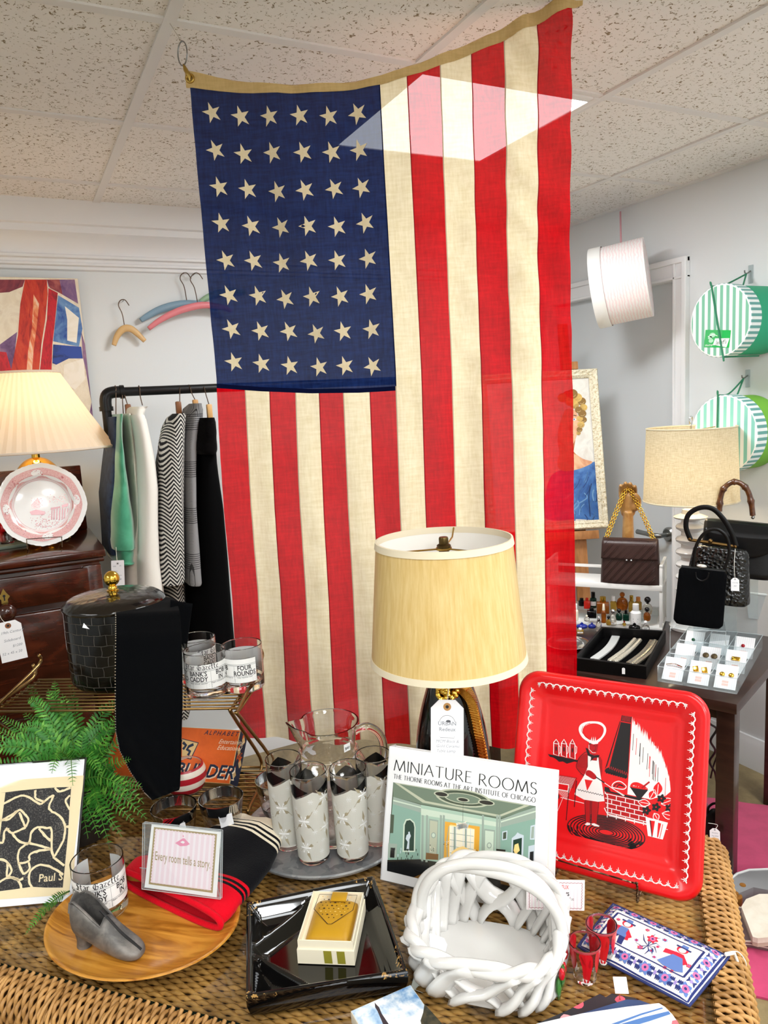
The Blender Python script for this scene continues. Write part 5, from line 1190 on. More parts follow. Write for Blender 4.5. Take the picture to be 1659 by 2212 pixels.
tumbler(679, 1852, 1663, 'frosted snowflake tumbler at the front left of the round tray', .15)
tumbler(763, 1846, 1657, 'frosted snowflake tumbler front right on the tray, next to the art book', .1)
tumbler(626, 1822, 1636, 'frosted snowflake tumbler at the back left of the round tray', .3)
tumbler(816, 1812, 1628, 'frosted snowflake tumbler at the back right, half behind the art book', -.2)
pcx = at(722, 1800, ZR); ph_ = zat(pcx.x, pcx.y, 1560)-ZR
pt = thing('glass_pitcher', 'clear glass pitcher with pinched spout and round handle behind the tumblers', 'pitcher', pcx, face_rz(pcx.x, pcx.y)+.12)
s_ = ph_/.215
PP = [(0, .0), (.048, 0), (.056, .004), (.060, .015), (.066, .05), (.070, .09), (.0705, .115), (.067, .135), (.058, .15), (.0525, .158), (.050, .17), (.051, .185), (.0545, .205), (.0575, .213), (.0585, .216)]
PPs = [(r, z*s_) for r, z in smooth(PP[2:], 3)]; PPs = [(0, 0), (.048, 0)]+PPs
inner = [(max(0, r-.0028), z+(.006 if z < .01 else 0)) for r, z in PPs if r > .05][::-1]; inner = [(r, z if z > .008 else .008) for r, z in inner]+[(0, .008)]
def spout(r, z, a):
    if z < .17*s_: return r
    k = (z/s_-.17)/.046; d_ = abs(atan2(sin(a-pi), cos(a-pi))); r2 = r+k*.016*max(0, 1-d_/.5)**1.3; 
    return r2-k*.006*max(0, 1-abs(d_-.62)/.3)
mb = MB(); mb.lathe(PPs+inner, 64, fn=spout); 
for i, q in enumerate(mb.v):
    if q.z > .19*s_:
        d_ = abs(atan2(sin(atan2(q.y, q.x)-pi), cos(atan2(q.y, q.x)-pi))); q.z += .010*max(0, 1-d_/.6)**1.5*(q.z/s_-.19)/.026
ptb = mb.build('pitcher_body', m_glass, pt, 60)
mb = MB(); mb.tube(smooth([(.049, 0, .190*s_), (.075, 0, .196*s_), (.098, 0, .175*s_), (.103, 0, .14*s_), (.09, 0, .10*s_), (.069, 0, .085*s_)], 6), .0062, 12, flat=1.2); mb.build('pitcher_handle', m_glass, pt, 180)
MB().lathe([(.0525, .160*s_), (.0555, .163*s_), (.0525, .166*s_)], 64).build('neck_ring', m_glass, pt)
mb = MB(); mb.fn = lambda x, y, z: ((.0712+z)*sin(x), -(.0712+z)*cos(x), y)
for (a, y) in ((.1, .11), (-.5, .1), (.6, .085)):
    for k in range(6):
        b = pi*k/3; mb.line([(a, y*s_), (a+.008*cos(b)/.07, y*s_+.008*sin(b))], .0022, 0, 0)
mb.build('snow_decal', m_snow, ptb, 0, recalc=False)
mb = MB(); mb.fn = lambda x, y, z: ((.0522+z)*sin(x), -(.0522+z)*cos(x), y); mb.add([(.42, .176*s_, .001), (.70, .176*s_, .001), (.70, .190*s_, .001), (.42, .190*s_, .001)], [[0, 1, 2, 3]]); mb.text('$40', .56, .180*s_, .007, 1, .0014, sx=19)
mb.build('price_sticker', [m_white, m_ink], ptb, 0, recalc=False)
# ------------------------------------------------------------------ brass wire rack and what it carries
RX = V((cos(rad(-32)), sin(rad(-32)), 0)); RN = V((-RX.y, RX.x, 0)); RFR = V((.327, 1.327, 0)); RL, RD = .50, .175
m_rack = M('rack_brass', '#9a7c4d', .3, 1.)
ZU, ZL = 1.050, ZT+.028
def RK(x, y, z): p = RFR-RX*x+RN*y; return V((p.x, p.y, z))          # x leftwards from the right end, y backwards
rk = thing('wire_rack', 'two tier brass wire shelf rack at the back of the wicker table', 'rack', (RFR.x, RFR.y, 0))
def rl(p): return V((p.x-RFR.x, p.y-RFR.y, p.z))
for x in (0., RL):
    mb = MB()
    for dx in (0, .016):
        xx = x+(-dx if x == 0 else dx)*-1*(1 if x == 0 else -1)
        P = [RK(xx, RD+.012, ZU+.052), RK(xx, RD+.004, ZU+.03), RK(xx, .004, ZU), RK(xx, 0, ZU-.012), RK(xx, RD, ZL+.03), RK(xx, RD, ZL), RK(xx, .02, ZL), RK(xx, .006, ZL-.008), RK(xx, .0, ZT+.002)] if dx == 0 else [RK(xx, RD+.012, ZU+.03), RK(xx, RD+.004, ZU+.002), RK(xx, .02, ZU-.002), RK(xx, .012, ZU-.016), RK(xx, RD-.012, ZL+.03), RK(xx, RD-.012, ZL-.004)]
        mb.tube([rl(V(p)) for p in smooth([tuple(p) for p in P], 4)], .0035, 8)
    mb.build('side_frame', m_rack, rk, 180)
for nm, z in (('shelf', ZU), ('shelf', ZL)):
    mb = MB()
    for j in range(11): y = .006+j*(RD-.008)/10; mb.tube([rl(RK(0, y, z)), rl(RK(RL, y, z))], .0020 if 0 < j < 10 else .0028, 6)
    for x in (.0, .25, .5): mb.tube([rl(RK(x, .003, z-.004)), rl(RK(x, RD, z-.004))], .0025, 6)
    mb.build(nm, m_rack, rk, 180)
ZS = ZU+.0034
for px, py, rz, lab in ((449, 1497, -.25, 'newspaper print tumbler in front on the top rack shelf beside the black scarf'), (529, 1484, -2.05, 'newspaper print tumbler at the right end of the top rack shelf'), (430, 1466, .9, 'newspaper print tumbler at the back, half hidden behind the front one on the rack')):
    p = at(px, py, ZS); dup(glass0, p, face_rz(p.x, p.y)+rz, lab)
# orange alphabet game box
ABM, aw, ah = lean((222, 1674), (500, 1694), (270, 1560), ZL+.022, 40); tr = tracer(ABM, 300, 1480, 4.608)
ab = thing('game_box', 'orange cardboard alphabet game box leaning on the lower rack shelf', 'box', ABM)
m_or = M('game_orange', '#e2641c', .6, var=(40, '#c8520f', .5)); m_nv = M('game_navy', '#182640', .6); m_tan = M('game_tan', '#d9b67a', .6)
q = tr((905, 975), (1150, 455)); aw = q[0][0]; ah = q[1][1]; AT = .042
mb = MB(); mb.box((aw/2, ah/2, -AT/2), (aw, ah, AT), 0, bev=.001); mb.build('box_body', [m_tan], ab)
mb = MB(); mb.rect(.001, .001, aw-.002, ah-.002, 0, .0003)
def ptx(x, y): return tr((x, y))[0]
sl = .3
p = ptx(505, 905); p2 = ptx(940, 935); hgt = ptx(510, 770)[1]-p[1]; wD = (p2[0]-p[0])/3
for k_, mi, z in ((.0022, 2, .0004), (0, 1, .0005)):
    mb.text('BUILDER', p2[0]+k_-.001, p[1]-.0-k_, hgt*1.38, mi, z, al='RIGHT', bold=.02, shear=.22, sx=.92)
a_ = ptx(530, 485); b_ = ptx(1110, 500); mb.text('ALPHABET', (a_[0]+b_[0])/2, a_[1], (ptx(560, 440)[1]-a_[1])*1.35, 1, .0004, shear=.3, bold=.012, sp=(b_[0]-a_[0])/.10)
p = ptx(1035, 595); mb.text('Entertaining', p[0], p[1], .0135, 2, .0004, al='RIGHT', shear=.5, sx=.85); p = ptx(1010, 655); mb.text('Educational', p[0], p[1], .0135, 2, .0004, al='RIGHT', shear=.5, sx=.85)
mb.poly(tr((430, 530), (598, 572), (520, 742), (430, 720)), 1, .0004); mb.poly(tr((430, 538), (588, 578), (514, 730), (430, 712)), 3, .00045); mb.line(tr((545, 590), (500, 610), (480, 640), (510, 660), (490, 700)), .006, 1, .0005); mb.line(tr((440, 640), (470, 600), (440, 570)), .006, 1, .0005)
mb.text('ABC', ptx(420, 620)[0], ptx(420, 640)[1], .03, 1, .00052, al='RIGHT', bold=.02)
mb.build('printed_cover', [m_or, m_nv, M('game_cream', '#f2dcc0', .6), m_tan], ab, 0, recalc=False)
mb = MB(frame((aw+.0004, 0, 0), (0, 0, -1), (0, 1, 0))); mb.rect(.001, .001, AT-.002, ah-.002, 0, 0)
for (x, y) in ((.28, .2), (.7, .42), (.3, .62), (.6, .85)):
    c = (x*AT, y*ah); r = .009; mb.poly([(c[0]-r, c[1]), (c[0], c[1]-r), (c[0]+r, c[1]), (c[0], c[1]+r)], 1, .0002); mb.poly([(c[0]-r, c[1]), (c[0], c[1]+r), (c[0], c[1]+r*1.8), (c[0]-r, c[1]+r)], 2, .0002)
mb.text('ABC', AT*.5, ah*.5, .015, 2, .0004, rot=.4, bold=.02); mb.build('printed_side', [m_nv, m_tan, m_or], ab, 0, recalc=False)
mb = MB(frame((0, -.0004, 0), (1, 0, 0), (0, 0, -1)))
mb.rect(.001, .001, aw-.002, AT-.002, 1, 0)
for i in range(12):
    c = (aw*(.05+i*.08), AT*.45); r = .008; mb.poly([(c[0]-r, c[1]), (c[0], c[1]-r), (c[0]+r, c[1]), (c[0], c[1]+r)], 0 if i % 2 else 2, .0002)
mb.build('printed_edge', [m_nv, m_tan, m_or], ab, 0, recalc=False)
p = at(404, 1712, ZL); sb = thing('striped_bowl', 'small red and cream striped round bowl peeking out beside the scarf on the rack', 'bowl', V((p.x, p.y, ZL+.004)), .4)
mb = MB(); pr = smooth([(0, .0), (.02, .0), (.034, .008), (.042, .026), (.042, .044), (.036, .058)], 3)
mb.lathe(pr+[(r-.002, z) for r, z in pr[::-1][:-4]], 32, [0 if (j//2) % 2 else 1 for j in range(60)]); mb.build('bowl_body', [M('stripe_red', '#b3202c', .3), M('stripe_cream', '#e9dccb', .3)], sb)
# silver banded roly glasses
def roly(px, py, label, tagged=False):
    z1 = .082; c = at(px, py, ZT+z1); c.z = ZT+.0005
    t = thing('silver_rim_glass', label, 'glass', c, face_rz(c.x, c.y), 'silver banded rocks glasses')
    MB().lathe(sup([(0, .001), (.022, 0), (.027, .004), (.034, .03), (.0415, z1-.001), (.041, z1), (.040, z1-.001), (.0325, .03), (.026, .014), (0, .012)]), 48).build('glass_body', m_glass, t, 60)
    MB().lathe([(.0385, z1-.020), (.0417, z1-.002), (.0414, z1+.0004), (.0405, z1+.0002)], 48).build('silver_band', M('silver_band', '#c9c9c6', .06, 1.), t)
    if tagged:
        mb = MB(frame((0.004, -.0375, .062), (1, 0, .12), (0, -.1, 1))); mb.prism([(-.011, -.026), (.013, -.026), (.013, .004), (-.011, .004)], 0, .0005); mb.build('paper_tag', M('tag_paper', '#f4f4f6'), t, 0)
roly(375, 1742, 'silver banded rocks glass on the left, just behind the acrylic sign', True)
roly(477, 1722, 'silver banded rocks glass with a paper tag, right of its neighbour behind the sign', True)
roly(597, 1682, 'silver banded rocks glass squeezed behind the back left snowflake tumbler')
# ------------------------------------------------------------------ ice bucket and scarf
IB = at(262, 1500, ZS); IB = atd(262, 1440, 1.60); IB.z = ZS
ib = thing('ice_bucket', 'black crocodile embossed ice bucket with gold ball knob on the top rack shelf', 'ice bucket', IB, face_rz(IB.x, IB.y))
ibh = .162; IR = .103
def croc2(t, p, I):
    co = t.coord('Object'); s_ = t.add('ShaderNodeSeparateXYZ', {0: co}); ang = t.math('ARCTAN2', s_.outputs[1], s_.outputs[0])
    cmb = t.add('ShaderNodeCombineXYZ', {0: t.math('MULTIPLY', ang, .105), 1: s_.outputs[2], 2: 0.}); nn = t.add('ShaderNodeTexNoise', {'Vector': cmb.outputs[0], 'Scale': 26.})
    v2 = t.mix(.012, cmb.outputs[0], nn.outputs[1], 'ADD')
    br = t.add('ShaderNodeTexBrick', {'Vector': v2, 'Color1': (1, 1, 1, 1), 'Color2': (1, 1, 1, 1), 'Mortar': (0, 0, 0, 1), 'Scale': 1., 'Mortar Size': .0011, 'Mortar Smooth': .9, 'Brick Width': .026, 'Row Height': .022})
    b = t.add('ShaderNodeBump', {'Height': t.math('SUBTRACT', 1., br.outputs[1]), 'Strength': 1., 'Distance': .02}); t.l.new(b.outputs[0], I['Normal']); t.l.new(t.mix(br.outputs[1], lin('#060606'), lin('#77726a')), I['Base Color'])  # pale cell outlines: glints on the glossy edges painted into the colour
m_croc = M('croc_emboss', '#040404', .13, spec=.4, coat=.0, fn=croc2)
MB().lathe(smooth([(0, 0), (.084, .0), (.096, .004), (.101, .012), (.1025, .03), (IR, .08), (IR, .12), (IR-.001, ibh)], 3), 56).build('bucket_body', m_croc, ib, 60)
def f_lid(t, p, I):
    co = t.coord('Object', (1, 1, 1)); v = t.add('ShaderNodeTexVoronoi', {'Vector': co, 'Scale': 75.}); b = t.add('ShaderNodeBump', {'Height': v.outputs[0], 'Strength': .5, 'Distance': .002}); t.l.new(b.outputs[0], I['Normal'])
m_lid = M('croc_lid', '#120d08', .14, coat=.3, fn=f_lid)
MB().lathe(smooth([(IR+.001, ibh), (IR+.002, ibh+.006), (IR-.004, ibh+.013), (.085, ibh+.021), (.05, ibh+.027), (.02, ibh+.029), (0, ibh+.029)], 3), 56).build('lid', m_lid, ib, 60)
mb = MB(); zk = ibh+.028; mb.lathe([(.012, zk), (.0125, zk+.003), (.009, zk+.005), (.0095, zk+.010), (.007, zk+.013)], 24); mb.ball((0, 0, zk+.028), .0165, 0, 20); mb.build('ball_knob', m_gold, [c for c in bpy.data.objects if c.name.startswith('lid') and c.parent == ib][0], 60)
kp = atd(207, 1322, 1.50)
price_tag('price_tag', 'white tag with handwriting tied to the gold knob of the black ice bucket', cam_pose(kp+V((0, 0, .002)), rad(-22), .5), .030, .042, [('George', 0, .28, .26, -1), ('Briard', 0, .46, .24, -1), ('ice bucket', 0, .64, .2, -1), ('$42', .05, .82, .2, -1)], string=[kp, atd(222, 1310, 1.51), atd(240, 1305, 1.55)], ring='#e8e8ea', corner=.3)
# black scarf draped over the bucket
m_scarf = M('black_wool', '#060709', .95, sheen=.02, spec=.05, bump=(900, .2))
rows = [(256, 352, 1291, 1290, 1.66, 1.66), (252, 372, 1296, 1292, 1.60, 1.60), (250, 382, 1308, 1300, 1.53, 1.56), (250, 388, 1330, 1322, 1.465, 1.48), (250, 392, 1380, 1375, 1.42, 1.43), (249, 394, 1450, 1450, 1.40, 1.40), (249, 394, 1520, 1520, 1.39, 1.385), (250, 392, 1580, 1575, 1.385, 1.375), (258, 391, 1620, 1625, 1.38, 1.365), (282, 390, 1668, 1665, 1.37, 1.355), (312, 388, 1712, 1700, 1.36, 1.345), (330, 386, 1728, 1706, 1.355, 1.34)]
def scpt(u, v):
    f = v*(len(rows)-1); i = min(int(f), len(rows)-2); q = f-i; r = [lerp(rows[i][k], rows[i+1][k], q) for k in range(6)]
    fold = (.018*sin(u*7+v*2)*max(0, v-.25)+.02*nz(u*3, v*5, 3)*max(0, v-.2)+.012*sin(u*16-v*9)*max(0, v-.5))
    fold += -.03*max(0, 1-abs((v-.72)-(u-.5)*.25)/.07)*min(1, 2*(1-abs(2*u-1)))*.5
    return atd(lerp(r[0], r[1], u), lerp(r[2], r[3], u), lerp(r[4], r[5], u)+fold*.5)
sf = thing('scarf', 'black wool scarf with beaded edge draped over the ice bucket', 'scarf', V((IB.x, IB.y, ZS)))
sl_ = V(sf.location)
mb = MB(); mb.sheet(lambda u, v: scpt(u, v)-sl_, 34, 70); mb.build('cloth', m_scarf, sf, 180, solid=.0025, off=0)
mb = MB(); mb.sheet(lambda u, v: atd(lerp(368, lerp(416, 402, v), u), lerp(1296, lerp(1345, 1400, u), v)+8*u, lerp(1.52, 1.50, v)+.02*u)-sl_, 10, 10); mb.build('turned_corner', m_scarf, sf, 180, solid=.002)
mb = MB()
for k in range(88): q = scpt(0, .22+.76*k/87)-sl_; mb.ball(q+(CP-scpt(0, .5)).normalized()*.002, .0014, 0, 6)
mb.build('beaded_edge', M('crystal_beads', '#cfc9bd', .1, .8), sf)['kind'] = 'stuff'
# ------------------------------------------------------------------ framed linocut in a sleeve
LPM, pw, ph2 = lean((-60, 1965), (150, 1946), (-18, 1658), ZT+.002); tr = tracer(LPM, 0, 1600, 2.9625)
q = tr((575, 115), (426, 1026)); pw = (q[0][0]+q[1][0])/2; ph2 = q[0][1]
lp = thing('linocut_print', 'black and cream linocut print in a white mat, leaning at the table corner', 'picture', LPM)
mb = MB(); mb.box((pw/2, ph2/2, -.002), (pw, ph2, .003)); mb.build('mat_board', M('mat_white', '#f1f1f3', .7), lp)
def blk(t, p, I):
    n = t.noise(t.coord('Object'), 420, 2, .7); n2 = t.noise(t.coord('Object'), 14, 3)
    t.l.new(t.mix(t.ramp(t.math('ADD', n, t.math('MULTIPLY', n2, .35)), [(.70, (0, 0, 0)), (.84, (1, 1, 1))]), lin('#1f1f23'), lin('#6b6760')), I['Base Color'])
mats = [M('print_paper', '#ecd9af', .8), M('print_black', '#1f1f23', .8, fn=blk), M('print_grey', '#44464c', .8, fn=blk)]
mb = MB(); mb.poly([(.004, .012)]+tr((440, 985), (540, 222))+[(.004, tr((0, 255))[0][1])], 0, .0002)
mb.poly([(.03, tr((0, 965))[0][1])]+tr((100, 950), (200, 935), (300, 940), (402, 940), (418, 780), (436, 600), (445, 440), (456, 296), (380, 298), (240, 308), (120, 320), (0, 335))+[(.03, tr((0, 335))[0][1])], 1, .0004)
def wl(*p, w_=.0042, mi=0, cl=False):
    P = smooth(tr(*p), 5, cl); P = [(x+.0009*nz(x*300, y*300, 1), y+.0009*nz(x*300, y*300, 5)) for x, y in P]; mb.line(P, [w_*(.75+.5*abs(nz(x*120, y*120, 9))) for x, y in P], mi, .0006, closed=cl)
wl((-40, 440), (60, 385), (150, 350), (230, 390), (260, 410)); wl((262, 408), (330, 355), (345, 360)); wl((340, 360), (315, 435), (380, 480), (415, 540), (405, 640), (345, 745)); wl((225, 318), (232, 370), (290, 392)); wl((350, 300), (385, 325), (452, 300)); wl((450, 350), (420, 385), (448, 440)); wl((-20, 510), (60, 500), (120, 445), (160, 470), (182, 505), (165, 550), (150, 520), (125, 460)); wl((-10, 520), (50, 490), (110, 450)); wl((40, 560), (75, 590), (110, 580), (165, 555)); wl((-10, 650), (20, 650), (30, 580), (60, 565)); wl((80, 595), (120, 640), (185, 655), (200, 590), (240, 555), (300, 560), (330, 570), (330, 690), (345, 745)); wl((185, 655), (125, 700), (120, 780), (185, 770), (190, 730), (250, 705), (325, 695)); wl((185, 655), (250, 670), (325, 695)); wl((250, 560), (290, 610), (325, 640)); wl((120, 780), (150, 850), (190, 820), (185, 780)); wl((340, 745), (375, 770), (412, 800)); wl((405, 858), (340, 815), (270, 795), (220, 810), (190, 850), (190, 910), (215, 950)); wl((-10, 760), (40, 770), (75, 830), (45, 870), (50, 780)); wl((-20, 920), (40, 880), (110, 885), (140, 950)); wl((60, 870), (120, 890), (150, 880)); wl((-10, 400), (20, 345)); wl((412, 550), (440, 550))
mb.poly(tr((200, 600), (245, 568), (300, 575), (322, 640), (322, 680), (250, 665), (195, 650)), 2, .0005); 
p = tr((245, 905), (350, 905)); mb.text('Paul S.', p[0][0], p[0][1], .017, 0, .0007, al='LEFT', bold=.012)
mb.build('printed_sheet', mats, lp, 0, recalc=False)
mb = MB(); mb.add([(-.0, 0, .0025), (pw+.002, 0, .0025), (pw+.002, ph2+.002, .0025), (0, ph2+.002, .0025)], [[0, 1, 2, 3]]); mb.build('clear_sleeve', thin_clear('plastic_sleeve', '#fbfcfd', .8, .0), lp, 0, recalc=False)
mb = MB(); mb.tube([(pw+.002, 0, -.001), (pw+.002, ph2+.002, -.001), (0, ph2+.002, -.001)], .0018, 6); mb.build('sleeve_edge', M('black_edge', '#141414', .4), lp)
# ------------------------------------------------------------------ fern
fp = at(178, 1800, ZT); fp.z = ZT+.0003
fe = thing('potted_fern', 'lush green fern in a dark pot behind the linocut print', 'plant', fp)
MB().lathe([(0, 0), (.05, 0), (.062, .06), (.068, .10), (.07, .112), (.062, .112), (.06, .10), (0, .098)], 32).build('pot', M('dark_pot', '#2c2622', .4), fe)
crown = V((0, 0, .115)); cw_ = V((fp.x, fp.y, fp.z))
tips = [(118, 1472, 1.56), (88, 1508, 1.54), (52, 1538, 1.52), (150, 1478, 1.58), (62, 1480, 1.6), (0, 1548, 1.5), (-30, 1590, 1.45), (-40, 1650, 1.42), (10, 1610, 1.45), (206, 1540, 1.5), (252, 1545, 1.44), (240, 1585, 1.40), (256, 1606, 1.38), (282, 1640, 1.36), (306, 1700, 1.34), (316, 1768, 1.33), (238, 1832, 1.31), (214, 1808, 1.32), (262, 1806, 1.32), (292, 1778, 1.33), (190, 1775, 1.35), (30, 1655, 1.42), (160, 1560, 1.5), (100, 1600, 1.48), (140, 1640, 1.43), (200, 1640, 1.40), (230, 1690, 1.37), (258, 1740, 1.35), (205, 1740, 1.37), (20, 1575, 1.55), (130, 1520, 1.6), (275, 1590, 1.5), (105, 1490, 1.52), (135, 1500, 1.5), (70, 1560, 1.48), (180, 1580, 1.44), (225, 1625, 1.4), (270, 1690, 1.35), (285, 1735, 1.33), (222, 1770, 1.33), (245, 1790, 1.32), (200, 1700, 1.37), (-20, 1570, 1.48), (50, 1620, 1.44), (120, 1580, 1.45), (310, 1735, 1.34), (190, 1810, 1.33)]
mb = MB(); ms = MB()
def frond(tip, base, arch, n, wid):
    mid = (base+tip)*.5+V((0, 0, arch)); mid = base.lerp(tip, .45)+V((0, 0, arch))
    C_ = [base*(1-t)**2+mid*(2*t*(1-t))+tip*t*t for t in [i/n for i in range(n+1)]]
    ms.tube(C_, [.0014*(1-.7*i/n) for i in range(n+1)], 5)
    vw = (CP-cw_-base).normalized()
    for i in range(2, n+1):
        t = i/n; tg = (C_[i]-C_[i-1]).normalized(); sd = tg.cross(vw); sd = sd.normalized() if sd.length > .05 else tg.orthogonal().normalized(); nn = sd.cross(tg)
        L = wid*(min(1, t*4)*(1-t)**.55+.10)*random.uniform(.85, 1.1)
        for s_ in (-1, 1):
            d_ = (sd*s_+tg*.45+nn*random.uniform(-.25, .35)).normalized(); b = C_[i]; w2 = tg*(L*.17); tipp = b+d_*L-nn*L*.12
            mb.add([b-w2*.5, b+w2*.5, b+d_*L*.5+w2+nn*L*.06, b+d_*L*.85+w2*.5, tipp, b+d_*L*.55-w2*.8], [[0, 1, 2, 5], [5, 2, 3, 4]], random.choice([0, 0, 1]))
for (x, y, d_) in tips:
    tp = atd(x, y, d_)-cw_; L = (tp-crown).length
    frond(tp, crown+V((random.uniform(-.02, .02), random.uniform(-.02, .02), -.01)), L*random.uniform(.22, .4) if tp.z < .12 else L*.12, max(16, int(L/.0074)), .025)
for k in range(14):
    a = random.uniform(0, 2*pi); r = random.uniform(.10, .2); tp = V((r*cos(a)*.9, r*sin(a)*.9, random.uniform(.02, .26)))
    if tp.z < .02+ZS-ZT: frond(tp, crown, .09, 24, .024)
m_f1 = M('fern_green', '#3f8a2c', .5, var=(30, '#1d5a1c', .8)); m_f2 = M('fern_light', '#6aa83c', .5, var=(40, '#2f7a26', .7))
fo = mb.build('fronds', [m_f1, m_f2], fe, 0, recalc=False); ms.build('stems', M('fern_stem', '#4f7d2a', .6), fe)
# trailing frond tip lying beside the plate
mb = MB(); ms = MB(); bz0 = atd(150, 1925, 1.24)-cw_; frond(at(55, 2018, ZT+.006)-cw_, bz0, .02, 26, .013); mb.build('trailing_frond', [m_f1, m_f2], fe, 0, recalc=False); ms.build('trailing_stem', M('fern_stem', '#4f7d2a', .6), fe)
# ------------------------------------------------------------------ mahogany chest at the left
def f_mahog(t, p, I):
    co = t.coord('Object', (2.2, 2.2, 5.5)); n = t.noise(co, 2.2, 5, .6, 1.8); n2 = t.noise(t.coord('Object', (1, 1, 30)), 5, 3)
    c = t.ramp(n, [(.3, '#180803'), (.5, '#311208'), (.62, '#4a1d0d'), (.8, '#5e2a14')]); t.l.new(t.mix(.25, c, t.ramp(n2, [(.3, '#1a0803'), (.7, '#5c2712')])), I['Base Color'])
m_mah = M('mahogany', '#42180b', .22, coat=.5, fn=f_mahog)
ZD = 1.19; dc0 = at(229, 1185, ZD); DX1, DYF = dc0.x, dc0.y; DXL, DYB = -.85, 3.06; DW = DX1-DXL
dr = thing('mahogany_chest', 'antique mahogany chest with a raised back gallery in the left corner', 'chest', (DX1, DYF, 0))
def db(name, x0, x1, y0, y1, z0, z1, bev=.002, par=dr): return MB().box(((x0+x1)/2, (y0+y1)/2, (z0+z1)/2), (x1-x0, y1-y0, z1-z0), bev=bev).build(name, m_mah, par)
db('carcass', -DW, -.022, .022, DYB-DYF, .06, ZD-.03); db('top_board', -DW, .0, 0, DYB-DYF, ZD-.026, ZD, .006); db('gallery', -DW, -.01, DYB-DYF-.025, DYB-DYF, ZD, 1.435, .003); db('plinth', -DW, -.01, .01, DYB-DYF, 0, .08)
MB().tube([(-DW, .012, ZD-.034), (-.012, .012, ZD-.034), (-.012, DYB-DYF, ZD-.034)], .008, 8).build('top_moulding', m_mah, dr)
fr = db('frieze_drawer', -DW+.05, -.06, .008, .03, ZD-.155, ZD-.055, .004)
db('pilaster', -.075, -.02, .010, .03, .1, ZD-.05); dd = db('drawer', -DW+.05, -.085, .006, .03, .70, ZD-.175, .006); db('lower_drawer', -DW+.05, -.085, .010, .03, .42, .68, .006); db('bottom_drawer', -DW+.05, -.085, .010, .03, .12, .40, .006)
kx = aty(9, 1290, DYF); kl = V((kx.x-DX1, -.0, kx.z))
mb = MB(); mb.prism([(p[0]*.016, p[1]*.026) for p in ((0, 1), (.55, .35), (1, .0), (.55, -.35), (.6, -.8), (0, -1), (-.6, -.8), (-.55, -.35), (-1, 0), (-.55, .35))], 0, .002); mb.disc(0, .003, .004, .004, 1, .0023); mb.rect(-.0018, -.012, .0036, .013, 1, .0023)
mb.T = None; o = mb.build('escutcheon', [m_brass, m_ink], dd, 0, recalc=False); o.matrix_parent_inverse = MX.Identity(4); o.matrix_basis = frame(kl+V((0, .004, 0)), (1, 0, 0), (0, 0, 1))
kb = aty(15, 1326, DYF-.03); o = MB().lathe([(0, .04), (.016, .038), (.026, .028), (.027, .02), (.02, .010), (.011, .006), (.011, 0), (0, 0)], 28).build('knob', m_mah, dd); o.matrix_basis = frame(V((kb.x-DX1, .006, kb.z)), (1, 0, 0), (0, 0, 1))
tk = aty(17, 1350, DYF-.045)
price_tag('price_tag', 'large white tag with handwriting hanging from the mahogany drawer knob', cam_pose(tk, rad(3.5), 0), .072, .125, [('19th Century', .1, .30, .16, -1), ('Sideboard', .05, .50, .16, -1), ('$1200', .2, .66, .15, -1), ('52 x 45 x 20', -.05, .82, .15, -1)], string=[tk, tk+V((-.015, .006, .02)), tk+V((-.02, .01, .045))], corner=.2, ring='#8b5a3a', rot=0)
# transferware plate on a wire stand
PB = at(97, 1181, ZD+.008); PR = .139
ptilt = rad(14); dirc = (V((CP.x, CP.y, 0))-V((PB.x, PB.y, 0))).normalized(); px_ = V((-dirc.y, dirc.x, 0)); py_ = V((0, 0, 1))*cos(ptilt)-dirc*sin(ptilt)
px_, py_ = px_*cos(rad(-3))+py_*sin(rad(-3)), py_*cos(rad(-3))-px_*sin(rad(-3))
PM = frame(PB+py_*PR, px_, py_)
pp_ = thing('transferware_plate', 'white plate with red transfer scene standing on a wire stand on the chest', 'plate', PM)
m_porc = M('porcelain', '#ececea', .12, coat=.3)
def scal(r, z, a): return r*(1-.022*abs(sin(4*a+.2))*(r > .09)-.005*sin(44*a)*(r > .12))
mb = MB(); mb.lathe([(0, 0), (.08, 0), (.088, .003), (.098, .012), (.118, .017), (.134, .021), (PR, .022), (PR, .019), (.10, .008), (.085, -.004), (0, -.004)], 128, fn=scal); mb.build('plate_body', m_porc, pp_, 60)
m_tr1, m_tr2, m_tr3 = M('transfer_pink', '#d79d9c', .15, coat=.3, var=(320, '#e9c9c6', .9)), M('transfer_red', '#a84a50', .15, coat=.3), M('transfer_mid', '#c47578', .15, coat=.3)
mb = MB(); N = 128
def zpl(r): return table(r, [0, .08, .088, .098, .118, .134, .139], [0, 0, .003, .012, .017, .021, .022])+.0004
vs = []; 
for i in range(N):
    a = 2*pi*i/N
    for r in (.0905, .096, .105, .118, .1235): rr = r*(1-.022*abs(sin(4*a+.2))) if r > .1 else r; vs.append((rr*cos(a), rr*sin(a), zpl(r)+.0004))
mb.add(vs, [[i*5+j, ((i+1) % N)*5+j, ((i+1) % N)*5+j+1, i*5+j+1] for i in range(N) for j in range(4)], 0)
for k in range(8):
    a = 2*pi*k/8+.1; big = k % 2 == 0; r0 = .107
    if big: mb.add([((r0+(.010*cos(t)))*cos(a+.16*sin(t)), (r0+.010*cos(t))*sin(a+.16*sin(t)), zpl(r0+.010*cos(t))+.0012) for t in [2*pi*i/20 for i in range(20)]], [list(range(20))], 3)
    for j in range(16):
        aa = a+random.uniform(-.15, .15); rr = r0+random.uniform(-.008, .008); c = (rr*cos(aa), rr*sin(aa)); mb.poly([(c[0]+random.uniform(-.004, .004), c[1]+random.uniform(-.004, .004)) for _ in range(3)], 1 if j % 2 else 2, zpl(rr)+.0016)
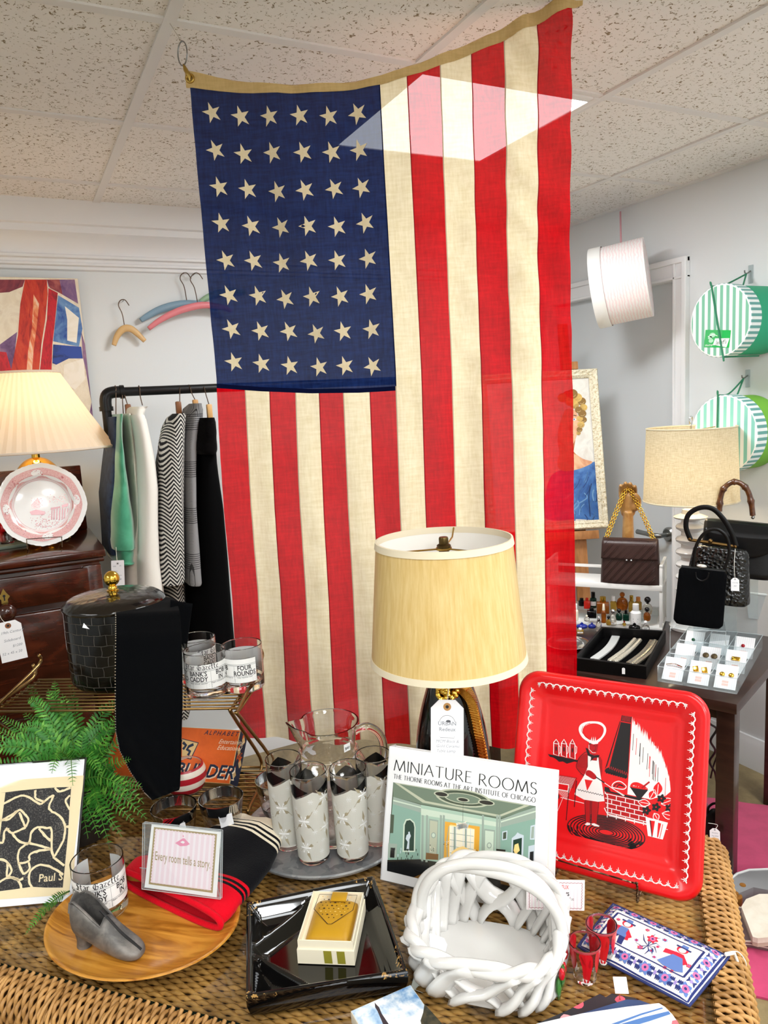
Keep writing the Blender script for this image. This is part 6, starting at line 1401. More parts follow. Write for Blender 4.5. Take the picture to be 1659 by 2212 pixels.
for r in (.089, .085): mb.line([(r*cos(2*pi*i/80), r*sin(2*pi*i/80)) for i in range(80)], .0012, 2, zpl(r)+.0003, closed=True)
tr = tracer(PM, 0, 800, 2.9625)
def dens(n, bx0, by0, bx1, by1, s_, mis=(1, 2, 2)):
    for _ in range(n):
        x, y = random.uniform(bx0, bx1), random.uniform(by0, by1); mb.poly(tr((x, y), (x+random.uniform(2, s_), y+random.uniform(-4, 4)), (x+random.uniform(-3, s_), y+random.uniform(3, s_*.7))), random.choice(mis), .0006)
for x in (330, 345, 362, 380, 397, 412, 430): mb.poly(tr((x, 885), (x+8, 880), (x+5, 955), (x-4, 958)), 1, .0006)
mb.poly(tr((325, 880), (385, 870), (385, 880), (325, 892)), 1, .0007); mb.poly(tr((395, 862), (438, 850), (436, 870), (395, 880)), 2, .0006); mb.poly(tr((190, 905), (230, 890), (290, 905), (285, 925), (200, 925)), 2, .0006); mb.poly(tr((200, 860), (240, 815), (262, 850), (255, 880), (205, 885)), 0, .0005)
dens(70, 190, 940, 430, 1000, 14); dens(40, 250, 900, 320, 1000, 12); dens(60, 300, 790, 440, 850, 12, (2, 0, 0)); dens(30, 190, 815, 270, 870, 10, (0, 2)); dens(16, 210, 970, 400, 1015, 12, (1,))
mb.build('transfer_print', [m_tr1, m_tr2, m_tr3, m_porc], pp_, 0, recalc=False)
ws = thing('plate_stand', 'thin dark wire stand holding the transferware plate', 'plate stand', PM)
mb = MB(); 
mb.tube(smooth([(-.052, -PR-.004, .024), (-.052, -PR+.022, .030), (-.045, -PR+.026, .030), (.045, -PR+.026, .030), (.052, -PR+.022, .030), (.052, -PR-.004, .024)], 3), .0014, 6)
inv = PM.inverted()
for s_ in (-1, 1): mb.tube([inv @ (PM @ V((s_*.052, -PR-.004, .024))), inv @ (PM @ V((s_*.052, -PR-.004, -.01))), inv @ (V((0, 0, ZD+.002-((PM @ V((s_*.05, -PR-.004, -.10))).z)))+(PM @ V((s_*.05, -PR-.004, -.10)))), (s_*.03, .04, -.012)], .0014, 6)
mb.build('stand_wire', m_wire, ws)
# brass gourd lamp with pleated shade
LL = aty(79, 1000, 2.86); llx, lly = LL.x, LL.y
ll = thing('table_lamp', 'lit brass gourd lamp with white pleated shade on the mahogany chest', 'lamp', (llx, lly, ZD))
zb1, zt1 = zat(llx, lly, 972)-ZD, zat(llx, lly, 806)-ZD; s_u = (zb1-.02)
m_bl = M('polished_brass', '#d9ac4a', .12, 1.)
MB().lathe(smooth([(0, 0), (.075, 0), (.078, .008), (.05, .016), (.042, .02), (.085, .04), (.112, .085), (.108, .125), (.07, .165), (.032, .178), (.045, .195), (.066, .225), (.064, .258), (.038, .285), (.014, .295)], 4)+[(.012, zb1+.03), (0, zb1+.03)], 48).build('base', m_bl, ll)
m_ple = cloth_shade('pleated_silk', '#f3e6d2', .45)
mb = MB(); NP = 54
def pleat(u, v): a = 2*pi*u; r = lerp(.262, .105, v**.95); r += .004*(1-abs(((u*NP) % 1)*2-1))*(.5+.5*(1-v)); return (r*cos(a), r*sin(a), lerp(zb1, zt1, v))
mb.sheet(pleat, NP*2, 10, 0, True); pls = mb.build('pleated_shade', m_ple, ll, 20, recalc=False)
mb = MB(); 
for r, z in ((.266, zb1), (.107, zt1)): mb.tube([(r*cos(2*pi*i/72), r*sin(2*pi*i/72), z) for i in range(72)], .0045, 6, closed=True)
mb.build('shade_binding', cloth_shade('shade_binding', '#efe4d4', .3), pls)
lamp_light('lamp_bulb', (llx, lly, ZD+zb1+.12), 7, (1., .68, .36), .035)
MB().ball((0, 0, zb1+.12), .028, 0, 16).build('bulb', M('bulb_warm', '#fff0d0', emit='#ffcf8a', es=6.), ll)
# small things at the picture edge
b = at(12, 1188, ZD); gtray = thing('slate_tray', 'small grey green tray at the left end of the chest', 'tray', (b.x-.02, b.y+.06, ZD), .2)
mb = MB(); mb.box((0, 0, .006), (.16, .11, .012), bev=.003); mb.build('tray_body', M('slate_green', '#6f7a6c', .5), gtray)
v = at(16, 1176, ZD+.012); vg = thing('votive_glass', 'tiny clear votive glass on the grey green tray', 'glass', (v.x, v.y+.03, ZD+.0125))
MB().lathe([(0, .001), (.022, 0), (.026, .03), (.0245, .03), (.021, .006), (0, .006)], 28).build('glass_body', m_glass, vg)
rv = thing('ornament', 'red petalled ornament on the grey green tray at the left edge', 'ornament', (v.x-.02, v.y+.075, ZD+.0125))
mb = MB()
for k in range(7): a = 2*pi*k/7; mb.ball((.018*cos(a), .018*sin(a), .05+.008*(k % 2)), .014, 0, 10, (1, 1, 1.2))
mb.lathe([(0, 0), (.018, 0), (.012, .03), (.01, .045), (0, .05)], 16); mb.build('petals', M('ornament_red', '#c8141c', .25, coat=.3), rv)
# ------------------------------------------------------------------ abstract painting on the back wall
PY = 3.235; PTM = frame(V((-.42, PY-.012, 1.565)), (1, 0, 0), (0, 0, 1)); tr = tracer(PTM, 0, 420, 2.9625)
pa = thing('abstract_painting', 'abstract canvas of red, purple, blue and cream brushwork on the back wall', 'painting', PTM)
q = tr((480, 538), (618, 1465)); pw_, pht = .5*(q[0][0]+q[1][0]), q[0][1]
def f_brush(c1, c2, c3=None, sc=(1, 1, 1)):
    def f(t, p, I):
        co = t.coord('Object', sc); n = t.noise(co, 9, 4, .6, 1.6); t.l.new(t.ramp(n, [(.3, c1), (.5, c2), (.7, c3 or c2)]), I['Base Color'])
        t.l.new(t.add('ShaderNodeBump', {'Height': t.noise(co, 60, 3), 'Strength': .3, 'Distance': .003}).outputs[0], I['Normal'])
    return f
V_ = (3, 1, .6)
pm_ = [M('oil_cream', rough=.45, fn=f_brush('#e0d2b8', '#f0e6d0', '#d8c2a8')), M('oil_red', rough=.4, fn=f_brush('#8e1a12', '#c8301a', '#d8502a', V_)), M('oil_orange', rough=.4, fn=f_brush('#d8481c', '#ef9a68', '#f6dcc0', V_)), M('oil_blue', rough=.4, fn=f_brush('#23489a', '#5f88bd', '#8fb0d0')), M('oil_purple', rough=.4, fn=f_brush('#4e2c5c', '#7c5a86', '#a07c94')), M('oil_maroon', rough=.4, fn=f_brush('#5a1c34', '#8a3440', '#b8625a')), M('oil_navy', rough=.4, fn=f_brush('#15224e', '#2c4aa0')), M('oil_crimson', rough=.4, fn=f_brush('#a00c20', '#d01828', '#701020', V_)), M('oil_white', rough=.4, fn=f_brush('#efe6d2', '#f7f0e2'))]
mb = MB(); mb.box((pw_/2, pht/2, -.013), (pw_, pht, .026), 0); mb.build('canvas', [M('raw_canvas', '#cfc0a8', .9)], pa)
mb = MB(); F = lambda mi, k, *p: mb.poly([(min(x, pw_-.0005), y) for x, y in tr(*p)], mi, .0004+k*.0001)
mb.rect(.001, .001, pw_-.002, pht-.002, 0, .0003)
F(5, 1, (-900, 545), (160, 545), (145, 590), (0, 650), (-900, 690)); F(4, 1, (300, 545), (478, 545), (500, 700), (380, 630), (310, 590)); F(5, 2, (300, 545), (380, 545), (400, 640), (320, 600))
F(1, 3, (160, 545), (300, 545), (305, 640), (290, 800), (265, 960), (250, 1130), (70, 1130), (115, 900), (130, 700)); F(2, 4, (215, 640), (250, 700), (235, 850), (215, 1000), (205, 1130), (170, 1130), (180, 1000), (205, 850)); F(7, 3, (310, 600), (370, 630), (350, 830), (335, 960), (330, 1130), (255, 1130), (275, 950), (300, 800))
F(3, 3, (372, 645), (505, 725), (528, 860), (505, 975), (340, 940), (355, 800)); F(8, 4, (415, 715), (505, 790), (490, 950), (430, 935), (430, 800)); F(6, 4, (340, 960), (520, 975), (530, 1050), (440, 1050), (360, 1090), (335, 1080)); F(4, 5, (520, 880), (545, 960), (560, 1080), (600, 1290), (620, 1470), (565, 1460), (585, 1330), (550, 1130), (530, 1040))
F(4, 2, (0, 960), (110, 880), (80, 1130), (0, 1130)); F(7, 3, (-60, 1000), (40, 1010), (75, 1130), (-60, 1130)); F(8, 4, (410, 1090), (535, 1050), (545, 1180), (480, 1250), (405, 1200)); F(0, 5, (-900, 700), (130, 620), (110, 880), (-10, 960), (-900, 980)); F(4, 1, (-900, 980), (-40, 960), (-60, 1500), (-900, 1600))
mb.build('brushwork', pm_, pa, 0, recalc=False)
# ------------------------------------------------------------------ hangers on the wall
def hanger(label, pts, hook, r, col, y0, pin):
    P = [aty(px, py, y0) for px, py in smooth(pts, 5)]; H = [aty(px, py, y0) for px, py in smooth(hook, 5)]
    c = H[-1].copy(); t = thing('coat_hanger', label, 'hanger', c)
    MB().tube([p-c for p in P], [r*(.75+.5*sin(pi*min(1, max(0, i/(len(P)-1))))) for i in range(len(P))], 10, flat=.6, up=(0, 1, 0)).build('wood_bar', M('hanger'+col, col, .4), t, 180)
    MB().tube([p-c for p in H], .0019, 8).build('hook', M('hook_wire', '#6a5648', .3, 1.), t)
    q = aty(pin[0], pin[1], y0); mb = MB(); mb.tube([V((q.x, y0-.006, q.z))-c, V((q.x, WY, q.z))-c], .0016, 6); mb.build('wall_pin', m_steel, t)
HY = 3.235
hanger('small natural wood child hanger hung alone on the wall', [(246, 746), (252, 728), (262, 714), (272, 709), (284, 711), (298, 722), (313, 737)], [(279, 660), (270, 648), (260, 649), (256, 660), (264, 678), (269, 705)], .012, '#d9b27a', HY, (267, 649))
hanger('pale blue painted hanger behind the pink one on the wall', [(304, 692), (318, 683), (345, 669), (375, 660), (405, 656), (440, 658), (470, 668)], [(413, 602), (404, 590), (394, 591), (389, 602), (398, 620), (404, 655)], .013, '#7f9db0', HY+.006, (399, 589))
hanger('pink painted hanger in front of the blue one on the wall', [(321, 710), (345, 692), (380, 674), (415, 663), (445, 659), (480, 664), (500, 672)], [(438, 603), (429, 591), (419, 591), (411, 604), (420, 622), (427, 655)], .012, '#dd7f86', HY-.03, (424, 589))
hanger('sage green hanger mostly hidden behind the flag edge', [(430, 655), (440, 647), (453, 640), (475, 632), (500, 628), (530, 632)], [(500, 570), (490, 560), (482, 566), (484, 580), (494, 600), (496, 626)], .011, '#8fb08e', HY+.012, (488, 559))
# ------------------------------------------------------------------ pipe clothes rack
RY = 2.85; rc0 = aty(226, 848, RY); ZRK = rc0.z; xL = rc0.x
rk2 = thing('clothes_rack', 'black iron pipe clothes rack along the back wall', 'clothes rack', (xL, RY, 0))
m_pipe = M('black_pipe', '#121314', .35, .3)
mb = MB(); mb.tube([(0.03, 0, ZRK), (1.25, 0, ZRK)], .0165, 16); mb.build('rail', m_pipe, rk2)
for x in (0, 1.28):
    MB().tube([(x, 0, .02), (x, 0, ZRK-.035)], .0165, 16).build('upright', m_pipe, rk2); s_ = 1 if x == 0 else -1
    mb = MB(); mb.tube(smooth([(x, 0, ZRK-.06), (x, 0, ZRK-.03), (x+s_*.008, 0, ZRK-.008), (x+s_*.03, 0, ZRK), (x+s_*.06, 0, ZRK)], 4), .021, 16)
    mb.tube([(x, 0, ZRK-.066), (x, 0, ZRK-.050)], .0245, 16); mb.tube([(x+s_*.052, 0, ZRK), (x+s_*.066, 0, ZRK)], .0245, 16); mb.build('elbow', m_pipe, rk2)
    MB().lathe([(0, 0), (.05, 0), (.05, .006), (.026, .010), (.024, .03), (0, .03)], 24, 0, (x, 0, 0)).build('floor_flange', m_pipe, rk2)
def f_herr(t, p, I):
    s_ = t.add('ShaderNodeSeparateXYZ', {0: t.coord('Object')}); u = t.math('ADD', s_.outputs[0], t.math('MULTIPLY', s_.outputs[1], .2))
    tri = t.math('PINGPONG', u, .022); a = t.math('ADD', s_.outputs[2], t.math('MULTIPLY', tri, 1.25)); nn = t.noise(t.coord('Object'), 300, 2)
    f = t.math('LESS_THAN', t.math('ADD', t.math('FRACT', t.math('MULTIPLY', a, 68.)), t.math('MULTIPLY', nn, .3)), .66); t.l.new(t.mix(f, lin('#cfccc4'), lin('#17171a')), I['Base Color'])
def f_plaid(t, p, I):
    s_ = t.add('ShaderNodeSeparateXYZ', {0: t.coord('Object')}); u = t.math('ADD', s_.outputs[0], t.math('MULTIPLY', s_.outputs[1], .7)); z = s_.outputs[2]
    fine = t.math('LESS_THAN', t.math('FRACT', t.math('MULTIPLY', t.math('ADD', z, u), 230.)), .45)
    c = t.mix(fine, lin('#9a9a9a'), lin('#6c6c6e'))
    for v, per, w_ in ((z, 6., .35), (u, 8., .3)):
        fr_ = t.math('FRACT', t.math('MULTIPLY', v, per)); band = t.math('MULTIPLY', t.math('LESS_THAN', fr_, w_), t.math('LESS_THAN', t.math('FRACT', t.math('MULTIPLY', fr_, 22.)), .33)); c = t.mix(t.math('MULTIPLY', band, .85), c, lin('#1b1b1e'))
    t.l.new(c, I['Base Color'])
gm = dict(denim=M('denim', '#2c3f5c', .9, var=(40, '#1c2940', .8)), green=M('green_velvet', '#2f8d68', .7, sheen=.9, var=(9, '#57b48c', .75)), blouse=M('cream_satin', '#ded7c9', .35, var=(12, '#f0ece4', .6)), white=M('white_wool', '#e9e6dd', .9, bump=(300, .15)), herr=M('herringbone', '#888888', .95, fn=f_herr), plaid=M('glen_plaid', '#888888', .95, fn=f_plaid), black=M('black_coat', '#060607', .95, sheen=.0, spec=.08), fur=M('black_fur', '#040303', .95, sheen=.03, spec=.08, bump=(160, 1.)), navy=M('dark_lining', '#15151a', .9))
def garment(name, label, cat, parts, hook, neckw='#7a4a26', neck=None):
    """parts: (part name, material, [(y, xl, xr)...], front y, depth, wobble)"""
    hx = aty(hook[0][0], hook[0][1], RY); t = thing(name, label, cat, (hx.x, RY, ZRK+.018)); c = V(t.location)
    for (pn, mt, st, yf, dp, wob) in parts:
        L = [(aty(xl, y, yf), aty(xr, y, yf)) for y, xl, xr in st]; mb = MB(); n = 28
        def fn(u, v):
            f = v*(len(L)-1); i = min(int(f), len(L)-2); q = f-i; q = q*q*(3-2*q) if False else q
            A_ = L[i][0].lerp(L[i+1][0], q); B_ = L[i][1].lerp(L[i+1][1], q); a = 2*pi*u; hxx = (B_.x-A_.x)/2
            cx = (A_.x+B_.x)/2; d_ = dp*(.55+.45*min(1, v*4)); x = cx+hxx*math.copysign(abs(cos(a))**.8, cos(a)); y = yf+d_/2-d_/2*math.copysign(abs(sin(a))**.8, sin(a))
            k = wob*min(1, v*3); x += k*(.5*sin(a*3+v*5)+nz(a*1.2, v*5, len(pn)))*.6; y += k*nz(a*2, v*4, 7)
            return V((x, y, lerp(A_.z, B_.z, .5+.5*cos(a)*.6)))-c
        mb.sheet(fn, n, 44, 0, True); ends = []
        for v_ in (0, 1): k0 = len(mb.v); vs = [fn(i/n, v_) for i in range(n)]; mb.add(vs, [list(range(n))])
        mb.build(pn, mt, t, 60)
    H = [aty(px, py, RY-.0)-c for px, py in smooth(hook, 4)]
    top = [V((H[0].x, .018, H[0].z-.012)), V((H[0].x, .012, H[0].z+.004)), V((H[0].x, -.004, H[0].z+.008)), V((H[0].x, -.019, H[0].z-.004))]
    MB().tube(top+[V((h.x, -.019-.0*i, h.z)) for i, h in enumerate(H[1:])], .0018, 8).build('hanger_hook', M('hook_wire', '#6a5648', .3, 1.), t)
    if neck: a, b = aty(neck[0], neck[1], RY-.02)-c, aty(neck[2], neck[3], RY-.02)-c; MB().box((a+b)/2, (.020, .02, abs(a.z-b.z)+.01), bev=.004).build('hanger_neck', M('hanger_wood'+neckw, neckw, .4), t)
    return t
G = 'garments on the pipe rack'
garment('denim_dress', 'dark denim garment at the left end of the pipe rack', 'dress', [('body', gm['denim'], [(900, 242, 257), (930, 243, 258), (975, 240, 262), (1040, 232, 262), (1078, 228, 262), (1140, 233, 264), (1200, 237, 262)], 2.72, .32, .006)], [(249, 838), (249, 860), (249, 900)], neck=None)
garment('velvet_jacket', 'green velvet jacket with gathered waistband on the pipe rack', 'jacket', [('body', gm['green'], [(894, 257, 269), (915, 254, 270), (950, 252, 273), (1000, 250, 279), (1060, 247, 290), (1110, 244, 297), (1170, 240, 303), (1190, 242, 303)], 2.66, .42, .010), ('waistband', gm['green'], [(1186, 243, 303), (1192, 246, 303), (1216, 247, 302), (1222, 249, 300)], 2.67, .40, .006)], [(263, 838), (263, 862), (265, 895)])
garment('satin_blouse', 'cream satin blouse between green velvet jacket and white coat', 'blouse', [('body', gm['blouse'], [(893, 273, 286), (910, 271, 293), (950, 275, 298), (1000, 280, 301), (1060, 286, 304), (1140, 290, 305), (1220, 270, 310), (1330, 268, 330), (1400, 270, 335)], 2.70, .36, .010)], [(266, 838), (268, 855), (275, 878)], neck=(277, 876, 277, 896))
garment('white_coat', 'white wool coat with stand collar on the pipe rack', 'coat', [('sleeve', gm['white'], [(896, 286, 316), (915, 290, 324), (950, 296, 332), (1000, 301, 343), (1060, 303, 350), (1140, 303, 351), (1220, 301, 354), (1275, 300, 362), (1292, 301, 363)], 2.64, .22, .005), ('collar', gm['white'], [(878, 288, 325), (884, 286, 323), (900, 285, 318), (912, 291, 310)], 2.68, .26, .003), ('body', gm['white'], [(905, 292, 322), (960, 298, 335), (1100, 303, 350), (1300, 300, 362)], 2.76, .36, .006)], [(300, 838), (301, 855), (306, 876)])
garment('herringbone_coat', 'long black and white herringbone coat on the pipe rack', 'coat', [('sleeve', gm['herr'], [(893, 380, 406), (902, 372, 408), (925, 364, 407), (960, 356, 407), (1000, 352, 407), (1100, 350, 407), (1200, 347, 408), (1255, 344, 408), (1266, 346, 405)], 2.64, .2, .006), ('body', gm['herr'], [(905, 374, 406), (1000, 360, 406), (1264, 364, 410), (1400, 366, 416), (1540, 366, 424), (1556, 372, 418)], 2.76, .36, .006)], [(386, 838), (386, 852), (386, 872)], neck=(386, 870, 386, 896))
garment('plaid_coat', 'grey glen plaid coat next to the herringbone one', 'coat', [('sleeve', gm['plaid'], [(900, 414, 436), (920, 408, 437), (960, 402, 433), (1020, 403, 431), (1100, 406, 432), (1200, 408, 439), (1262, 408, 443), (1267, 410, 441)], 2.66, .2, .005), ('collar', gm['plaid'], [(871, 419, 440), (885, 414, 447), (905, 409, 447), (916, 409, 430)], 2.69, .22, .003), ('body', gm['plaid'], [(905, 412, 440), (1100, 412, 440), (1264, 412, 444), (1400, 416, 452), (1470, 418, 456)], 2.78, .34, .005)], [(408, 836), (412, 850), (422, 870)], '#b98a50', neck=(422, 866, 422, 878))
garment('black_coat', 'black coat with a dark fur collar at the flag edge', 'coat', [('body', gm['black'], [(935, 432, 474), (1000, 428, 482), (1100, 427, 500), (1250, 428, 514), (1420, 430, 526), (1500, 432, 530)], 2.66, .42, .006), ('fur_collar', gm['fur'], [(902, 438, 470), (912, 431, 478), (940, 428, 482), (972, 428, 482), (982, 434, 478)], 2.62, .32, .006)], [(438, 836), (443, 855), (450, 878)], '#d0a468', neck=(452, 876, 453, 902))
q = aty(254, 1216, 2.64); price_tag('price_tag', 'printed white hang tag below the green velvet jacket', cam_pose(q, rad(-4), 0), .042, .098, [('size      M', -.05, .22, .16, 0), ('price', -.2, .4, .16, 0), ('cotton', .1, .55, .14, 0), ('0048', .05, .7, .2, .01)], corner=.04, hole=True, ring='#dcdcdc', string=[q, q+V((0, .01, .02)), q+V((.004, .03, .05))])
# ------------------------------------------------------------------ dark table at the right wall
ZR2 = .65; tc = at(1592, 1522, ZR2); tfu, trv = V((-.383, .923, 0)).normalized(), V((.923, .383, 0)).normalized()
m_dark = M('espresso_wood', '#2a1712', .3, coat=.2, var=(8, '#3c241b', .6, (1, 1, 8)))
rt2 = thing('console_table', 'dark espresso wood table with square legs against the right wall', 'table', frame(V((tc.x, tc.y, 0)), tfu, -trv))
TLN, TDP = .98, .71
MB().box((TLN/2, -TDP/2, ZR2-.017), (TLN, TDP, .034), bev=.003).build('table_top', m_dark, rt2)
MB().box((TLN/2, -TDP/2, ZR2-.06), (TLN-.1, TDP-.12, .05)).build('apron', m_dark, rt2)
for x in (.045, TLN-.045):
    for y in (-.072, -TDP+.045): MB().box((x, y, (ZR2-.034)/2), (.055, .055, ZR2-.034), bev=.002).build('leg', m_dark, rt2)
def on(px, py, dz=0.): return at(px, py, ZR2+dz)
C4 = lambda x, y: (1220+x/3.78, 1180+y/3.78)
# black jewellery box with bracelets
def openbox(mb, Q, z0, z1, th, mi=0, mf=1, floor=.006):
    c = sum(Q, V())/4; I_ = [q+(c-q)*th/(q-c).length*1.3 for q in Q]
    for k in range(4):
        a, b, e, f = Q[k], Q[(k+1) % 4], I_[(k+1) % 4], I_[k]
        mb.add([(p.x, p.y, z) for z in (z0, z1) for p in (a, b, e, f)], [[0, 1, 5, 4], [1, 2, 6, 5], [2, 3, 7, 6], [3, 0, 4, 7], [4, 5, 6, 7], [0, 3, 2, 1]], mi)
    mb.add([(p.x, p.y, z0+floor) for p in I_], [[0, 1, 2, 3]], mf); mb.add([(p.x, p.y, z0) for p in Q], [[3, 2, 1, 0]], mi)
JQ = [on(*C4(75, 915), .044), on(*C4(665, 985), .044), on(*C4(825, 690), .044), on(*C4(300, 660), .044)]; jc = sum(JQ, V())/4; jc.z = ZR2+.001
jb = thing('jewelry_box', 'black open jewelry box lined in velvet holding three bracelets', 'box', jc)
mb = MB(); openbox(mb, [q-jc for q in JQ], 0, .044, .012); mb.build('box_body', [M('black_satin', '#070708', .4, spec=.25), M('black_velvet', '#040405', .95, spec=.05)], jb, 0, recalc=False)
tq = on(*C4(476, 1000), .03); price_tag('price_tag', 'tiny white tag on the front of the black jewelry box', cam_pose(tq-V((.004, .006, -.004)), 0, .0), .010, .022, hole=True, corner=.3, ring='#d8d8d8')
def bracelet(label, p0, p1, bend, kind):
    A_, B_ = on(*C4(*p0), .013), on(*C4(*p1), .013); n = 26; c = (A_+B_)/2; t = thing('bracelet', label, 'bracelet', c, 0, 'bracelets in the black box'); d_ = (B_-A_).normalized(); s_ = V((-d_.y, d_.x, 0)); mb = MB(); mc = MB()
    for i in range(n+1):
        u = i/n; p = A_.lerp(B_, u)+s_*(bend*sin(pi*u))-c
        if kind == 0: mb.box(p, (.013, .030, .008), 0, atan2(d_.y, d_.x), .002)
        elif kind == 1: mb.ball(p+s_*.010, .0085, 0, 8); mb.ball(p-s_*.010, .0085, 0, 8)
        else: mb.ball(p, .010, 0, 8, (1, 1, .8)); mb.box(p, (.008, .038, .008), 0, atan2(d_.y, d_.x), .001)
    for e in (A_, B_): mc.ball(e-c-d_*(.008 if e is A_ else -.008), .004, 0, 8)
    mb.build('links', M(['bracelet_white', 'bracelet_crystal', 'bracelet_silver'][kind], ['#d9dcdc', '#cfcabc', '#bdb6a4'][kind], .2, [.3, .6, .8][kind]), t, 0); mc.build('clasp', m_steel, t)
bracelet('flat white bracelet, leftmost of three in the black jewelry box', (415, 740), (245, 918), .012, 0); bracelet('double row crystal bracelet, middle of three in the black jewelry box', (592, 765), (390, 938), .006, 1); bracelet('chunky silver bracelet, rightmost of three in the black jewelry box', (735, 775), (548, 958), .010, 2)
# acrylic organiser with earring cards
OQ = [on(*C4(757, 1105)), on(*C4(1405, 1212)), on(1647, 1402), on(1488, 1383)]; oc = sum(OQ, V())/4; oc.z = ZR2+.001; OL = [V((q.x-oc.x, q.y-oc.y, 0)) for q in OQ]
og = thing('acrylic_organizer', 'clear acrylic tray of nine compartments for earring cards on the dark table', 'organizer', oc)
def oq(u, v): a = OL[0].lerp(OL[1], u); b = OL[3].lerp(OL[2], u); return a.lerp(b, v)
OH = .052; m_acr2 = thin_clear('acrylic_tray', '#e9eff0', 1., .14)
for k in range(4):
    for nm, (a, b) in (('panel', ((k/3, 0), (k/3, 1))), ('panel', ((0, k/3), (1, k/3)))):
        A_, B_ = oq(*a), oq(*b); hh = OH if k in (0, 3) else OH*.92; mb = MB(); mb.add([A_, B_, B_+V((0, 0, hh)), A_+V((0, 0, hh))], [[0, 1, 2, 3]]); mb.tube([A_+V((0, 0, hh)), B_+V((0, 0, hh))], .0011, 4, 1)
        mb.build('side_panel' if k in (0, 3) else 'divider', [m_acr2, m_acre], og, 0, recalc=False)
MB().add([OL[0], OL[1], OL[2], OL[3]], [[0, 1, 2, 3]]).build('bottom_panel', m_acr2, og, 0, recalc=False)
ou = (OL[1]-OL[0]).normalized(); ov = (OL[3]-OL[0]).normalized(); cw2 = (OL[1]-OL[0]).length/3; cd2 = (OL[3]-OL[0]).length/3
WHAT = [['silver bar pin', 'gold square earrings', 'round gold earrings'], ['coral printed blank card', 'bronze disc earrings', 'gold buckle clip'], ['green bead earring', 'plain striped card', 'red bead earring']]
ROWN = ['front', 'middle', 'back']; COLN = ['left', 'centre', 'right']
for r in range(3):
    for c_ in range(3):
        b0 = oq((c_+.1)/3, (r+.12)/3)+oc+V((0, 0, .004)); tl = rad(48); up_ = V((0, 0, 1))*cos(tl)+ov*sin(tl)
        t = thing('earring_card', 'white striped card with %s, %s row %s of the acrylic organizer' % (WHAT[r][c_], ROWN[r], COLN[c_]), 'earring card', frame(b0, ou, up_), group='earring cards in the organizer')
        w_, h_ = cw2*.8, min(cd2*.9, .085); mb = MB(); mb.box((w_/2, h_/2, 0), (w_, h_, .0008)); 
        for i in range(9): mb.rect(w_*(.05+.105*i), .001, w_*.05, h_-.002, 1, .0005)
        mb.rect(w_*.34, h_*.12, w_*.3, h_*.10, 2, .0006); mb.rect(w_*.34, h_*.24, w_*.3, h_*.10, 2, .0006); mb.build('card', [M('card_bright', '#f4f4f4', .6), M('card_grey_stripe', '#ebe9ec', .6), M('card_peach', '#eec2b6', .6)], t, 0, recalc=False)
        k = WHAT[r][c_]
        if 'bar' in k: mb = MB(); mb.tube(smooth([(w_*.1, h_*.62, .004), (w_*.5, h_*.66, .008), (w_*.9, h_*.6, .004)], 5), .003, 8); mb.build('bar_pin', m_chrome, t)
        elif 'square' in k or 'round' in k or 'disc' in k:
            for x in (.3, .72):
                mb = MB()
                if 'square' in k: mb.box((w_*x, h_*.62, .004), (.017, .020, .005), bev=.001, rz=.3)
                else: mb.ball((w_*x, h_*.58, .003), .0085 if 'round' in k else .0105, 0, 14, (1, 1, .5))
                mb.build('earring', M('bronze_disc', '#6a5a40', .4, .6) if 'disc' in k else m_gold, t)
        elif 'buckle' in k: MB().box((w_*.5, h_*.6, .004), (.026, .014, .005), bev=.002).build('clip', m_gold, t)
        elif 'bead' in k: MB().ball((w_*.45, h_*.55, .004), .0065, 0, 12).build('bead', M('bead_green', '#0e5a3a', .1) if 'green' in k else M('bead_red', '#a01020', .1), t)
# white two tier stand
zt2 = zat(*(on(1416, 1362).to_tuple()[:2]), 1268); SR = at(1431, 1269, zt2); SL_ = at(1240, 1258, zt2); sdx = (SL_-SR); sdx.z = 0; sdx.normalize(); sdy = V((sdx.y, -sdx.x, 0))
if sdy.dot(SR-CP) < 0: sdy = -sdy
SWD, SDP = .46, .17
st = thing('tiered_stand', 'white two tier display stand with slatted ends holding perfume and a brown bag', 'stand', V((SR.x, SR.y, ZR2)))
def sp(x, y, z): p = sdx*x+sdy*y; return V((p.x, p.y, z))
m_wst = M('stand_white', '#eeeeea', .4); hT = zt2-ZR2
def sbox(mb, x0, x1, y0, y1, z0, z1): mb.box(sp((x0+x1)/2, (y0+y1)/2, (z0+z1)/2), (x1-x0, y1-y0, z1-z0), bev=.001, R=MX((sdx, sdy, (0, 0, 1))).transposed())
for nm, z in (('tier', hT), ('tier', .012)):
    mb = MB(); sbox(mb, 0, SWD, 0, SDP, z-.010, z); sbox(mb, 0, SWD, -.004, .004, z-.016, z+.006 if z > .1 else z); mb.build(nm, m_wst, st)
for x in (0, SWD-.012):
    mb = MB(); sbox(mb, x, x+.012, 0, .012, 0, hT+.005); sbox(mb, x, x+.012, SDP-.012, SDP, 0, hT+.085); sbox(mb, x, x+.012, 0, .012, hT, hT+.085); sbox(mb, x, x+.012, 0, SDP, hT+.076, hT+.088)
    for k in range(1, 5): sbox(mb, x+.003, x+.009, SDP*k/5-.003, SDP*k/5+.003, 0, hT+.08)
    mb.build('slatted_end', m_wst, st)
mb = MB(); sbox(mb, 0, SWD, SDP-.008, SDP, hT+.03, hT+.042); sbox(mb, 0, SWD, SDP-.006, SDP, 0, .05); mb.build('back_rail', m_wst, st)
rs = thing('acrylic_riser', 'clear acrylic step riser under the perfume bottles', 'riser', V((SR.x, SR.y, ZR2+.012)))
mb = MB()
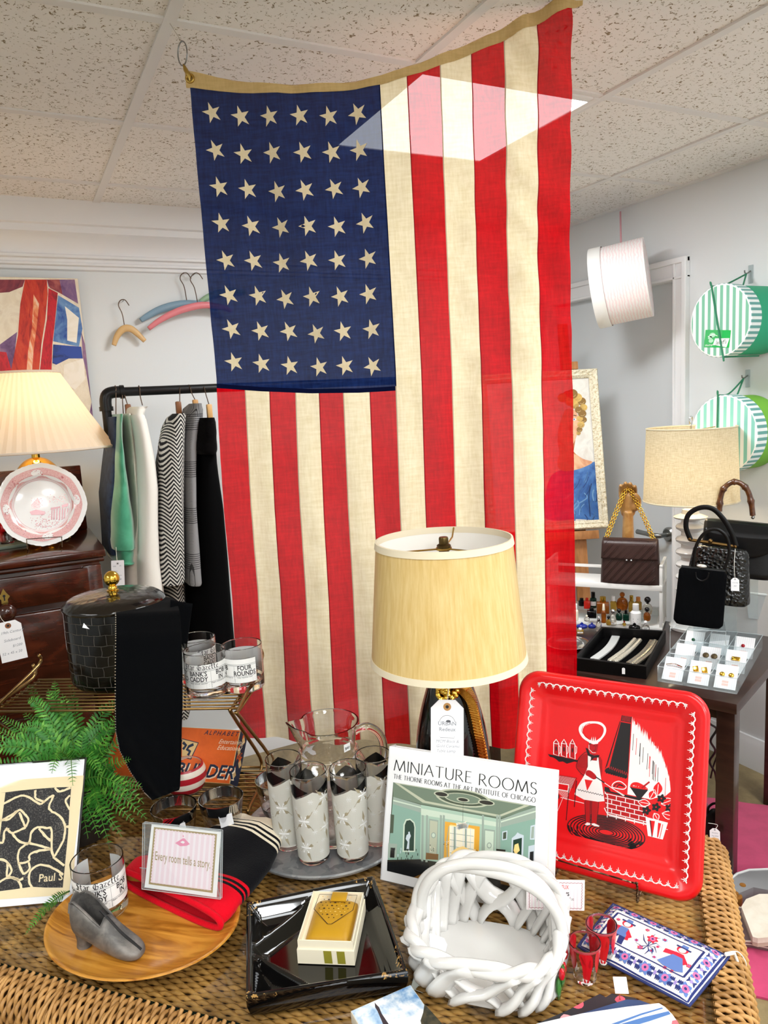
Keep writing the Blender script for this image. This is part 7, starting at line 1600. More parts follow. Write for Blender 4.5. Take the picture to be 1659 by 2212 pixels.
for k, (y0, y1, z) in enumerate(((.05, .10, .022), (.10, .155, .044))): mb.add([sp(.025, y0, z), sp(SWD-.03, y0, z), sp(SWD-.03, y1, z), sp(.025, y1, z), sp(.025, y0, z-.022), sp(SWD-.03, y0, z-.022)], [[0, 1, 2, 3], [4, 5, 1, 0]])
mb.build('step_sheet', m_acr, rs, 0)
# perfume bottles
bm_ = dict(amber=M('perfume_amber', '#b5651d', .05, trans=.75), gold=M('perfume_gold', '#d9b24a', .05, trans=.75), clear=M('perfume_clear', '#f2efe6', .03, trans=.9), green=M('perfume_green', '#12382a', .08, trans=.3), black=M('perfume_black', '#0a0a0b', .1), white=M('perfume_white', '#f3f3f1', .3), red=M('perfume_red', '#c22a1e', .2), blue=M('perfume_blue', '#1f2f8a', .1), silver=m_chrome, goldc=m_gold, orange=M('cap_orange', '#e8964a', .4), cream=M('perfume_cream', '#ece3cd', .25))
BT_ = [(138, 484, 52, 60, 'black', 'black', 'r', 'squat black perfume bottle'), (182, 508, 50, 84, 'red', 'red', 's', 'red orange perfume carton'), (233, 500, 54, 122, 'green', 'black', 'r', 'dark green bottle with black cap and white label'), (312, 545, 98, 130, 'amber', 'goldc', 's', 'square amber cologne bottle with gold cap'), (397, 522, 50, 112, 'gold', 'white', 'r', 'yellow cologne bottle with tall white cap'), (470, 520, 92, 140, 'amber', 'amber', 'o', 'round shouldered amber cognac cologne bottle'), (545, 532, 48, 126, 'gold', 'goldc', 'r', 'slim perfume bottle with ribbed gold cap'), (600, 515, 56, 98, 'gold', 'orange', 'r', 'yellow bottle with orange spray cap'), (676, 560, 76, 142, 'clear', 'black', 'o', 'oval clear bottle with black arched top'),
 (92, 604, 40, 130, 'cream', 'white', 'r', 'pale bottle with tall white cap'), (220, 582, 74, 76, 'black', 'black', 's', 'black square perfume box'), (318, 622, 40, 146, 'amber', 'cream', 'r', 'slim roll on bottle with pointed cream cap'), (394, 622, 50, 106, 'clear', 'silver', 'o', 'clear bottle with faceted silver stopper'), (443, 604, 54, 92, 'green', 'black', 'o', 'green glass bottle beside the silver stopper'), (500, 606, 48, 82, 'green', 'black', 's', 'small green bottle with square black cap'), (580, 655, 84, 178, 'white', 'white', 'r', 'white lotion bottle with black print'), (672, 608, 56, 108, 'amber', 'black', 'o', 'little brown bottle with black rose stopper'), (140, 668, 90, 46, 'blue', 'blue', 'o', 'flat cobalt blue bottle lying at the left'), (222, 668, 62, 44, 'blue', 'blue', 'o', 'flat cobalt blue bottle next to its twin'), (278, 690, 46, 116, 'clear', 'silver', 'r', 'clear faceted bottle with silver cone top'), (358, 644, 40, 74, 'gold', 'black', 'o', 'small gold bottle with round black stopper'), (398, 640, 44, 48, 'cream', 'white', 's', 'small bottle with white paper label'), (486, 648, 28, 40, 'gold', 'red', 'o', 'tiny bottle with red ball stopper'), (570, 680, 92, 54, 'black', 'black', 'o', 'low domed black bottle at the front'), (660, 692, 62, 82, 'clear', 'white', 'o', 'clear bottle with blue and white label'), (126, 712, 54, 44, 'gold', 'white', 's', 'low gold bottle with white sticker at the front'), (180, 612, 46, 50, 'clear', 'cream', 'o', 'clear bottle with pale stopper behind the blue ones')]
for (x, yb, w_, h_, bc_, cc_, kind, lab) in BT_:
    dz_ = .056 if yb < 566 else (.034 if yb < 630 else .0125); p = on(*C4(x, yb), dz_+.0005); m_ = 3.78*FPX/((p-CP).dot(CF)); r = w_/2/m_; h = h_/m_/.93
    t = thing('perfume_bottle', lab+' on the white stand', 'perfume bottle', p, face_rz(p.x, p.y), 'perfume bottles on the stand')
    hb_ = h*(.66 if cc_ != bc_ else .72); mb = MB()
    if kind == 's': mb.box((0, 0, hb_/2), (2*r, 1.3*r, hb_), bev=r*.15)
    elif kind == 'r': mb.lathe(sup([(0, 0), (r*.95, 0), (r, .002), (r, hb_*.86), (r*.7, hb_*.96), (r*.4, hb_), (0, hb_)], .001), 20)
    else: mb.lathe(smooth([(0, 0), (r*.7, 0), (r*.95, hb_*.2), (r, hb_*.5), (r*.8, hb_*.8), (r*.35, hb_*.97), (0, hb_)], 3), 22, sy=.7)
    mb.build('bottle_body', bm_[bc_], t, 50); mb = MB(); k = r*(.62 if kind != 's' else .5)
    if kind == 'o': mb.lathe([(k*.45, hb_*.95), (k*.45, hb_+.003)], 14); mb.ball((0, 0, hb_+(h-hb_)*.5), max(.004, (h-hb_)*.5), 0, 14)
    else: mb.lathe([(k*.9, hb_*.99), (k, hb_+.001), (k*(.6 if 'cone' in lab or 'pointed' in lab else .95), h-.001), (k*.5, h), (0, h)], 18)
    mb.build('cap', bm_[cc_], t, 50)
    if 'label' in lab or 'print' in lab or 'sticker' in lab:
        mb = MB(); ry = (r if kind == 'r' else r*.72)+.0006; 
        if kind == 'r': mb.fn = lambda a, y, z: ((r+.0004+z)*sin(a/r), -(r+.0004+z)*cos(a/r), y)
        else: mb.fn = lambda a, y, z: (a, -ry-z, y)
        for i in range(6): mb.rect(-r*.8+i*r*1.6/6, hb_*.25, r*1.6/6, hb_*.4, 0, 0)
        mb.rect(-r*.5, hb_*.5, r*.9, hb_*.05, 1, .0003); mb.rect(-r*.4, hb_*.36, r*.7, hb_*.03, 1, .0003); mb.build('label', [bm_['white'], m_ink], t, 0, recalc=False)
sd = on(1226, 1396); sv = thing('silver_dish', 'round silver dish half hidden by the flag edge on the dark table', 'dish', (sd.x, sd.y, ZR2+.001))
MB().lathe([(0, 0), (.05, 0), (.06, .004), (.082, .012), (.085, .014), (.082, .015), (.058, .007), (0, .004)], 48).build('dish_body', m_chrome, sv)
# mannequin hand and brown bag
hB = SR+sdx*.145+sdy*.115; hB.z = zt2+.001
hd = thing('mannequin_hand', 'upright wooden mannequin hand holding the gold chain bag strap', 'mannequin hand', hB, face_rz(hB.x, hB.y))
zz = lambda py: zat(hB.x, hB.y, py)-hB.z
mb = MB(); z1, z2, z3 = zz(1110), zz(1080), zz(1040)
mb.tube([(0, 0, 0), (.0, 0, z1*.5), (.0, 0, z1), (0, 0, z1+.01)], [.038, .031, .026, .027], 16, flat=.8)
mb.tube([(0, 0, z1-.005), (.0, 0, z1+.03), (.002, 0, z2+.02), (.002, .0, z2+.03)], [.026, .036, .037, .03], 16, flat=.55, up=(0, 1, 0))
for i, (x, l, b) in enumerate(((-.026, .055, .2), (-.009, .066, .12), (.009, .063, .1), (.026, .050, .16))):
    P = [(x, 0, z2+.015), (x*1.08, -.006, z2+.015+l*.45), (x*1.05, -.016-b*.05, z2+.015+l*.8), (x*1.0, -.028-b*.05, z2+.015+l*.92)]; mb.tube(smooth(P, 3), [.0105, .0100, .0095, .009, .009, .0088, .0085, .008, .0072, .006], 10)
mb.tube(smooth([(.024, -.006, z1+.02), (.040, -.018, z1+.045), (.038, -.030, z1+.07), (.026, -.034, z1+.088)], 3), [.014, .0135, .013, .0125, .012, .0115, .011, .010, .009, .0075], 10)
o = mb.build('hand_body', M('mannequin_wood', '#9c6b35', .35, coat=.3, var=(16, '#c49a5c', .8)), hd, 180)
md = o.modifiers.new('fuse', 'REMESH'); md.mode = 'VOXEL'; md.voxel_size = .0028; md.use_smooth_shade = True; md = o.modifiers.new('relax', 'SMOOTH'); md.iterations = 6
bgp = SR+sdx*.125+sdy*.03; bgp.z = zt2+.0015; sx_ = -sdx; BGM = frame(bgp, sx_, V((0, 0, 1)))
bg = thing('quilted_handbag', 'dark brown leather handbag with diagonal quilting and gold chain on the white stand', 'handbag', BGM)
dpx = (bgp-CP).dot(CF)/FPX; BW, BH = 124*dpx, 98*dpx; m_brn = M('brown_leather', '#3a2622', .38, bump=(300, .15))
mb = MB()
def bagsec(v): return lerp(BW*.5, BW*.46, v), lerp(.040, .022, v)
mb.sheet(lambda u, v: (lambda a, w, d_: (w*math.copysign(abs(cos(a))**.35, cos(a)), BH*v, d_*math.copysign(abs(sin(a))**.5, sin(a))*(1 if v > .06 else .8)))(2*pi*u, *bagsec(v)), 48, 16, 0, True)
for v in (0, 1): mb.add([(bagsec(v)[0]*math.copysign(abs(cos(a))**.35, cos(a)), BH*v, bagsec(v)[1]*math.copysign(abs(sin(a))**.5, sin(a))*(.8 if v == 0 else 1)) for a in [2*pi*i/48 for i in range(48)]], [list(range(48))])
mb.build('bag_body', m_brn, bg, 60)
mb = MB(); 
def flap(u, v): w, d_ = bagsec(.62+.4*(1-v)); return ((u-.5)*2*w*.985, lerp(BH+.004, BH*.58, v), lerp(.0, d_*1.0, min(1, v*5))+.005+.003*sin(pi*u))
mb.sheet(flap, 24, 12); flp = mb.build('flap', m_brn, bg, 60, solid=.003)
for (v0, v1, off) in ((.60, 1.0, .0085), (.06, .56, .0015)):
    mb = MB()
    for k in range(-3, 9):
        for e_ in (0, .007):
            P = []
            for i in range(9):
                v = lerp(v0, v1, i/8); x = -BW*.5+k*.031+e_+(v-v0)*BH*.85+(.0 if v0 > .5 else -.03); w, d_ = bagsec(v)
                if abs(x) < w*.93: P.append((x, BH*v, d_*(1 if v0 < .5 else lerp(1, .5, max(0, (v-.9)*10)))+off))
            if len(P) > 2: mb.tube(P, .0013, 4)
    mb.build('stitched_ridges', m_brn, bg, 180)
mb = MB(); 
for s_ in (-1, 1): mb.ball((s_*.009, BH*.565, bagsec(.56)[1]+.009), .005, 0, 10)
mb.build('kiss_clasp', m_chrome, flp)
mb = MB(); inv = BGM.inverted(); tipz = hB+V((0, 0, z2+.058)); tp = inv @ (tipz+(CP-tipz).normalized()*.012)
def chainpath(x0, tp, n):
    A_ = V((x0, BH-.002, .0)); mid = A_.lerp(tp, .5)+V((-.010 if x0 < tp.x else .012, -.01, 0)); return [A_*(1-t)**2+mid*2*t*(1-t)+tp*t*t for t in [i/n for i in range(n+1)]]
for x0, off in ((-BW*.40, -.005), (-BW*.40, .005), (BW*.38, -.005), (BW*.38, .005)):
    P = chainpath(x0, tp+V((0, .004, 0)), 26)
    for i in range(26):
        a, b = P[i], P[i+1]; d_ = (b-a).normalized(); nrm = V((0, 0, 1)) if i % 2 else d_.cross(V((0, 0, 1))).normalized(); c = (a+b)/2+d_.cross(V((0, 0, 1))).normalized()*off
        mb.tube([c+d_*(.0068*cos(t))+nrm*(.0042*sin(t)) for t in [2*pi*k/10 for k in range(10)]], .0015, 5, closed=True)
mb.build('chain_strap', m_gold, bg, 180)
# ------------------------------------------------------------------ portrait on an easel
TRp = atd(1336, 797, 3.46); BRp = atd(1314, 1141, 3.42); TLp = atd(1232, 803, 3.46)
ydir = (TRp-BRp).normalized(); xdir = (TRp-TLp).normalized(); PFM = frame(BRp, xdir, ydir); pfh = (TRp-BRp).length; pfw = .56
po2 = thing('framed_portrait', 'oil portrait of a blonde woman in blue in an ornate cream and gold frame', 'painting', PFM)
m_frm = M('gilded_cream', '#e9e2c8', .45, fn=lambda t, p, I: t.l.new(t.mix(t.ramp(t.noise(t.coord('Object'), 130, 3, .7), [(.48, (0, 0, 0)), (.72, (1, 1, 1))]), lin('#ece5cd'), lin('#a98c45')), I['Base Color']))
FW = .042
mb = MB(); fpz = [(0, 0), (.002, .018), (.008, .026), (.016, .022), (.024, .016), (.030, .019), (.036, .012), (FW, .006)]
def fside(p0, p1, inn, n):
    L = V(p1)-V(p0)
    def fn(u, v):
        k = v*(len(fpz)-1); i = min(int(k), len(fpz)-2); q = k-i; d_ = lerp(fpz[i][0], fpz[i+1][0], q); z = lerp(fpz[i][1], fpz[i+1][1], q); s_ = u*L.length
        z += .0035*abs(sin(s_*95+d_*90))*(.2 < v < .75)+.002*abs(sin(s_*260))*(v > .78); ins = d_/L.length; uu = lerp(ins, 1-ins, u); p = V(p0)+L*uu+V(inn)*d_; return (p.x, p.y, z)
    mb.sheet(fn, n, 21)
fside((0, 0, 0), (0, pfh, 0), (-1, 0, 0), 220); fside((-pfw, pfh, 0), (0, pfh, 0), (0, -1, 0), 190); fside((-pfw, 0, 0), (0, 0, 0), (0, 1, 0), 190); fside((-pfw, 0, 0), (-pfw, pfh, 0), (1, 0, 0), 220)
mb.box((-pfw/2, pfh/2, -.008), (pfw-.004, pfh-.004, .016)); mb.build('frame', m_frm, po2, 180)
tr = tracer(PFM, 1220, 780, 3.78); mb = MB(); mb.rect(-pfw+FW*.9, FW*.9, pfw-1.8*FW, pfh-1.8*FW, 0, .003)
F = lambda mi, k, *p: mb.poly(tr(*p), mi, .0034+k*.0002); S_ = lambda mi, k, *p: mb.poly(smooth(tr(*p), 4, True), mi, .0034+k*.0002)
S_(1, 1, (-60, 900), (0, 890), (80, 880), (190, 840), (260, 820), (310, 860), (330, 960), (335, 1100), (330, 1285), (100, 1290), (-150, 1290), (-160, 1100), (-120, 950))
S_(2, 2, (-40, 760), (60, 740), (90, 760), (150, 800), (225, 825), (160, 865), (80, 890), (0, 900), (-60, 860)); S_(2, 3, (-10, 420), (40, 390), (85, 410), (110, 470), (108, 560), (85, 640), (60, 690), (55, 780), (-30, 780), (-60, 600))
F(5, 4, (85, 640), (60, 690), (58, 750), (95, 770), (70, 740)); F(6, 5, (55, 452), (75, 440), (95, 446), (92, 452), (72, 447)); S_(7, 5, (60, 478), (74, 466), (92, 476), (76, 490)); F(8, 6, (70, 470), (80, 470), (80, 484), (70, 484)); F(9, 5, (46, 600), (66, 598), (70, 606), (50, 612)); F(5, 5, (40, 500), (52, 560), (44, 575), (36, 570))
HM = 3
for (x, y, r) in ((60, 270, 44), (100, 300, 40), (135, 330, 36), (150, 380, 32), (140, 430, 34), (150, 480, 28), (130, 520, 30), (118, 560, 24), (110, 590, 18), (40, 330, 40), (80, 360, 34), (110, 400, 30), (20, 280, 40), (-20, 300, 40), (120, 470, 26)):
    mb.poly(tr(*[(x+r*cos(t), y+r*.9*sin(t)) for t in [2*pi*i/16 for i in range(16)]]), HM if (x+y) % 3 else 4, .0048+random.random()*.0002); mb.line(tr(*[(x+r*.6*cos(t), y+r*.55*sin(t)) for t in [.3+i*.4 for i in range(6)]]), .0012, 4 if (x+y) % 3 else 10, .0054)
for k in range(22): x = random.uniform(60, 320); y = random.uniform(880, 1270); mb.line(smooth(tr((x, y), (x+random.uniform(-40, 30), y+40), (x+random.uniform(-60, 10), y+90)), 4), random.uniform(.003, .006), random.choice([11, 8, 12]), .0042)
mb.line(smooth(tr((215, 1000), (195, 1100), (200, 1200), (205, 1270)), 4), .004, 13, .0044)
mb.build('painted_canvas', [M('oil_grey_white', rough=.5, fn=f_brush('#cfcdc6', '#e6e4dc', '#d8d2c8')), M('oil_dress_blue', rough=.45, fn=f_brush('#234d8c', '#3a6cb0', '#5b8cc2')), M('oil_skin', rough=.45, fn=f_brush('#d99a6e', '#e8b890', '#c9845c')), M('oil_blonde', rough=.45, fn=f_brush('#b98a3a', '#d9b45e', '#8a6428')), M('oil_gold_dark', '#8a6526', .5), M('oil_skin_shade', '#b8703f', .5), M('oil_brow', '#5a3a22', .5), M('oil_eye_white', '#e9e6e0', .4), M('oil_eye_blue', '#3f6a9c', .4), M('oil_lips', '#b0504a', .4), M('oil_hair_light', '#ecd394', .45), M('oil_blue_light', '#6f9ecb', .45), M('oil_blue_deep', '#1d3f78', .45), M('oil_blue_dark', '#16305c', .45)], po2, 0, recalc=False)
ez2 = thing('wooden_easel', 'light wood painting easel behind the framed portrait', 'easel', V((0, 0, 0)))
m_eas = M('easel_wood', '#b9814e', .5, var=(6, '#8f5f34', .7, (6, 6, 1)))
bk3 = PFM.to_3x3() @ V((0, 0, -1)); pc_ = PFM @ V((-pfw/2+.03, 0, -.045)); 
def post(name, a, b, w_, d_):
    a, b = V(a), V(b); up = (b-a); L = up.length; m3 = frame((0, 0, 0), xdir, up.normalized()).to_3x3(); MB().box((a+b)/2, (w_, L, d_), bev=.002, R=m3).build(name, m_eas, ez2)
g = PFM @ V((-.07, 0, -.05)); 
for x in (-.115, -pfw+.115):
    top_ = PFM @ V((x, pfh*.5, -.035)); ft = PFM @ V((x-.0, -.9, -.035)); k = (top_.z-.02)/(top_.z-ft.z); post('leg', top_.lerp(ft, k), PFM @ V((x, pfh+.0 if x < -.2 else pfh*.6, -.035)), .035, .022)
post('mast', PFM @ V((-.135, -.35, -.036)), PFM @ V((-.135, pfh+.23, -.036)), .045, .022); post('top_clamp', PFM @ V((-.12, pfh+.004, -.02)), PFM @ V((-.12, pfh+.04, -.02)), .07, .045); post('ledge', PFM @ V((-.2, -.045, -.005)), PFM @ V((-.2, -.006, -.005)), .30, .05)
rl_ = PFM @ V((-pfw/2, pfh*.6, -.05)); bf = rl_+V((bk3.x, bk3.y, 0)).normalized()*.20; bf.z = .02; post('back_leg', bf, rl_, .03, .02)
# ------------------------------------------------------------------ linen lamp
lb = atd(1490, 1330, 2.96); l3 = thing('table_lamp', 'lit table lamp with oatmeal linen drum shade and white turned base', 'lamp', (lb.x, lb.y, ZR2+.001))
zA, zB = zat(lb.x, lb.y, 1081)-ZR2, zat(lb.x, lb.y, 924)-ZR2; dd3 = (V((lb.x, lb.y, ZR2+zA))-CP).dot(CF)/FPX
rA, rB = 97*dd3, 90.5*dd3
m_linen = cloth_shade('oatmeal_linen', '#d9cfb6', .32, 0, ((1, 1, 12), (12, 12, 1), 42), '#b9ab8c')
mb = MB(); mb.lathe([(rA, zA), (rB, zB)], 64); shl = mb.build('shade', m_linen, l3, recalc=False)
mb = MB()
for r, z in ((rA, zA), (rB, zB)): mb.tube([(r*cos(2*pi*i/64), r*sin(2*pi*i/64), z) for i in range(64)], .0028, 6, closed=True)
mb.build('shade_rim', M('linen_tape', '#cfc4a8', .8), shl)
BPz = [(0, 0), (.075, 0), (.078, .012), (.06, .02), (.04, .03), (.036, .09), (.05, .11), (.036, .13)]; z = .13
while z < zA-.09: BPz += [(.034, z+.012), (.052, z+.024), (.055, z+.032), (.05, z+.04), (.034, z+.048)]; z += .05
BPz += [(.034, z+.01), (.06, z+.016), (.064, z+.022), (.034, z+.034), (.03, z+.05), (.012, z+.055), (.012, zA+.05), (0, zA+.05)]
MB().lathe(BPz, 40).build('turned_base', M('white_enamel', '#f0efec', .2, coat=.3), l3, 50)
mb = MB(); mb.tube([(rB*cos(a), rB*sin(a), zB-.004) if i % 2 == 0 else (0, 0, zB-.012) for i, a in enumerate((0, 0, 2.09, 2.09, 4.19, 4.19))], .0018, 6); mb.build('spider', m_brass, l3)
mb = MB(); mb.tube([(0, 0, zB-.012), (0, 0, zB+.012)], .004, 8); mb.tube([(.008*cos(t), 0, zB+.026+.016*sin(t)) for t in [2*pi*i/20 for i in range(20)]], .003, 8, closed=True); mb.build('finial', m_chrome, l3)
MB().ball((0, 0, zA+.085), .03, 0, 16).build('bulb', M('bulb_soft', '#fff2d8', emit='#ffe0a8', es=6.), l3)
lamp_light('linen_lamp_bulb', (lb.x, lb.y, ZR2+zA+.085), 5.0, (1., .80, .52), .04)
# ------------------------------------------------------------------ black handbags on an acrylic stand
m_bl1 = M('black_leather', '#070708', .34, spec=.3, bump=(260, .12)); m_bl2 = M('black_croc_bag', '#050505', .16, coat=.2, fn=lambda t, p, I: t.l.new(t.add('ShaderNodeBump', {'Height': t.add('ShaderNodeTexVoronoi', {'Vector': t.coord('Object'), 'Scale': 85.}).outputs[0], 'Strength': .8, 'Distance': .004}).outputs[0], I['Normal'])); m_bl3 = M('black_faille', '#040507', .9, spec=.08, fn=lambda t, p, I: t.l.new(t.add('ShaderNodeBump', {'Height': t.add('ShaderNodeTexWave', {'Vector': t.coord('Object'), 'Scale': 160.}).outputs[0], 'Strength': .3, 'Distance': .001}).outputs[0], I['Normal']))
def bag(name, label, pose, w0, w1, h, d0, d1, m, handle=None, hr=.006, hm=None, extra=None):
    t = thing(name, label, 'handbag', pose); mb = MB(); n = 40
    def sec(u, v): a = 2*pi*u; w, d_ = lerp(w0, w1, v)/2, lerp(d0, d1, v)/2; k = min(1, .88+v*2)*min(1, .9+(1-v)*2); return (w*k*math.copysign(abs(cos(a))**.4, cos(a)), h*v, d_*k*math.copysign(abs(sin(a))**.6, sin(a)))
    mb.sheet(lambda u, v: sec(u, v), n, 18, 0, True)
    for v in (0, 1): mb.add([sec(i/n, v) for i in range(n)], [list(range(n))])
    mb.build('bag_body', m, t, 60)
    return t
def loc(pose, px, py, z=0.): 
    p = tracer(pose)((px, py))[0]; return (p[0], p[1], z)
dC = 2.50; pC = atd(1507, 1352, dC); CM_ = cam_pose(pC+V((0, 0, .004)), rad(-4.5)); q = [loc(CM_, *p) for p in ((1460, 1222), (1563, 1235), (1448, 1340), (1556, 1356))]
as_ = thing('acrylic_stand', 'clear acrylic platform under the square fabric handbag', 'stand', V((pC.x, pC.y, ZR2)), face_rz(pC.x, pC.y))
mb = MB(); hh = pC.z-ZR2+.002; P = [(-.085, -.05), (.085, -.05), (.085, .06), (-.085, .06)]; mb.add([(x, y, z) for z in (.0005, hh) for x, y in P], [[4, 5, 6, 7], [0, 3, 7, 4], [1, 2, 6, 5]]); mb.tube([(-.085, -.05, .001), (-.085, -.05, hh), (.085, -.05, hh), (.085, -.05, .001)], .0012, 4, 1); mb.build('platform_sheet', [m_acr, m_acre], as_, 0)
bC = bag('evening_handbag', 'square black ribbed fabric handbag, frontmost on the acrylic stand', CM_, q[3][0]-q[2][0], q[1][0]-q[0][0], (q[0][1]+q[1][1])/2, .055, .03, m_bl3)
hC = (q[0][1]+q[1][1])/2; wC = q[1][0]-q[0][0]
MB().tube([(-wC*.46, hC, .0), (wC*.46, hC, 0)], .006, 8).build('top_frame', m_bl1, bC)
MB().tube(smooth([loc(CM_, *p, .012) for p in ((1497, 1222), (1503, 1180), (1522, 1150), (1548, 1142), (1570, 1160), (1575, 1195), (1565, 1226))], 5), .0055, 10, flat=.5).build('handle', m_bl1, bC)
mb = MB(); c = loc(CM_, 1516, 1221, .012); mb.ball(c, .016, 0, 14, (1, .4, .5)); mb.build('clasp', M('pearl_clasp', '#d9d6cf', .15, .5), bC)
mb = MB(); mb.tube(smooth([loc(CM_, *p, .029) for p in ((1503, 1232), (1505, 1244), (1517, 1250), (1528, 1244), (1531, 1233))], 4), .0022, 6); mb.build('front_loop', m_bl1, bC)
dB2 = 2.63; pB = atd(1545, 1298, dB2); BM_ = cam_pose(pB, rad(-5)); q = [loc(BM_, *p) for p in ((1472, 1172), (1600, 1190), (1466, 1292), (1616, 1304))]
bB = bag('crocodile_handbag', 'black crocodile embossed frame handbag behind the square fabric one', BM_, q[3][0]-q[2][0], (q[1][0]-q[0][0])*.92, (q[0][1]+q[1][1])/2, .10, .04, m_bl2); hB2 = (q[0][1]+q[1][1])/2
MB().tube([loc(BM_, 1489, 1166, .0), loc(BM_, 1592, 1181, .0)], .006, 8).build('top_frame', M('dark_gilt', '#6e5430', .3, 1.), bB)
MB().tube(smooth([loc(BM_, *p, .004) for p in ((1492, 1166), (1482, 1138), (1487, 1112), (1510, 1097), (1538, 1098), (1562, 1120), (1580, 1150), (1590, 1180))], 5), .009, 10, flat=.35, up=(0, 0, 1)).build('handle', m_bl1, bB)
mb = MB(); c = loc(BM_, 1535, 1168, .006); mb.ball(c, .008, 0, 10); mb.ball(loc(BM_, 1490, 1164, .004), .007, 0, 8); mb.ball(loc(BM_, 1588, 1180, .004), .007, 0, 8); mb.build('clasp', M('dark_gilt', '#6e5430', .3, 1.), bB)
tg_ = BM_ @ V(loc(BM_, 1587, 1242, .06)); price_tag('price_tag', 'white tag hanging on a string from the crocodile handbag', cam_pose(tg_, .02), .026, .046, [('croc bag', 0, .4, .2, -1), ('$68', 0, .65, .2, -1)], string=[tg_, tg_+V((0, .004, .05)), BM_ @ V(loc(BM_, 1588, 1183, .02))], corner=.3, ring='#d5d5d8')
dA = 2.73; pA = atd(1592, 1240, dA); AM = cam_pose(pA, rad(-5)); q = [loc(AM, *p) for p in ((1512, 1116), (1680, 1138), (1512, 1225), (1680, 1240))]
bA = bag('bamboo_handbag', 'black flap handbag with arched bamboo handle beside the linen lamp', AM, q[3][0]-q[2][0], q[1][0]-q[0][0], (q[0][1]+q[1][1])/2, .12, .06, m_bl1); wA = q[1][0]-q[0][0]; hA = (q[0][1]+q[1][1])/2; cxA = 0
mb = MB(); mb.sheet(lambda u, v: ((u-.5)*wA*.98*(1-.25*v*v), hA+.003-hA*.62*v*(1-.25*abs(2*u-1)**2.5), .02+.05*min(1, v*3)), 24, 12); mb.build('flap', m_bl1, bA, 60, solid=.004)
bp_ = smooth([loc(AM, *p, .005) for p in ((1554, 1104), (1556, 1078), (1563, 1056), (1580, 1042), (1598, 1043), (1614, 1058), (1622, 1082), (1626, 1113))], 6)
mb = MB(); mb.tube(bp_, [.0098+.0035*max(0, 1-abs((i % 8)-4)/1.5) for i in range(len(bp_))], 12); mb.build('bamboo_handle', M('dark_bamboo', '#3a1d10', .18, coat=.5, var=(40, '#7a4a24', .6)), bA, 60)
mb = MB(); mb.ball(loc(AM, 1626, 1117, .005), .007, 0, 8); mb.ball(loc(AM, 1554, 1108, .005), .007, 0, 8); mb.build('handle_ring', m_steel, bA)
# acrylic blocks that carry the two rear bags
for (pp, hh, lab) in ((pB, pB.z-ZR2, 'clear acrylic block lifting the crocodile handbag'), (pA, pA.z-ZR2, 'tall clear acrylic block lifting the bamboo handled handbag')):
    t = thing('acrylic_block', lab, 'stand', V((pp.x, pp.y, ZR2+.0005)), face_rz(pp.x, pp.y)); w_ = .07
    mb = MB(); mb.add([(x, y, z) for z in (0, hh-.002) for x, y in ((-w_, -.03), (w_, -.03), (w_, .03), (-w_, .03))], [[0, 1, 5, 4], [1, 2, 6, 5], [2, 3, 7, 6], [3, 0, 4, 7], [4, 5, 6, 7]]); mb.build('block_sheet', m_acr, t, 0)
cb = on(1690, 1325); t = thing('plastic_bin', 'pale clear plastic bin at the right edge on the dark table', 'bin', V((cb.x-.02, cb.y, ZR2+.001)), .42)
mb = MB(); mb.add([(x*(.9 if z == 0 else 1), y*(.9 if z == 0 else 1), z) for z in (0, .11) for x, y in ((-.13, -.10), (.13, -.10), (.13, .10), (-.13, .10))], [[0, 1, 5, 4], [1, 2, 6, 5], [2, 3, 7, 6], [3, 0, 4, 7], [0, 1, 2, 3]]); mb.tube([(-.13, -.10, .11), (.13, -.10, .11), (.13, .10, .11), (-.13, .10, .11)], .005, 6, 1, closed=True); mb.build('bin_body', [thin_clear('frosted_plastic', '#dfeaf0', .8, .5), M('bin_rim', '#dfe8ec', .3)], t, 0)
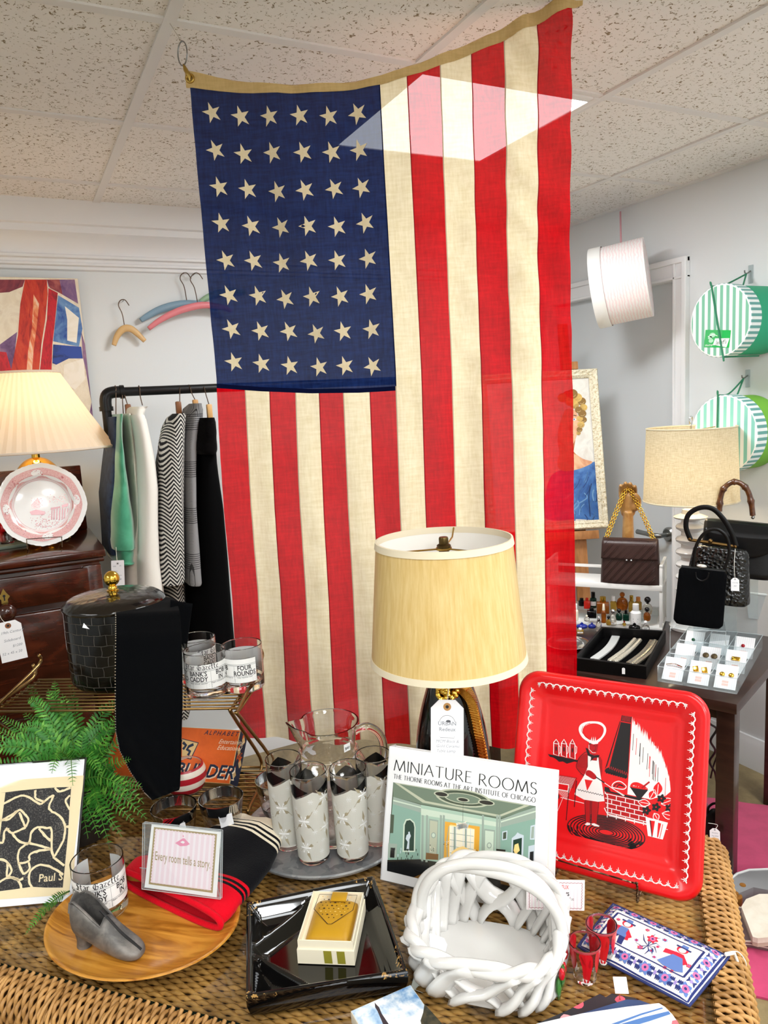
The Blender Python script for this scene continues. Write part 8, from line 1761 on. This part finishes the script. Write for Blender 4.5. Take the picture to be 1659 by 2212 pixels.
# ------------------------------------------------------------------ hat boxes on the wall
def f_str(c1, c2, axis, freq, ang=0.):
    def f(t, p, I):
        s_ = t.add('ShaderNodeSeparateXYZ', {0: t.coord('Object')})
        v = s_.outputs[axis] if axis < 3 else t.math('MULTIPLY', t.math('ARCTAN2', s_.outputs[1], s_.outputs[0]), 1/(2*pi))
        t.l.new(t.mix(t.math('LESS_THAN', t.math('FRACT', t.math('MULTIPLY', v, freq)), .5), lin(c2), lin(c1)), I['Base Color'])
    return f
def hatbox(label, px, py, pr, depth, xl, cface, cbody, hookpx, cord, logo=None):
    c = atx(px, py, xl); r = pr*((c-CP).dot(CF))/FPX; hbm = frame(c, V((0, -1, 0)), V((0, 0, 1)))      # local z looks away from the wall
    t = thing('hat_box', label, 'hat box', hbm)
    MB().lathe([(0, -depth), (r*.97, -depth), (r*.97, -.0), (0, -.02)], 72).build('box_body', M('hatbox'+cbody, cbody, .6), t, 40)
    mb = MB(); mb.lathe([(r, -.055), (r+.002, -.0535), (r+.002, -.002), (r, 0), (r-.004, .0006)], 96, [2, 1, 1, 2]); mb.lathe([(r-.004, .0006), (0, .0008)], 96, 0)
    sld = mb.build('striped_lid', [M('lid'+cface, rough=.5, fn=f_str(cface, '#f2f4f2', 0, 1/(r*.205))), M('lid_rim'+cface, rough=.5, fn=f_str('#5f9a94', '#dfe6e4', 3, 40)), M('lid_edge', '#f1f1ee', .5)], t, 40)
    h1 = V(hookpx); inv = hbm.inverted(); hl = inv @ h1; tr = tracer(hbm); mb = MB()
    a = tr(cord[0])[0]; b = tr(cord[1])[0]; n_ = lambda p: (V((p[0], p[1], 0)).normalized()*(r+.003)); A_, B_ = n_(a), n_(b)
    mb.tube(smooth([tuple(hl), tuple(A_+V((0, .004, -.06))), tuple(A_+V((0, 0, .001))), tuple(A_*.97+V((0, 0, .004))), tuple(B_*.97+V((0, 0, .004))), tuple(B_+V((0, 0, -.002))), tuple(B_+V((.0, 0, -.05))), tuple(B_*1.0+V((.0, 0, -depth+.03)))], 5), .0032, 8)
    mb.tube([hl, V((-r*.1, r*.985, -depth*.62))], .0032, 8); mb.build('green_cord', M('cord_green', '#2f7a5a', .8, bump=(300, .5)), t)
    if logo:
        mb = MB(); q = tracer(hbm, 1200, 440, 3.569)((1158, 972), (1355, 975), (1340, 1110), (1145, 1108)); z = .0012
        mb.poly(q, 0, z); bi = lambda u, v: bil(q, u, v); mb.poly([bi(.0, .0), bi(.68, 0), bi(.68, .45), bi(.36, .5), bi(.3, 1), bi(0, 1)], 1, z+.0002); mb.poly([bi(.42, .48), bi(.98, .46), bi(.9, .98), bi(.36, .84)], 2, z+.0004)
        W_ = (V(q[1])-V(q[0])).length; p = bi(.67, .80); mb.text("Jelleff's", p[0], p[1], .19*W_, 3, z+.0006, shear=.35, sx=.8); p = bi(.04, .94); mb.text('Washington, D.C.', p[0], p[1], .085*W_, 2, z+.0006, al='LEFT', shear=.3)
        for (u, v, rr) in ((.3, .3, .10), (.22, .45, .07), (.27, .62, .08)): p = bi(u, v); mb.disc(p[0], p[1], rr*W_*1.2, rr*W_*.8, 4, z+.0006)
        p = bi(.33, .3); mb.line([(p[0]-.2*W_, p[1]-.03*W_), (p[0], p[1]+.03*W_), (p[0]+.17*W_, p[1]-.04*W_)], .02*W_, 2, z+.0008); mb.build('label', [M('label_green', '#18b050', .5), M('label_green_mid', '#3fae62', .5), M('label_white', '#f2f5f2', .5), M('label_ink', '#1d5a3a', .5), M('label_pale', '#a9d9b8', .5)], sld, 0, recalc=False)
    hk = thing('wall_hook', 'clear adhesive wall hook carrying the '+label.split(' hung')[0][:44].strip(), 'hook', h1)
    mb = MB(); mb.box((WX-h1.x-.003, .0, .0), (.004, .022, .07), bev=.002); mb.build('back_plate', thin_clear('hook_clear', '#e6ecec', 1., .25), hk, 0); MB().tube([(WX-h1.x-.004, 0, .012), (.004, 0, .002), (-.008, 0, .004), (-.01, 0, .014)], .0028, 8).build('hook_arm', m_steel, hk)
XH = 2.40
k1 = atx(1612, 592, 2.612); k2 = atx(1606, 818, 2.612)
hatbox('green and white striped hat box with shop label hung on the right wall', 1555, 693, 76.5, .225, XH, '#79b79a', '#1f9b72', (2.612, k1.y, k1.z), ((1538, 617), (1563, 767)), True)
hatbox('aqua striped hat box with lime body hung below the other, behind the linen lamp', 1562, 938, 83, .155, 2.475, '#86c9bb', '#6fae35', (2.612, k2.y, k2.z), ((1552, 855), (1548, 1020)))
# pale pink hat box
pcn = atx(1342, 612, 2.40); hz2 = (pcn-CP); hz2.z = 0; hz2.normalize(); ax = V((hz2.y, -hz2.x, 0)); dpp = (pcn-CP).dot(CF)/FPX
ax = (ax*cos(rad(7))+V((0, 0, 1))*sin(rad(7))).normalized(); ax = (ax-hz2*.10).normalized()
Lh, Rh = 112*dpp, 84*dpp
PKM = frame(pcn-ax*Lh/2, ax.cross(V((0, 0, 1))).normalized(), V((0, 0, 1)).cross(ax) if False else ax.cross(ax.cross(V((0, 0, 1))).normalized())); 
pk = thing('hat_box', 'pale pink wave patterned hat box with white lid hung by a pink cord', 'hat box', PKM)
if (PKM.to_3x3() @ V((0, 0, 1))).dot(ax) < 0: SG = -1
else: SG = 1
def f_pink(t, p, I):
    w_ = t.add('ShaderNodeTexWave', {'Vector': t.coord('Object', (1, 1, 1)), 'Scale': 26., 'Distortion': 5., 'Detail': 2., 'Detail Scale': 1.6}, bands_direction='Z'); t.l.new(t.ramp(w_.outputs[1], [(.35, '#f4f0f0'), (.75, '#f3e0e2')]), I['Base Color'])
MB().lathe([(0, SG*Lh), (Rh*.985, SG*Lh), (Rh*.985, SG*.01), (0, SG*.01)], 72).build('box_body', M('pink_wave_paper', rough=.6, fn=f_pink), pk, 40)
mb = MB(); mb.lathe([(Rh*1.01, SG*.052), (Rh*1.02, SG*.05), (Rh*1.02, SG*.002), (Rh*1.01, 0), (0, 0)], 72); mb.build('white_lid', M('lid_white', '#f2f2f0', .5), pk, 40)
ph = atx(1340, 458, WX-.004); inv = PKM.inverted(); kz = inv @ ph
a_ = inv @ (pcn+V((0, 0, Rh*1.0))); mb = MB(); mb.tube([kz, a_+V((0, 0, .0))], .004, 8); b2_ = inv @ (pcn-V((0, 0, Rh))-ax*.05)
mb.build('pink_cord', M('cord_pink', '#e3a9b4', .7, bump=(260, .6)), pk)
# ------------------------------------------------------------------ floor things at the right
RG = [at(*p, 0) for p in ((1380, 1730), (1450, 1722), (1528, 1726), (1600, 1736), (1660, 1744), (1760, 1762), (1800, 1850), (1790, 2050), (1760, 2172), (1700, 2163), (1659, 2160), (1610, 2152), (1575, 2147), (1520, 2120), (1400, 2080), (1330, 1900))]
rgc = sum(RG, V())/len(RG); ru = thing('pink_rug', 'raspberry pink hide rug on the concrete floor under the dark table', 'rug', (rgc.x, rgc.y, 0))
P = smooth([(p.x-rgc.x, p.y-rgc.y) for p in RG], 6, True); P = [(x+.008*nz(x*9, y*9, 2), y+.008*nz(x*9, y*9, 6)) for x, y in P]
MB().prism(P, .0005, .007).build('hide', M('raspberry_hide', '#c43a68', .85, sheen=.3, var=(12, '#a82a55', .6)), ru, 0)
t, P = flatcloth('leather_wallet', 'taupe folded leather wallet lying on the pink rug', [(1325, 340), (1400, 352), (1480, 382), (1660, 420), (1700, 640), (1540, 608), (1380, 600)], C7, .028, .018, None, 'wallet')
mb = MB(); mb.prism(P, 0, .018); mb.tube([(x, y, .018) for x, y in P], .003, 6, 1, closed=True); mb.tube([(x*.99, y*.99, .009) for x, y in P], .0025, 6, 1, closed=True); mb.build('leather_body', [M('taupe_leather', '#6b5654', .5), M('wallet_edge', '#cdbfb0', .6)], t, 0)
t, P = flatcloth('leather_pouch', 'cream soft leather pouch stacked on the taupe wallet', [(1478, 372), (1510, 320), (1600, 285), (1760, 285), (1760, 570), (1590, 585), (1555, 575)], C7, .062, .030, None, 'pouch')
mb = MB(); mb.prism([(x*.97, y*.97) for x, y in P], 0, .013, 1); mb.prism(P, .014, .030); mb.build('leather_body', [M('cream_leather', '#d9d0c0', .6, var=(20, '#c4b8a4', .6)), M('cream_leather_dark', '#b9a995', .6)], t, 0)
for (px, py, w_, lab) in ((1604, 1930, 24, 'turned wooden knob lid behind the cream pouch, upper of two'), (1589, 1948, 22, 'turned wooden knob lid in front of its pair beside the wallet')):
    p = at(px, py+6, .012); t = thing('wooden_box', lab, 'box', (p.x, p.y, .0075)); r = w_*((p-CP).dot(CF))/FPX*.62; MB().lathe([(0, 0), (r, 0), (r, .03), (r*.94, .036), (r*.5, .037), (r*.4, .045), (0, .046)], 28).build('turned_body', M('amber_wood', '#8a5a22', .3, coat=.3), t)
t, P = flatcloth('felt_bag', 'grey felt bag with pale edges lying on the rug beyond the wallet', [(1310, 240), (1340, 205), (1400, 190), (1450, 150), (1530, 125), (1700, 118), (1720, 270), (1560, 240), (1440, 290), (1330, 300)], C7, .05, .042, None, 'bag')
mb = MB(); mb.prism(P, 0, .042); mb.tube([(x, y, .043) for x, y in P[:6]], .004, 6, 1); mb.tube([(x*.985, y*.985, .030) for x, y in P[:6]], .003, 6, 1); mb.build('felt_body', [M('grey_felt', '#7d7d7e', .95), M('felt_edge', '#c9c9c8', .9)], t, 0)
p = at(1543, 1886, .008); t = thing('evening_bag', 'black rounded bag standing on the rug by the table leg', 'handbag', (p.x, p.y, .008), face_rz(p.x, p.y)); k = ((p-CP).dot(CF))/FPX
MB().lathe(smooth([(0, 0), (20*k, 0), (23*k, 30*k), (22*k, 80*k), (18*k, 125*k), (9*k, 146*k), (0, 150*k)], 4), 28, sy=.55).build('bag_body', m_bl1, t, 60)
MB().tube(smooth([(-14*k, 0, 130*k), (-13*k, 0, 150*k), (0, 0, 162*k), (13*k, 0, 150*k), (14*k, 0, 130*k)], 4), .004, 8).build('handle', m_bl1, t)
q = at(1543, 1796, .2); q = V((p.x, p.y, 0))+(CP-p).normalized()*.09; q.z = zat(q.x, q.y, 1792); q = atd(1544, 1792, (q-CP).dot(CF)); price_tag('price_tag', 'white tag on a string on the black rounded bag by the table leg', cam_pose(q, .03), .030, .042, [('beaded', 0, .4, .2, -1), ('bag $28', 0, .65, .2, -1)], string=[q, q+V((.012, 0, .012)), q+V((-.006, .02, .014))], corner=.3, ring='#d5d5d8')
p = at(1524, 1815, .008); t = thing('velvet_pouch', 'plum velvet pouch tucked behind the black rounded bag', 'pouch', (p.x+.03, p.y+.06, .008)); MB().lathe(smooth([(0, 0), (.05, 0), (.06, .04), (.045, .09), (.02, .11), (0, .112)], 4), 24, sy=.7).build('pouch_body', M('plum_velvet', '#5a1c38', .9, sheen=.4), t, 60)
cbp = smooth([tuple(atd(*p)) for p in ((1534, 1512, 2.62), (1540, 1528, 2.64), (1532, 1560, 2.66), (1548, 1575, 2.68), (1535, 1600, 2.70), (1545, 1622, 2.74), (1533, 1645, 2.78), (1544, 1668, 2.80), (1548, 1690, 2.86))], 6)
t = thing('power_cord', 'black power cord dangling in loops beneath the dark table', 'cord', V(cbp[0])); MB().tube([V(p)-V(cbp[0]) for p in cbp], .004, 8).build('cable', M('cable_black', '#0c0c0d', .4), t)
cbp = smooth([tuple(atd(*p)) for p in ((1545, 1508, 2.64), (1549, 1535, 2.66), (1556, 1562, 2.70), (1550, 1590, 2.74), (1552, 1620, 2.8), (1541, 1655, 2.84), (1535, 1680, 2.88))], 6)
t = thing('power_cord', 'straighter black power cord beside the looped one beneath the table', 'cord', V(cbp[0])); MB().tube([V(p)-V(cbp[0]) for p in cbp], .0032, 8).build('cable', M('cable_black', '#0c0c0d', .4), t)
